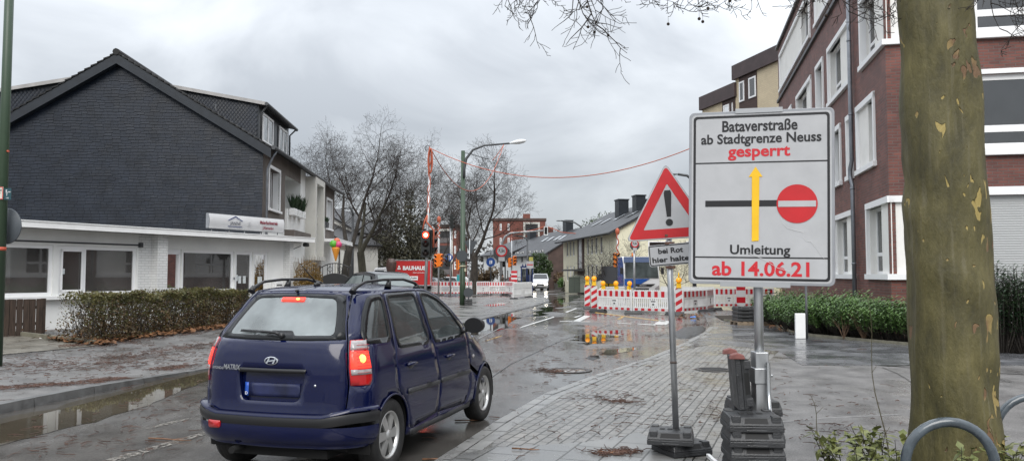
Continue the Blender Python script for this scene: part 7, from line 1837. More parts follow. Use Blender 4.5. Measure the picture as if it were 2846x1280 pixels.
def laurel(label, x, y, w, h, seed, m, size=.13, n=900, group='cherry laurels in the bed'):
    rr = random.Random(seed); t = thing('laurel_shrub', label, 'shrub', (x, y, .045), 0, group); mb, st = MB(), MB()
    for k in range(int(n / 14)):
        a = rr.uniform(0, 6.28); o = math.sqrt(rr.random()) * w; tip = Vector((o * math.cos(a), o * math.sin(a) * .9, h * (1 - .35 * (o / w) ** 2) * rr.uniform(.75, 1.05))); base = Vector((tip.x * .4, tip.y * .4, 0))
        mid = base.lerp(tip, .55) + Vector((tip.x * .15, tip.y * .15, -.02)); st.tube([base, mid, tip], [.008, .006, .003], 3, caps=False)
        ax = (tip - mid).normalized()
        for i in range(14):
            f = 1 - (i / 14) * rr.uniform(.5, .75); p = base.lerp(mid, f / .55) if f < .55 else mid.lerp(tip, (f - .55) / .45)
            r_ = Vector((math.cos(i * 2.4), math.sin(i * 2.4), 0)); e = (r_ * rr.uniform(.5, 1.0) + Vector((0, 0, rr.uniform(.25, 1.0)))).normalized(); s = size * rr.uniform(.7, 1.2); o2 = e.cross(Vector((0, 0, 1))); o2 = o2.normalized() if o2.length > .01 else Vector((1, 0, 0)); bend = Vector((0, 0, -s * .18))
            A, B, C_, D_ = p, p + e * s * .5 + o2 * s * .19, p + e * s + bend, p + e * s * .5 - o2 * s * .19
            mb.poly([A, B, C_]); mb.poly([A, C_, D_])
    mb.build('foliage', m, t, fix=False); st.build('stems', M_bark, t, fix=False)
lp = [(2168, 26.6, .8, 1.0), (2205, 24.3, .8, 1.0), (2250, 23.1, .8, 1.05), (2300, 22.4, .8, 1.08), (2352, 21.7, .78, 1.1), (2405, 21.1, .76, 1.1), (2458, 20.5, .76, 1.1), (2512, 20.0, .76, 1.1), (2160, 29.0, 1.0, 1.15), (2220, 25.8, .85, 1.15), (2285, 24.3, .75, 1.2), (2340, 23.0, .7, 1.2), (2395, 22.2, .6, 1.2), (2566, 19.7, .8, 1.1)]
names = ['first laurel beside the pallet in the front row', 'second laurel of the front row, before the white panel', 'laurel directly behind the white upright panel', 'laurel right of the white panel in the front row', 'laurel below the brick corner downpipe, front row', 'laurel with bare stems in the middle of the bed', 'laurel in the front row below the white corner bay', 'front laurel just left of the plane trunk', 'back-row laurel nearest the bicycle', 'back-row laurel behind the white panel', 'back-row laurel against the downpipe wall', 'back-row laurel below the brick corner', 'back-row laurel partly behind the plane trunk', 'laurel hidden mostly behind the plane trunk']
for i, ((px, py, w, h), nm) in enumerate(zip(lp, names)):
    p = px_at(px, py); laurel('green ' + nm, p.x, p.y, w, h, 70 + i, M_laurel, n=1700 if i < 8 else 1400)
for i, (px, Y, lab) in enumerate(((2778, 17.6, 'tall dark laurel hedge plant right of the plane trunk'), (2850, 17.4, 'tall dark laurel hedge plant at the right edge'), (2935, 17.3, 'tall dark laurel beyond the right edge of the view'))):
    p = px_at(px, Y); laurel(lab, p.x, p.y, .62, 1.9, 90 + i, M_laureld, size=.11, n=2600, group='tall dark laurels right of the plane tree')
def twig_tuft(name, label, px, py, h, n, seed, spread=.35, m=None, z=.04, leaves=0):
    rr = random.Random(seed); p = gr(px, py, z); t = thing(name, label, 'plant', p, 0); st = MB()
    tips = []
    for k in range(n):
        a = rr.uniform(0, 6.28); d = Vector((math.cos(a) * spread * rr.random(), math.sin(a) * spread * rr.random(), h * rr.uniform(.6, 1.05))); st.tube([(0, 0, 0), d * .5 + Vector((rr.gauss(0, .02), 0, .03)), d], [.006, .004, .002], 4, caps=False); tips.append(d)
    st.build('stems', m or mat('pale_stems', (.16, .10, .06), .8, var=.3, scale=10), t, fix=False)
    if leaves:
        mb = MB()
        for _ in range(leaves):
            d = rr.choice(tips); c = d * rr.uniform(.3, 1); e = Vector((rr.gauss(0, 1), rr.gauss(0, 1), rr.gauss(.3, .6))).normalized(); o = e.cross(Vector((0, 0, 1))); o = o.normalized() if o.length > .01 else Vector((1, 0, 0)); s = rr.uniform(.05, .11); b = Vector((0, 0, -.012))
            mb.poly([c, c + e * s * .5 + o * s * .3, c + e * s + b]); mb.poly([c, c + e * s + b, c + e * s * .5 - o * s * .3])
        mb.build('leaves', leafmat('ground_leaves', (.07, .09, .025), (.20, .21, .07), 9), t, fix=False)
twig_tuft('dry_stalks', 'tuft of dry pale stalks at the front edge of the laurel bed', 2400, 945, .75, 26, 5, .5)
twig_tuft('dry_stalks', 'smaller dry stalks beside the bed edging', 2345, 942, .6, 14, 6, .35)
for i, (px, Y, h, n, lab) in enumerate(((2330, 6.15, .50, 18, 'low green sprig at the left end of the tree pit'), (2395, 5.95, .56, 22, 'leafy sprig left of the bicycle hoop'), (2455, 6.2, .52, 22, 'leafy sprig before the plane trunk base'), (2500, 5.75, .56, 20, 'green sprig under the left leg of the hoop'), (2700, 5.5, .5, 14, 'small sprig under the hoop before the trunk'), (2800, 6.2, .5, 20, 'twiggy sprig at the right edge by the hoop'), (2835, 5.9, .45, 18, 'leafy sprig at the bottom right corner'))):
    p = px_at(px, Y); t = None; rr = random.Random(100 + i)
    q = at(px, 763, Y); 
    y_px = HOR + CAM_Z * FPX / Y * .995
    twig_tuft('ground_sprig', lab, px, y_px, h, max(6, n // 3), 120 + i, .3, M_twig, .03, leaves=150)
def sapling(label, a, b, Y, r=.006):
    A, B = at(*a, Y), at(*b, Y); rr = random.Random(int(a[0])); pts = [A.lerp(B, i / 10) + Vector((.02 * math.sin(i * .9), .02 * math.cos(i), 0)) for i in range(11)]; o = pts[0].copy()
    t = thing('thin_sapling', label, 'sapling', o, 0); mb = MB(); mb.tube([p - o for p in pts], [r * (1 - .075 * i) for i in range(11)], 6)
    for i in (3, 6, 8): mb.tube([pts[i] - o, pts[i] - o + Vector((rr.uniform(-.08, .08), 0, .05))], r * .3, 4)
    mb.build('stem', mat('sapling_bark', (.07, .06, .03), .7), t)
sapling('tall thin sapling stem before the laurels left of the plane trunk', (2478, 1370), (2402, 815), 6.3)
sapling('short leaning stem sticking up from the tree pit', (2330, 1375), (2246, 1092), 6.2)

def plane_bark():
    m, nt, p = _new('plane_bark'); L = nt.links.new; N = nt.nodes.new
    tc = N('ShaderNodeTexCoord'); mp = N('ShaderNodeMapping'); mp.inputs['Scale'].default_value = (1, 1, .42); L(tc.outputs['Object'], mp.inputs[0])
    n1 = N('ShaderNodeTexNoise'); n1.inputs['Scale'].default_value = 4.5; n1.inputs['Detail'].default_value = 9; n1.inputs['Roughness'].default_value = .68; L(mp.outputs[0], n1.inputs['Vector'])
    r1 = N('ShaderNodeValToRGB'); e = r1.color_ramp.elements; e[0].position = .30; e[0].color = (.032, .029, .011, 1); e[1].position = .72; e[1].color = (.150, .128, .046, 1); x = e.new(.5); x.color = (.080, .069, .022, 1); L(n1.outputs['Fac'], r1.inputs[0])
    m2 = N('ShaderNodeMapping'); m2.inputs['Scale'].default_value = (9, 9, .35); L(tc.outputs['Object'], m2.inputs[0])
    n2 = N('ShaderNodeTexNoise'); n2.inputs['Scale'].default_value = 2; n2.inputs['Detail'].default_value = 5; L(m2.outputs[0], n2.inputs['Vector'])
    r2 = N('ShaderNodeValToRGB'); r2.color_ramp.elements[0].position = .56; r2.color_ramp.elements[0].color = (0, 0, 0, 1); r2.color_ramp.elements[1].position = .70; r2.color_ramp.elements[1].color = (.55, .55, .55, 1); L(n2.outputs['Fac'], r2.inputs[0])
    mx = N('ShaderNodeMix'); mx.data_type = 'RGBA'; L(r2.outputs[0], mx.inputs['Factor']); L(r1.outputs[0], mx.inputs['A']); mx.inputs['B'].default_value = (.15, .135, .085, 1)
    m3 = N('ShaderNodeMapping'); m3.inputs['Scale'].default_value = (1, 1, .5); m3.inputs['Location'].default_value = (.3, .9, .2); L(tc.outputs['Object'], m3.inputs[0])
    n3 = N('ShaderNodeTexNoise'); n3.inputs['Scale'].default_value = 12.5; n3.inputs['Detail'].default_value = 2.0; n3.inputs['Roughness'].default_value = .45; n3.inputs['Distortion'].default_value = .5; L(m3.outputs[0], n3.inputs['Vector'])
    sx = N('ShaderNodeSeparateXYZ'); L(tc.outputs['Object'], sx.inputs[0])
    sh = N('ShaderNodeMath'); sh.operation = 'MULTIPLY_ADD'; sh.inputs[1].default_value = .22; L(sx.outputs['X'], sh.inputs[0]); L(n3.outputs['Fac'], sh.inputs[2])
    r3 = N('ShaderNodeValToRGB'); r3.color_ramp.elements[0].position = .640; r3.color_ramp.elements[1].position = .655; L(sh.outputs[0], r3.inputs[0])
    pc = N('ShaderNodeValToRGB'); pc.color_ramp.elements[0].position = .42; pc.color_ramp.elements[0].color = (.15, .085, .04, 1); pc.color_ramp.elements[1].position = .52; pc.color_ramp.elements[1].color = (.34, .26, .085, 1)
    n4 = N('ShaderNodeTexNoise'); n4.inputs['Scale'].default_value = 2.3; L(tc.outputs['Object'], n4.inputs['Vector']); L(n4.outputs['Fac'], pc.inputs[0])
    mx2 = N('ShaderNodeMix'); mx2.data_type = 'RGBA'; L(r3.outputs[0], mx2.inputs['Factor']); L(mx.outputs['Result'], mx2.inputs['A']); L(pc.outputs[0], mx2.inputs['B'])
    L(mx2.outputs['Result'], p.inputs['Base Color']); p.inputs['Roughness'].default_value = .62
    ad = N('ShaderNodeMath'); ad.operation = 'MULTIPLY_ADD'; ad.inputs[1].default_value = -.35; L(r3.outputs[0], ad.inputs[0]); L(n1.outputs['Fac'], ad.inputs[2])
    b = N('ShaderNodeBump'); b.inputs['Strength'].default_value = 1.0; b.inputs['Distance'].default_value = .035; L(ad.outputs[0], b.inputs['Height']); L(b.outputs[0], p.inputs['Normal'])
    return m
def plane_tree():
    Y = 6.2; x = (2641 - CX) / FPX * Y; rr = random.Random(7)
    t = thing('plane_tree', 'thick mossy plane tree with flaking yellow bark patches and hanging bare twigs', 'tree', (x, Y, 0), 0)
    mb = MB(); n, sg = 60, 40; H = 5.2; g = []
    wdt = lambda z: interp([(0, .38), (.25, .325), (.6, .305), (1.4, .295), (2.6, .285), (3.4, .262), (4.0, .258), (5.2, .25)], z)
    for i in range(n + 1):
        z = H * i / n; r = wdt(z); row = []
        for k in range(sg):
            a = 2 * math.pi * k / sg
            d = .014 * math.sin(a * 3 + z * 1.1) + .010 * math.sin(a * 5 - z * 2.3) + .008 * math.sin(z * 7 + a * 2) + .009 * math.sin(z * 15 + a * 2 + math.sin(z * 3)) * max(0, math.sin(z * 2.1 + a)) + .005 * math.sin(a * 11 + z * 3)
            row.append(mb.bm.verts.new(((r + d) * math.cos(a) - .015 * z + .012 * math.sin(z * 1.3), (r + d) * math.sin(a), z)))
        g.append(row)
    for i in range(n):
        for k in range(sg): mb.bm.faces.new((g[i][k], g[i][(k + 1) % sg], g[i + 1][(k + 1) % sg], g[i + 1][k])).smooth = True
    mb.build('trunk', plane_bark(), t)
    cr = MB(); BALLS = []; top = Vector((-.07, 0, H - .1))
    def limb(p, q, r0, r1, n=9, wob=.12, seg=8):
        pts = []; rs = []
        for i in range(n + 1):
            k = i / n; pts.append(p.lerp(q, k) + Vector((rr.gauss(0, wob), rr.gauss(0, wob), rr.gauss(0, wob) + .9 * math.sin(math.pi * k) * (q - p).length * .1)) * (1 if 0 < i < n else 0)); rs.append(r0 + (r1 - r0) * k)
        cr.tube(pts, rs, seg, caps=False); return pts
    def spray(p, d, L, r0, lev):
        n = 5; pts = [p.copy()]; d = d.normalized()
        for i in range(n):
            d = (d + Vector((rr.gauss(0, .17), rr.gauss(0, .17), rr.gauss(0, .10) + (.06 if i > 2 and lev else -.03)))).normalized(); p = p + d * (L / n); pts.append(p.copy())
        cr.tube(pts, [max(.0022, r0 * (1 - .13 * i)) for i in range(n + 1)], 4, caps=False)
        if lev < 3 and L > .07:
            for i in range(1, n + 1):
                for _ in range(1):
                    if rr.random() < (.12 if lev == 0 else .38): continue
                    o = d.orthogonal(); o.rotate(Quaternion(d, rr.uniform(0, 6.28))); spray(pts[i], d * .75 + o * .62, L * rr.uniform(.36, .66), r0 * .62, lev + 1)
        if lev >= 1 and rr.random() < .05 and len(BALLS) < 26:
            b = pts[-1] + Vector((0, 0, -.05)); cr.tube([pts[-1], b], .0015, 3, caps=False); BALLS.append(b - Vector((0, 0, .013)))
    O = t.location
    def W(px, py, YY): return at(px, py, YY) - O
    la = limb(top, W(1600, -260, 7.2), .15, .05, 10, .06, 10); lb = limb(top, W(2080, -210, 6.6), .10, .035, 8, .05); lc = limb(top, W(2850, -200, 6.0), .10, .03, 7, .05); ld = limb(top, Vector((.4, -3.0, 9)), .15, .04, 8, .1); le = limb(top, Vector((-2.6, -3.6, 8.0)), .14, .04, 8, .1); lf_ = limb(top, Vector((.8, 1.5, 9.5)), .14, .04, 8, .1)
    for px, py, YY, dx, L, r0 in ((1600, -120, 7.2, -.35, .60, .009), (1615, -110, 7.2, .02, .80, .010), (1635, -110, 7.25, .30, .62, .008), (1590, -130, 7.1, -.75, .50, .007), (1665, -130, 7.1, .65, .62, .008), (1560, -120, 7.3, -.6, .62, .007),
                                  (1965, -120, 6.6, -.1, .66, .007), (1985, -120, 6.6, .35, .48, .007), (1935, -120, 6.65, -.5, .52, .006), (2150, -110, 6.5, -.3, .40, .006), (2200, -110, 6.4, .2, .46, .006), (2290, -110, 6.4, -.2, .60, .007), (2340, -110, 6.3, .3, .50, .006), (2440, -100, 6.2, .15, .42, .006), (2500, -90, 6.2, -.2, .45, .006),
                                  (1440, -90, 7.4, -.2, .44, .006), (1470, -90, 7.4, .2, .40, .005), (1540, -100, 7.3, -.3, .62, .007), (1575, -100, 7.2, .1, .72, .008), (1850, -100, 6.9, -.4, .45, .005), (1745, -100, 7.0, .5, .5, .005), (1500, -90, 7.4, -.5, .32, .005), (1800, -100, 7, .2, .32, .005), (2780, -110, 5.9, -.1, .62, .007), (2830, -110, 5.9, .2, .55, .006), (2745, -90, 6.0, -.3, .5, .006)):
        p = W(px, py, YY); near = min(la + lb + lc, key=lambda q: (q - p).length); cr.tube([near, near.lerp(p, .5) + Vector((0, 0, .05)), p], [.018, .012, r0], 5, caps=False)
        spray(p, Vector((dx, rr.uniform(-.15, .15), -1)), L * .84, r0, 0)
    def fill(p, d, L, r0, lev):
        n = 4; pts = [p.copy()]; d = d.normalized()
        for i in range(n): d = (d + Vector((rr.gauss(0, .15), rr.gauss(0, .15), rr.gauss(.04, .15)))).normalized(); p = p + d * (L / n); pts.append(p.copy())
        cr.tube(pts, [r0 * (1 - .14 * i) for i in range(n + 1)], 4 if lev < 2 else 3, caps=False)
        if lev < 3:
            for i in range(1, n + 1):
                for _ in range(2): o = d.orthogonal(); o.rotate(Quaternion(d, rr.uniform(0, 6.28))); fill(pts[i], d * .7 + o * .8, L * rr.uniform(.4, .62), r0 * .5, lev + 1)
    for lm in (ld, le, lf_):
        for i in range(3, len(lm), 2): fill(lm[i], Vector((rr.gauss(0, .6), rr.gauss(-.3, .6), .7)), 2.3, .035, 1)
    cr.build('crown', M_twig, t, fix=False); [MB().ball(c, .0135, seg=8).build('seed_ball', mat('seed_ball', (.03, .02, .014), .9), t) for c in BALLS]
plane_tree()
def planters():
    K = Matrix.Translation((HX, HY, 0)) @ Matrix.Rotation(R(3.4), 4, 'Z'); rr = random.Random(3)
    for k, (y, lab) in enumerate(((4.5, 'white flower box, nearest of three on the white balcony'), (5.4, 'white flower box, middle of three on the white balcony'), (6.4, 'white flower box, farthest of three on the white balcony'), (12.0, 'dark flower box on the second balcony, left'), (12.9, 'dark flower box on the second balcony, right'))):
        z = 4.3 if k < 3 else 4.25; q = K @ Vector((.24, y, z)); t = thing('flower_box', lab, 'flower box', q, R(3.4), 'flower boxes on the balconies')
        mb = MB(); mb.box((0, 0, .15), (.24, .62, .30)); mb.tube([(.13, -.15, .1), (.2, -.15, .18), (.13, -.15, .28)], .02, 5); mb.build('box', M_whitepl if k < 3 else M_dkgrey, t, bevel=.03)
        mb = MB()
        for _ in range(90):
            a = Vector((rr.gauss(.05, .25), rr.gauss(0, .35), 1)).normalized(); L = rr.uniform(.35, .8) if k < 3 else rr.uniform(.2, .35); b = Vector((rr.uniform(-.08, .08), rr.uniform(-.26, .26), .28)); o = Vector((a.y, -a.x, 0)).normalized() * .035
            mb.poly([b - o * .5, b + a * L * .5 + o, b + a * L, b + a * L * .5 - o])
        mb.build('plants', M_laureld, t, fix=False)
planters()
M_cglass = mat('vehicle_glass', (.025, .03, .033), .05, coat=.5)
def vehicle(label, cat, p, rz, col, L=4.4, W=1.8, prof=None, wins=(), wheelx=(.85, 3.45), wr=.32, name='parked_car', lit=False, rough=.2, group=None, glass=None):
    """prof: side outline (x from rear 0 to front L, z); wins: polygons in side view; rounded tumblehome body"""
    t = thing(name, label, cat, p, rz, group)
    paint = mat('paint_%s' % name + '%.3f%.3f%.3f' % col, col, rough, coat=.6)
    zt = max(z for _, z in prof); belt = zt * .62
    half = lambda z: W / 2 * (1 if z < belt else 1 - .20 * ((z - belt) / (zt - belt)) ** 1.2) * (1 if z > .35 else .95)
    pr = rounded(prof, .12, 3); N_ = len(pr)
    cx_ = sum(q[0] for q in pr) / N_; cz = sum(q[1] for q in pr) / N_
    mb = MB(); rings = []
    for s, k in ((-1, 1.0), (-1, .90), (1, .90), (1, 1.0)):
        ring = []
        for (x, z) in pr:
            ins = .94 if k == 1.0 else 1.0
            xx, zz = cx_ + (x - cx_) * ins, cz + (z - cz) * ins
            bow = 1 - .10 * abs((x - L / 2) / (L / 2)) ** 4
            ring.append(mb.bm.verts.new((xx, s * half(zz) * k * bow, zz)))
        rings.append(ring)
    for a, b in zip(rings, rings[1:]):
        for i in range(N_): mb.bm.faces.new((a[i], a[(i + 1) % N_], b[(i + 1) % N_], b[i])).smooth = True
    mb.bm.faces.new(rings[0]); mb.bm.faces.new(rings[-1][::-1])
    mb.build('body', paint, t)
    for wq in wins:
        for s in (-1, 1):
            mb = MB(); P = [Vector((x, s * (half(z) * (1 - .10 * abs((x - L / 2) / (L / 2)) ** 4) + .012), z)) for x, z in wq]; mb.poly(P); mb.build('window', glass or M_cglass, t)
    for i, (a, b) in enumerate(zip(prof, prof[1:] + prof[:1])):
        if abs(b[1] - a[1]) > .25 and min(a[1], b[1]) > belt * .92:
            n = Vector((b[1] - a[1], 0, -(b[0] - a[0]))).normalized(); n = n if n.x * ((a[0] + b[0]) / 2 - L / 2) > 0 else -n
            q = [Vector((a[0] + (b[0] - a[0]) * k, s * (half(a[1] + (b[1] - a[1]) * k) * .88), a[1] + (b[1] - a[1]) * k)) + n * .012 for k, s in ((.1, -1), (.1, 1), (.88, 1), (.88, -1))]
            mb = MB(); mb.poly(q); mb.build('windscreen' if n.x > 0 else 'rear_window', glass or M_cglass, t)
    for x in wheelx:
        for s in (-1, 1):
            Wl = bpy.data.objects.new('wheel', None); COL.objects.link(Wl); Wl.parent = t; Wl.location = (x, s * (W / 2 - .10), wr); Wl.rotation_euler = (R(-90 * s), 0, 0)
            mb = MB(); mb.lathe([(wr * .62, -.09), (wr * .95, -.1), (wr, -.07), (wr, .07), (wr * .95, .11), (wr * .62, .10)], 20); mb.build('tyre', M_tyre, Wl)
            mb = MB(); mb.lathe([(.0005, .08), (wr * .3, .085), (wr * .62, .095), (wr * .62, .0)], 20); mb.build('rim', M_alloy, Wl)
            mb = MB(); mb.lathe([(.0005, -.02), (wr * 1.14, -.02), (wr * 1.14, .105), (wr * 1.06, .108)], 20); mb.build('wheel_arch', M_under, Wl) if False else mb.bm.free()
    for s in (-1, 1):
        mb = MB(); mb.box((L - .035, s * (W / 2 - .30), .70), (.14, .32, .15)); mb.build('headlight', mat('headlight_lit', (1, 1, .95), .2, emit=(1, .90, .72), estr=14) if lit else M_lampclear, t, bevel=.03)
        mb = MB(); mb.box((.06, s * (W / 2 - .17), .82), (.10, .16, .30)); mb.build('tail_light', M_lampred, t, bevel=.02)
        mb = MB(); mb.box((L * .66, s * (W / 2 + .06), belt + .12), (.10, .16, .12)); mb.build('mirror', M_black, t, bevel=.03)
    mb = MB(); mb.box((L - .01, 0, .58), (.06, W * .46, .16)); mb.build('grille', M_black, t, bevel=.02)
    mb = MB(); mb.box((L - .0, 0, .36), (.05, W * .7, .10)); mb.build('bumper_vent', M_black, t)
    mb = MB(); mb.box((L + .025, 0, .46), (.02, .5, .10)); mb.box((-.0, 0, .62), (.02, .5, .10)); mb.build('number_plate', M_signwhite, t)
    return t
CARP = [(0.02, .32), (0, .75), (.12, 1.0), (.55, 1.45), (1.2, 1.5), (2.2, 1.48), (3.05, 1.0), (4.1, .85), (4.38, .62), (4.36, .28), (4.0, .22), (.4, .22)]
CARW = [[(.62, 1.02), (.85, 1.36), (1.4, 1.40), (1.4, 1.02)], [(1.48, 1.02), (1.48, 1.40), (2.12, 1.38), (2.75, 1.02)]]
SUVP = [(0.02, .38), (0, .95), (.25, 1.15), (.62, 1.68), (1.4, 1.76), (2.5, 1.70), (3.3, 1.16), (4.3, 1.0), (4.55, .75), (4.5, .32), (4.2, .28), (.4, .28)]
SUVW = [[(.66, 1.20), (.95, 1.58), (1.45, 1.62), (1.45, 1.17)], [(1.53, 1.17), (1.53, 1.62), (2.42, 1.58), (3.05, 1.17)]]
VANP = [(0.02, .30), (0, 1.0), (.08, 1.75), (.5, 1.84), (3.0, 1.82), (3.55, 1.18), (4.25, 1.0), (4.45, .72), (4.42, .28), (4.1, .22), (.4, .22)]
VANW = [[(2.2, 1.15), (2.2, 1.62), (2.95, 1.62), (3.35, 1.15)], [(.3, 1.15), (.3, 1.62), (2.05, 1.62), (2.05, 1.15)]]
p = px_at(1112, 31.5); vehicle('dark grey estate car seen over the roof of the blue hatchback', 'car', (p.x + .1, 31.0, .02), R(90 + 38), (.022, .024, .028), L=4.55, W=1.85, prof=[(x, z * 1.03 if z > .6 else z) for x, z in SUVP], wins=[[(a, b * 1.03) for a, b in q] for q in SUVW], wheelx=(.85, 3.6), name='estate_car', glass=mat('sky_glass', (.18, .21, .21), .06, coat=.5))
p = px_at(1512, 88); vehicle('silver-white van with lit headlights driving towards us at the far end', 'van', (p.x - .2, 92, 0), R(-93), (.50, .51, .52), L=4.45, W=1.85, prof=VANP, wins=VANW, wheelx=(.8, 3.6), name='small_van', lit=True)
for i, (px, Y, rz, col, lab) in enumerate(((1334, 100, 5, (.6, .6, .6), 'white parked car right of the wide bare tree'), (1237, 86, 170, (.62, .62, .62), 'white parked car behind the left barriers'), (1262, 92, 175, (.65, .65, .66), 'white high car beside the turquoise box'), (1213, 84, 10, (.12, .16, .28), 'blue-grey parked car behind the left barriers'), (1162, 74, 172, (.05, .055, .065), 'dark parked car right of the brown sack sign'), (1450, 96, 10, (.06, .065, .075), 'dark car half hidden behind the bus shelter'), (1195, 90, 20, (.3, .31, .32), 'silver parked car behind the traffic light pole'))):
    p = px_at(px, Y); vehicle(lab, 'car', (p.x - 2.1 * math.cos(R(rz)), Y, 0), R(rz), col, L=4.38, W=1.76, prof=CARP, wins=CARW, name='parked_car', group='parked cars beyond the barriers')

def red_truck():
    Y = 66; a, b = px_at(1094, Y), px_at(1196, Y); W = b.x - a.x; zt = at(1100, 723, Y).z
    t = thing('red_lorry', 'red box lorry with white BAUHAUS lettering and white cab', 'lorry', (a.x, Y, 0), R(2))
    z0 = .85; mb = MB(); mb.b(0, W, 0, 2.4, z0, zt); mb.build('box', mat('lorry_red', (.50, .022, .022), .4, var=.05, scale=1), t, bevel=.03)
    mb = MB(); mb.b(-.02, W + .02, -.02, .02, zt - .03, zt + .05); mb.b(-.02, W + .02, -.02, .02, z0 - .05, z0 + .03); mb.b(W - .02, W + .05, -.02, .03, z0, zt); mb.build('edge_trim', M_galv, t)
    F = facing((0, -.03, 0), (1, 0, 0)); hz = zt - .62
    mb = MB(); text_fit(mb, 'BAUHAUS', W * .62, .34, F @ Matrix.Translation((W * .56, hz, 0)), bold=.05); text_fit(mb, 'Wenn\'s gut werden muss.', W * .40, .11, F @ Matrix.Translation((W * .72, hz - .38, 0)), bold=.02)
    for k, (x, z) in enumerate(((.14, .05), (.07, -.13), (.21, -.13))): mb.prism([(-.075, 0), (.075, 0), (.075, .10), (0, .16), (-.075, .10)] if k == 0 else [(-.055, 0), (.055, 0), (.055, .14), (-.055, .14)], F @ Matrix.Translation((.10 * W + x, hz + z, 0)), .004)
    mb.build('lettering', M_whitepl, t)
    mb = MB(); rbox(mb, F, W * .22, W * .66, hz - .98, hz - .66, -.01, .008); mb.build('banner', M_whitepl, t); mb = MB(); text_fit(mb, 'Wir bauen Projekte', W * .38, .15, F @ Matrix.Translation((W * .44, hz - .82, .012)), bold=.03, shear=.2); mb.build('banner_lettering', M_inkblack, t)
    mb = MB(); mb.prism([(-1.9, .5), (-1.9, 1.35), (-1.55, 2.25), (-.15, 2.35), (-.15, .5)], facing((0, 2.2, 0), (1, 0, 0)), 2.0); mb.build('cab', mat('cab_white', (.6, .6, .6), .3), t, bevel=.06)
    mb = MB(); rbox(mb, F, -1.5, -.75, 1.45, 2.05, -.0, .26); mb.build('cab_window', M_cglass, t)
    for x in (-1.1, W - .9):
        mb = MB(); mb.lathe([(.0005, -.1), (.42, -.1), (.45, 0), (.42, .1), (.2, .12), (.0005, .12)], 20, Matrix.Translation((x, .15, .45)) @ Matrix.Rotation(R(90), 4, 'X')); mb.build('wheel', M_tyre, t)
    mb = MB(); mb.b(-.1, W, .3, 2.1, .55, .84); mb.build('chassis', M_under, t)
red_truck()
def big_truck():
    Y = 51.5; a, b = px_at(1733, Y), px_at(1834, Y); W = b.x - a.x; zt = at(1780, 712, Y).z; s = 1
    t = thing('blue_white_lorry', 'blue and white lorry facing us behind the red and white barriers', 'lorry', ((a.x + b.x) / 2, Y, 0), R(4))
    blue = mat('lorry_blue', (.012, .075, .30), .25, coat=.5); wht = mat('lorry_white', (.66, .66, .66), .25, coat=.5)
    h = zt; w = W / 2; F = facing((0, 0, 0), (1, 0, 0))
    mb = MB(); prof = [(-.0, .55), (-.06, 1.0), (-.02, 1.55), (.22, h - .35), (.55, h), (2.0, h), (2.0, .55)]; mb.prism([(y, z) for y, z in prof], facing((-w, 0, 0), (0, 1, 0)), W); mb.build('cab', wht, t, bevel=.05)
    mb = MB(); mb.poly([(-w + .02, -.075, .75), (-w * .35, -.075, .95), (w * .15, -.068, 1.25), (w * .45, -.062, 1.45), (-w + .02, -.062, 1.45)]); mb.poly([(-w - .004, -.02, .6), (-w - .004, 1.9, .6), (-w - .004, 1.9, h - .05), (-w - .004, .45, h - .05), (-w - .004, .18, h - .45), (-w - .004, -.0, 1.5)]); mb.build('blue_livery', blue, t)
    mb = MB(); mb.poly([(-w + .08, -.075, 1.5), (w - .08, -.075, 1.5), (w - .12, .13, h - .40), (-w + .12, .13, h - .40)]); mb.build('windscreen', mat('lorry_screen', (.05, .06, .06), .06, var=.6, scale=1.2, coat=.4), t)
    mb = MB(); mb.poly([(-w + .03, .12, h - .37), (w - .03, .12, h - .37), (w - .08, .40, h - .02), (-w + .08, .40, h - .02)]); mb.build('sun_visor', mat('visor_blue', (.01, .03, .09), .2), t)
    mb = MB(); text_fit(mb, 'MAN', .42, .10, F @ Matrix.Translation((.05, 1.03, .10)), bold=.06); mb.build('lettering', M_galv, t)
    mb = MB(); mb.poly([(-w * .45, -.085, 1.12), (w * .75, -.085, 1.12), (w * .5, -.09, .95), (-w * .25, -.09, .95)]); mb.poly([(-w * .4, -.08, .86), (w * .4, -.08, .86), (w * .35, -.07, .74), (-w * .35, -.07, .74)]); mb.build('grille', M_black, t)
    for sx in (-1, 1):
        mb = MB(); mb.poly([(sx * w * .95, -.085, 1.05), (sx * w * .70, -.09, .85), (sx * w * .72, -.09, .74), (sx * w * .97, -.08, .80)]); mb.build('headlight', M_lampclear, t)
        mb = MB(); mb.box((sx * (w + .16), -.1, 1.95), (.18, .10, .42)); mb.bar((sx * w, .1, 2.1), (sx * (w + .16), -.08, 2.1), .03); mb.build('mirror', M_black, t, bevel=.03)
        mb = MB(); mb.lathe([(.0005, -.15), (.46, -.15), (.5, -.08), (.5, .08), (.46, .15), (.0005, .12)], 24, Matrix.Translation((sx * (w - .2), 1.0, .5)) @ Matrix.Rotation(R(90), 4, 'Y')); mb.build('wheel', M_tyre, t)
    mb = MB(); mb.b(-w + .1, w - .1, -.04, 1.9, .35, .56); mb.build('bumper', M_under, t, bevel=.03)
    mb = MB(); mb.bar((-.9, .05, 1.5), (-.2, .02, 1.62), .02); mb.bar((.2, .05, 1.5), (.9, .02, 1.62), .02); mb.build('wiper', M_black, t)
    mb = MB(); mb.cyl((-w * .35, .6, h), (-w * .35, .6, h + .22), .10, 12); mb.build('warning_beacon', M_orange, t)
    mb = MB(); mb.b(-w, w, 2.3, 7.5, 1.1, 2.3); mb.build('tipper_body', M_dkgrey, t)
big_truck()
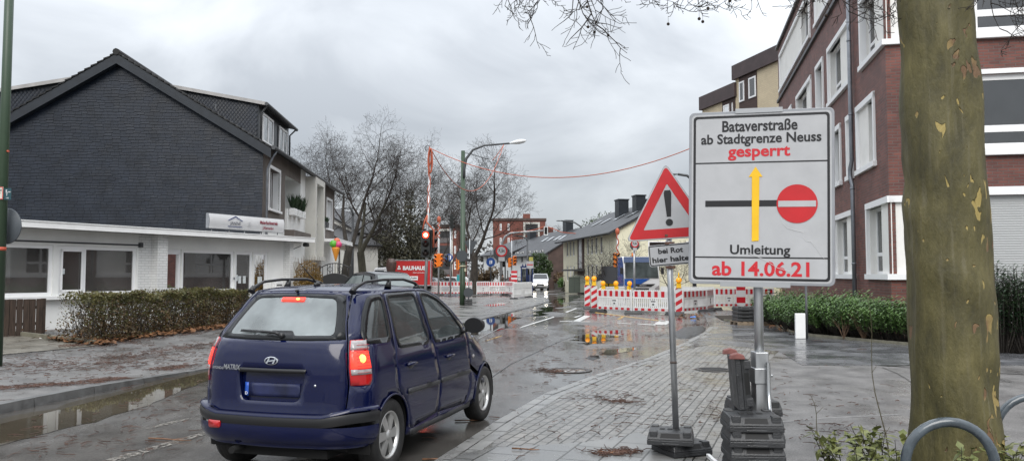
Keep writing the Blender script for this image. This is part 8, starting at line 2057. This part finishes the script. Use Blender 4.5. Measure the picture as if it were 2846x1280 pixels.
def site_things():
    p = px_at(1697, 60); t = thing('yellow_compressor', 'yellow machine with an open dark flap left of the lorry', 'machine', p, R(-8)); W = .80
    mb = MB(); mb.prism([(-.5, .35), (.35, .35), (.55, .7), (.45, 1.45), (-.35, 1.5), (-.5, 1.2)], facing((0, 1.2, 0), (1, 0, 0)), 1.4); mb.build('housing', M_yellow, t, bevel=.03)
    mb = MB(); mb.prism([(-1.05, 1.2), (-.9, 1.7), (-.55, 1.85), (-.45, 1.6), (-.2, 1.45)], facing((0, -.25, 0), (1, 0, 0)), .06); mb.build('flap', M_dkgrey, t)
    for x in (-.3, .35): mb = MB(); mb.lathe([(.0005, -.1), (.27, -.1), (.3, 0), (.27, .1), (.0005, .1)], 16, Matrix.Translation((x, -.1, .3)) @ Matrix.Rotation(R(90), 4, 'X')); mb.build('wheel', M_tyre, t)
    for px, w, h, col, lab in ((1596, 1.0, 1.45, (.06, .075, .06), 'dark green street cabinet below the yellow house lamp'), (1612, 1.35, 1.6, (.22, .24, .20), 'grey-green street cabinet beside the yellow house lamp')):
        p = px_at(px, 72); t = thing('street_cabinet', lab, 'cabinet', p, R(-5)); mb = MB(); mb.b(-w / 2, w / 2, 0, .5, .1, h); mb.b(-w / 2 - .03, w / 2 + .03, -.03, .53, h, h + .06); mb.build('cabinet', mat('cab%d' % px, col, .6, var=.1), t, bevel=.02); mb = MB(); mb.b(-.012, .012, -.012, -.003, .2, h - .1); mb.b(-w / 2 + .05, w / 2 - .05, -.008, -.002, .1, .14); mb.build('door_seam', M_black, t)
    p = px_at(1276, 76); t = thing('utility_box', 'small turquoise box left of the green lamp post', 'box', p, 0); mb = MB(); mb.b(-.22, .22, 0, .4, .6, 1.7); mb.build('box', mat('turquoise', (.02, .28, .30), .5), t, bevel=.02); mb = MB(); mb.b(-.24, .24, -.01, .41, 1.7, 1.76); mb.b(-.1, .1, .1, .3, 0, .6); mb.build('lid', M_galv, t)
    Y = 84; a, b = px_at(1449, Y), px_at(1480, Y); W = b.x - a.x; H = at(1460, 743, Y).z; t = thing('bus_shelter', 'dark blue bus shelter with pointed roof before the white house', 'bus shelter', (a.x, Y, 0), 0)
    bl = mat('shelter_blue', (.012, .03, .12), .4); mb = MB()
    for x in (0, W * .5, W):
        for y in (0, 1.4): mb.b(x - .05, x + .05, y - .05, y + .05, 0, H)
    mb.b(-.1, W + .1, -.1, 1.5, H, H + .14)
    for k in range(4):
        x = W * k / 4; mb.prism([(x + .05, H + .14), (x + W / 4 - .05, H + .14), (x + W / 8, H + .14 + .32)], facing((0, 0, 0), (1, 0, 0)), .05)
    mb.build('frame', bl, t)
    mb = MB(); mb.b(0, W, 1.38, 1.42, .3, H - .1); mb.b(-.02, .02, 0, 1.4, .3, H - .1); mb.b(W - .02, W + .02, 0, 1.4, .3, H - .1); mb.build('glass', M_pane, t)
    mb = MB(); mb.b(.3, W - .3, .9, 1.3, .42, .48); mb.b(W * .62, W * .9, .05, .1, .5, 1.7); mb.build('bench', bl, t)
    p = px_at(1473, 80); t = thing('bus_stop_sign', 'white and yellow stop sign beside the bus shelter', 'sign', p, 0); z = at(1473, 728, 80).z; mb = MB(); mb.cyl((0, 0, 0), (0, 0, z + .5), .035, 8); mb.build('post', M_galv, t); mb = MB(); mb.b(-.35, .35, -.03, .01, z - .6, z + .1); mb.build('board', M_signwhite, t); mb = MB(); mb.b(-.1, .3, -.04, .0, z + .12, z + .5); mb.build('yellow_plate', mat('dull_yellow', (.45, .42, .10), .5), t); mb = MB(); mb.b(-.3, .3, -.035, -.031, z - .3, z - .2); mb.build('red_line', M_red, t)
    p = px_at(1429, 74); t = thing('striped_board', 'small red and white striped board behind the middle barriers', 'sign board', p, 0); mb = MB(); mb.b(-.28, .28, -.02, .02, .1, 2.1); mb.build('board', M_barsh, t); mb = MB(); [mb.b(-.27, .27, -.026, -.021, z, z + .22) for z in (1.05, 1.45, 1.85)]; mb.build('red_stripes', M_barr, t)
    a, b = px_at(1285, 96), px_at(1470, 96); t = thing('picket_fence', 'brown picket fence behind the middle barriers', 'fence', (a.x, 96, 0), 0); W = b.x - a.x; mb = MB(); n = 46; [mb.b(W * i / n, W * i / n + .10, 0, .03, .05, .95) for i in range(n + 1)]; mb.b(0, W, .03, .06, .2, .28); mb.b(0, W, .03, .06, .7, .78); mb.build('pickets', mat('fence_brown', (.05, .04, .03), .8, var=.3), t)
    a, b = px_at(1540, 98), px_at(1625, 88); d = b - a; t = thing('garden_wall', 'low wall with dark hedge along the far pavement', 'wall', a, math.atan2(d.y, d.x)); mb = MB(); mb.b(0, d.length, 0, .4, 0, .7); mb.build('wall', mat('rough_stone', (.10, .09, .075), .8, var=.3, scale=2), t); mb = MB(); leaf_cloud(mb, [(d.length * k / 6, .5, 1.3, 1.2, .5, .7) for k in range(7)], 1500, .25, random.Random(5)); mb.build('hedge', M_brownh, t, fix=False)
site_things()
def person(label, px, Y, coat, seed, carry=None, turn=0):
    p = px_at(px, Y); t = thing('person', label, 'person', p, R(turn)); rr = random.Random(seed)
    J = {'pelvis': (0, 0, .92), 'waist': (0, .0, 1.08), 'chest': (0, .0, 1.32), 'neck': (0, .01, 1.50), 'head': (0, .0, 1.60), 'crown': (0, .0, 1.74),
         'ls': (-.19, 0, 1.42), 'le': (-.25, .03, 1.14), 'lw': (-.24, -.08, .90), 'lh': (-.24, -.12, .80), 'rs': (.19, 0, 1.42), 're': (.25, .05, 1.14), 'rw': (.25, -.04, .90), 'rh': (.25, -.06, .80),
         'lhip': (-.1, 0, .88), 'lk': (-.11, -.10, .50), 'la': (-.11, -.04, .09), 'lt': (-.11, -.20, .04), 'rhip': (.1, 0, .88), 'rk': (.11, .03, .50), 'ra': (.11, .18, .12), 'rt': (.11, .05, .04)}
    rad = {'pelvis': .16, 'waist': .15, 'chest': .18, 'neck': .065, 'head': .095, 'crown': .08, 'ls': .08, 'le': .055, 'lw': .04, 'lh': .035, 'rs': .08, 're': .055, 'rw': .04, 'rh': .035, 'lhip': .11, 'lk': .075, 'la': .05, 'lt': .04, 'rhip': .11, 'rk': .075, 'ra': .05, 'rt': .04}
    E = [('pelvis', 'waist'), ('waist', 'chest'), ('chest', 'neck'), ('neck', 'head'), ('head', 'crown'), ('chest', 'ls'), ('ls', 'le'), ('le', 'lw'), ('lw', 'lh'), ('chest', 'rs'), ('rs', 're'), ('re', 'rw'), ('rw', 'rh'), ('pelvis', 'lhip'), ('lhip', 'lk'), ('lk', 'la'), ('la', 'lt'), ('pelvis', 'rhip'), ('rhip', 'rk'), ('rk', 'ra'), ('ra', 'rt')]
    ks = list(J); me = bpy.data.meshes.new('body'); me.from_pydata([J[k] for k in ks], [(ks.index(a), ks.index(b)) for a, b in E], []); o = bpy.data.objects.new('body', me); COL.objects.link(o); o.parent = t
    sk = o.modifiers.new('skin', 'SKIN'); me.skin_vertices[0]
    for k, v in zip(ks, me.skin_vertices[0].data): v.radius = (rad[k], rad[k] * .8)
    me.skin_vertices[0].data[0].use_root = True; o.modifiers.new('sub', 'SUBSURF').levels = 1
    m, nt, pb = _new('clothes%d' % seed); tc = nt.nodes.new('ShaderNodeTexCoord'); sp = nt.nodes.new('ShaderNodeSeparateXYZ'); nt.links.new(tc.outputs['Object'], sp.inputs[0]); rp = nt.nodes.new('ShaderNodeValToRGB'); rp.color_ramp.interpolation = 'CONSTANT'; mr = nt.nodes.new('ShaderNodeMath'); mr.operation = 'MULTIPLY'; mr.inputs[1].default_value = .5; nt.links.new(sp.outputs['Z'], mr.inputs[0]); nt.links.new(mr.outputs[0], rp.inputs[0])
    e = rp.color_ramp.elements; e[0].position = 0; e[0].color = (.02, .022, .03, 1); e[1].position = .43; e[1].color = (*coat, 1); x = e.new(.755); x.color = (.35, .2, .15, 1); nt.links.new(rp.outputs[0], pb.inputs['Base Color']); me.materials.append(m)
    mb = MB(); mb.ball((0, .02, 1.69), .105, 1, 1.05, .9, seg=12); mb.build('hair', mat('dark_hair', (.02, .014, .01), .7), t)
    mb = MB(); mb.ball((0, -.09, 1.62), .018, seg=6); mb.ball((-.035, -.082, 1.655), .01, seg=6); mb.ball((.035, -.082, 1.655), .01, seg=6); mb.build('face', mat('skin_face', (.30, .17, .12), .6), t)
    return t
person('pedestrian in a dark coat walking between the signals at the crossing', 1397, 76, (.07, .05, .04), 1, turn=60)
person('pedestrian in a red jacket behind the middle barriers', 1420, 78, (.42, .05, .05), 2, turn=-50)
person('person in black clothes standing beside the blue cycle sign', 1356, 90, (.02, .02, .022), 3, turn=170)
def far_wood():
    mb = MB(); rr = random.Random(44); bl = []
    for i in range(46): bl.append((-150 + i * 9.0 + rr.uniform(-3, 3), 205 + rr.uniform(0, 25), rr.uniform(2, 5), rr.uniform(5, 8), 5, rr.uniform(4, 7.5)))
    leaf_cloud(mb, bl, 9000, 1.5, rr, aspect=.5); tag(mb.build('distant_woodland', leafmat('far_wood', (.035, .033, .03), (.075, .07, .062), .2), fix=False), 'grey-brown line of far trees on the horizon', kind='stuff')
far_wood()
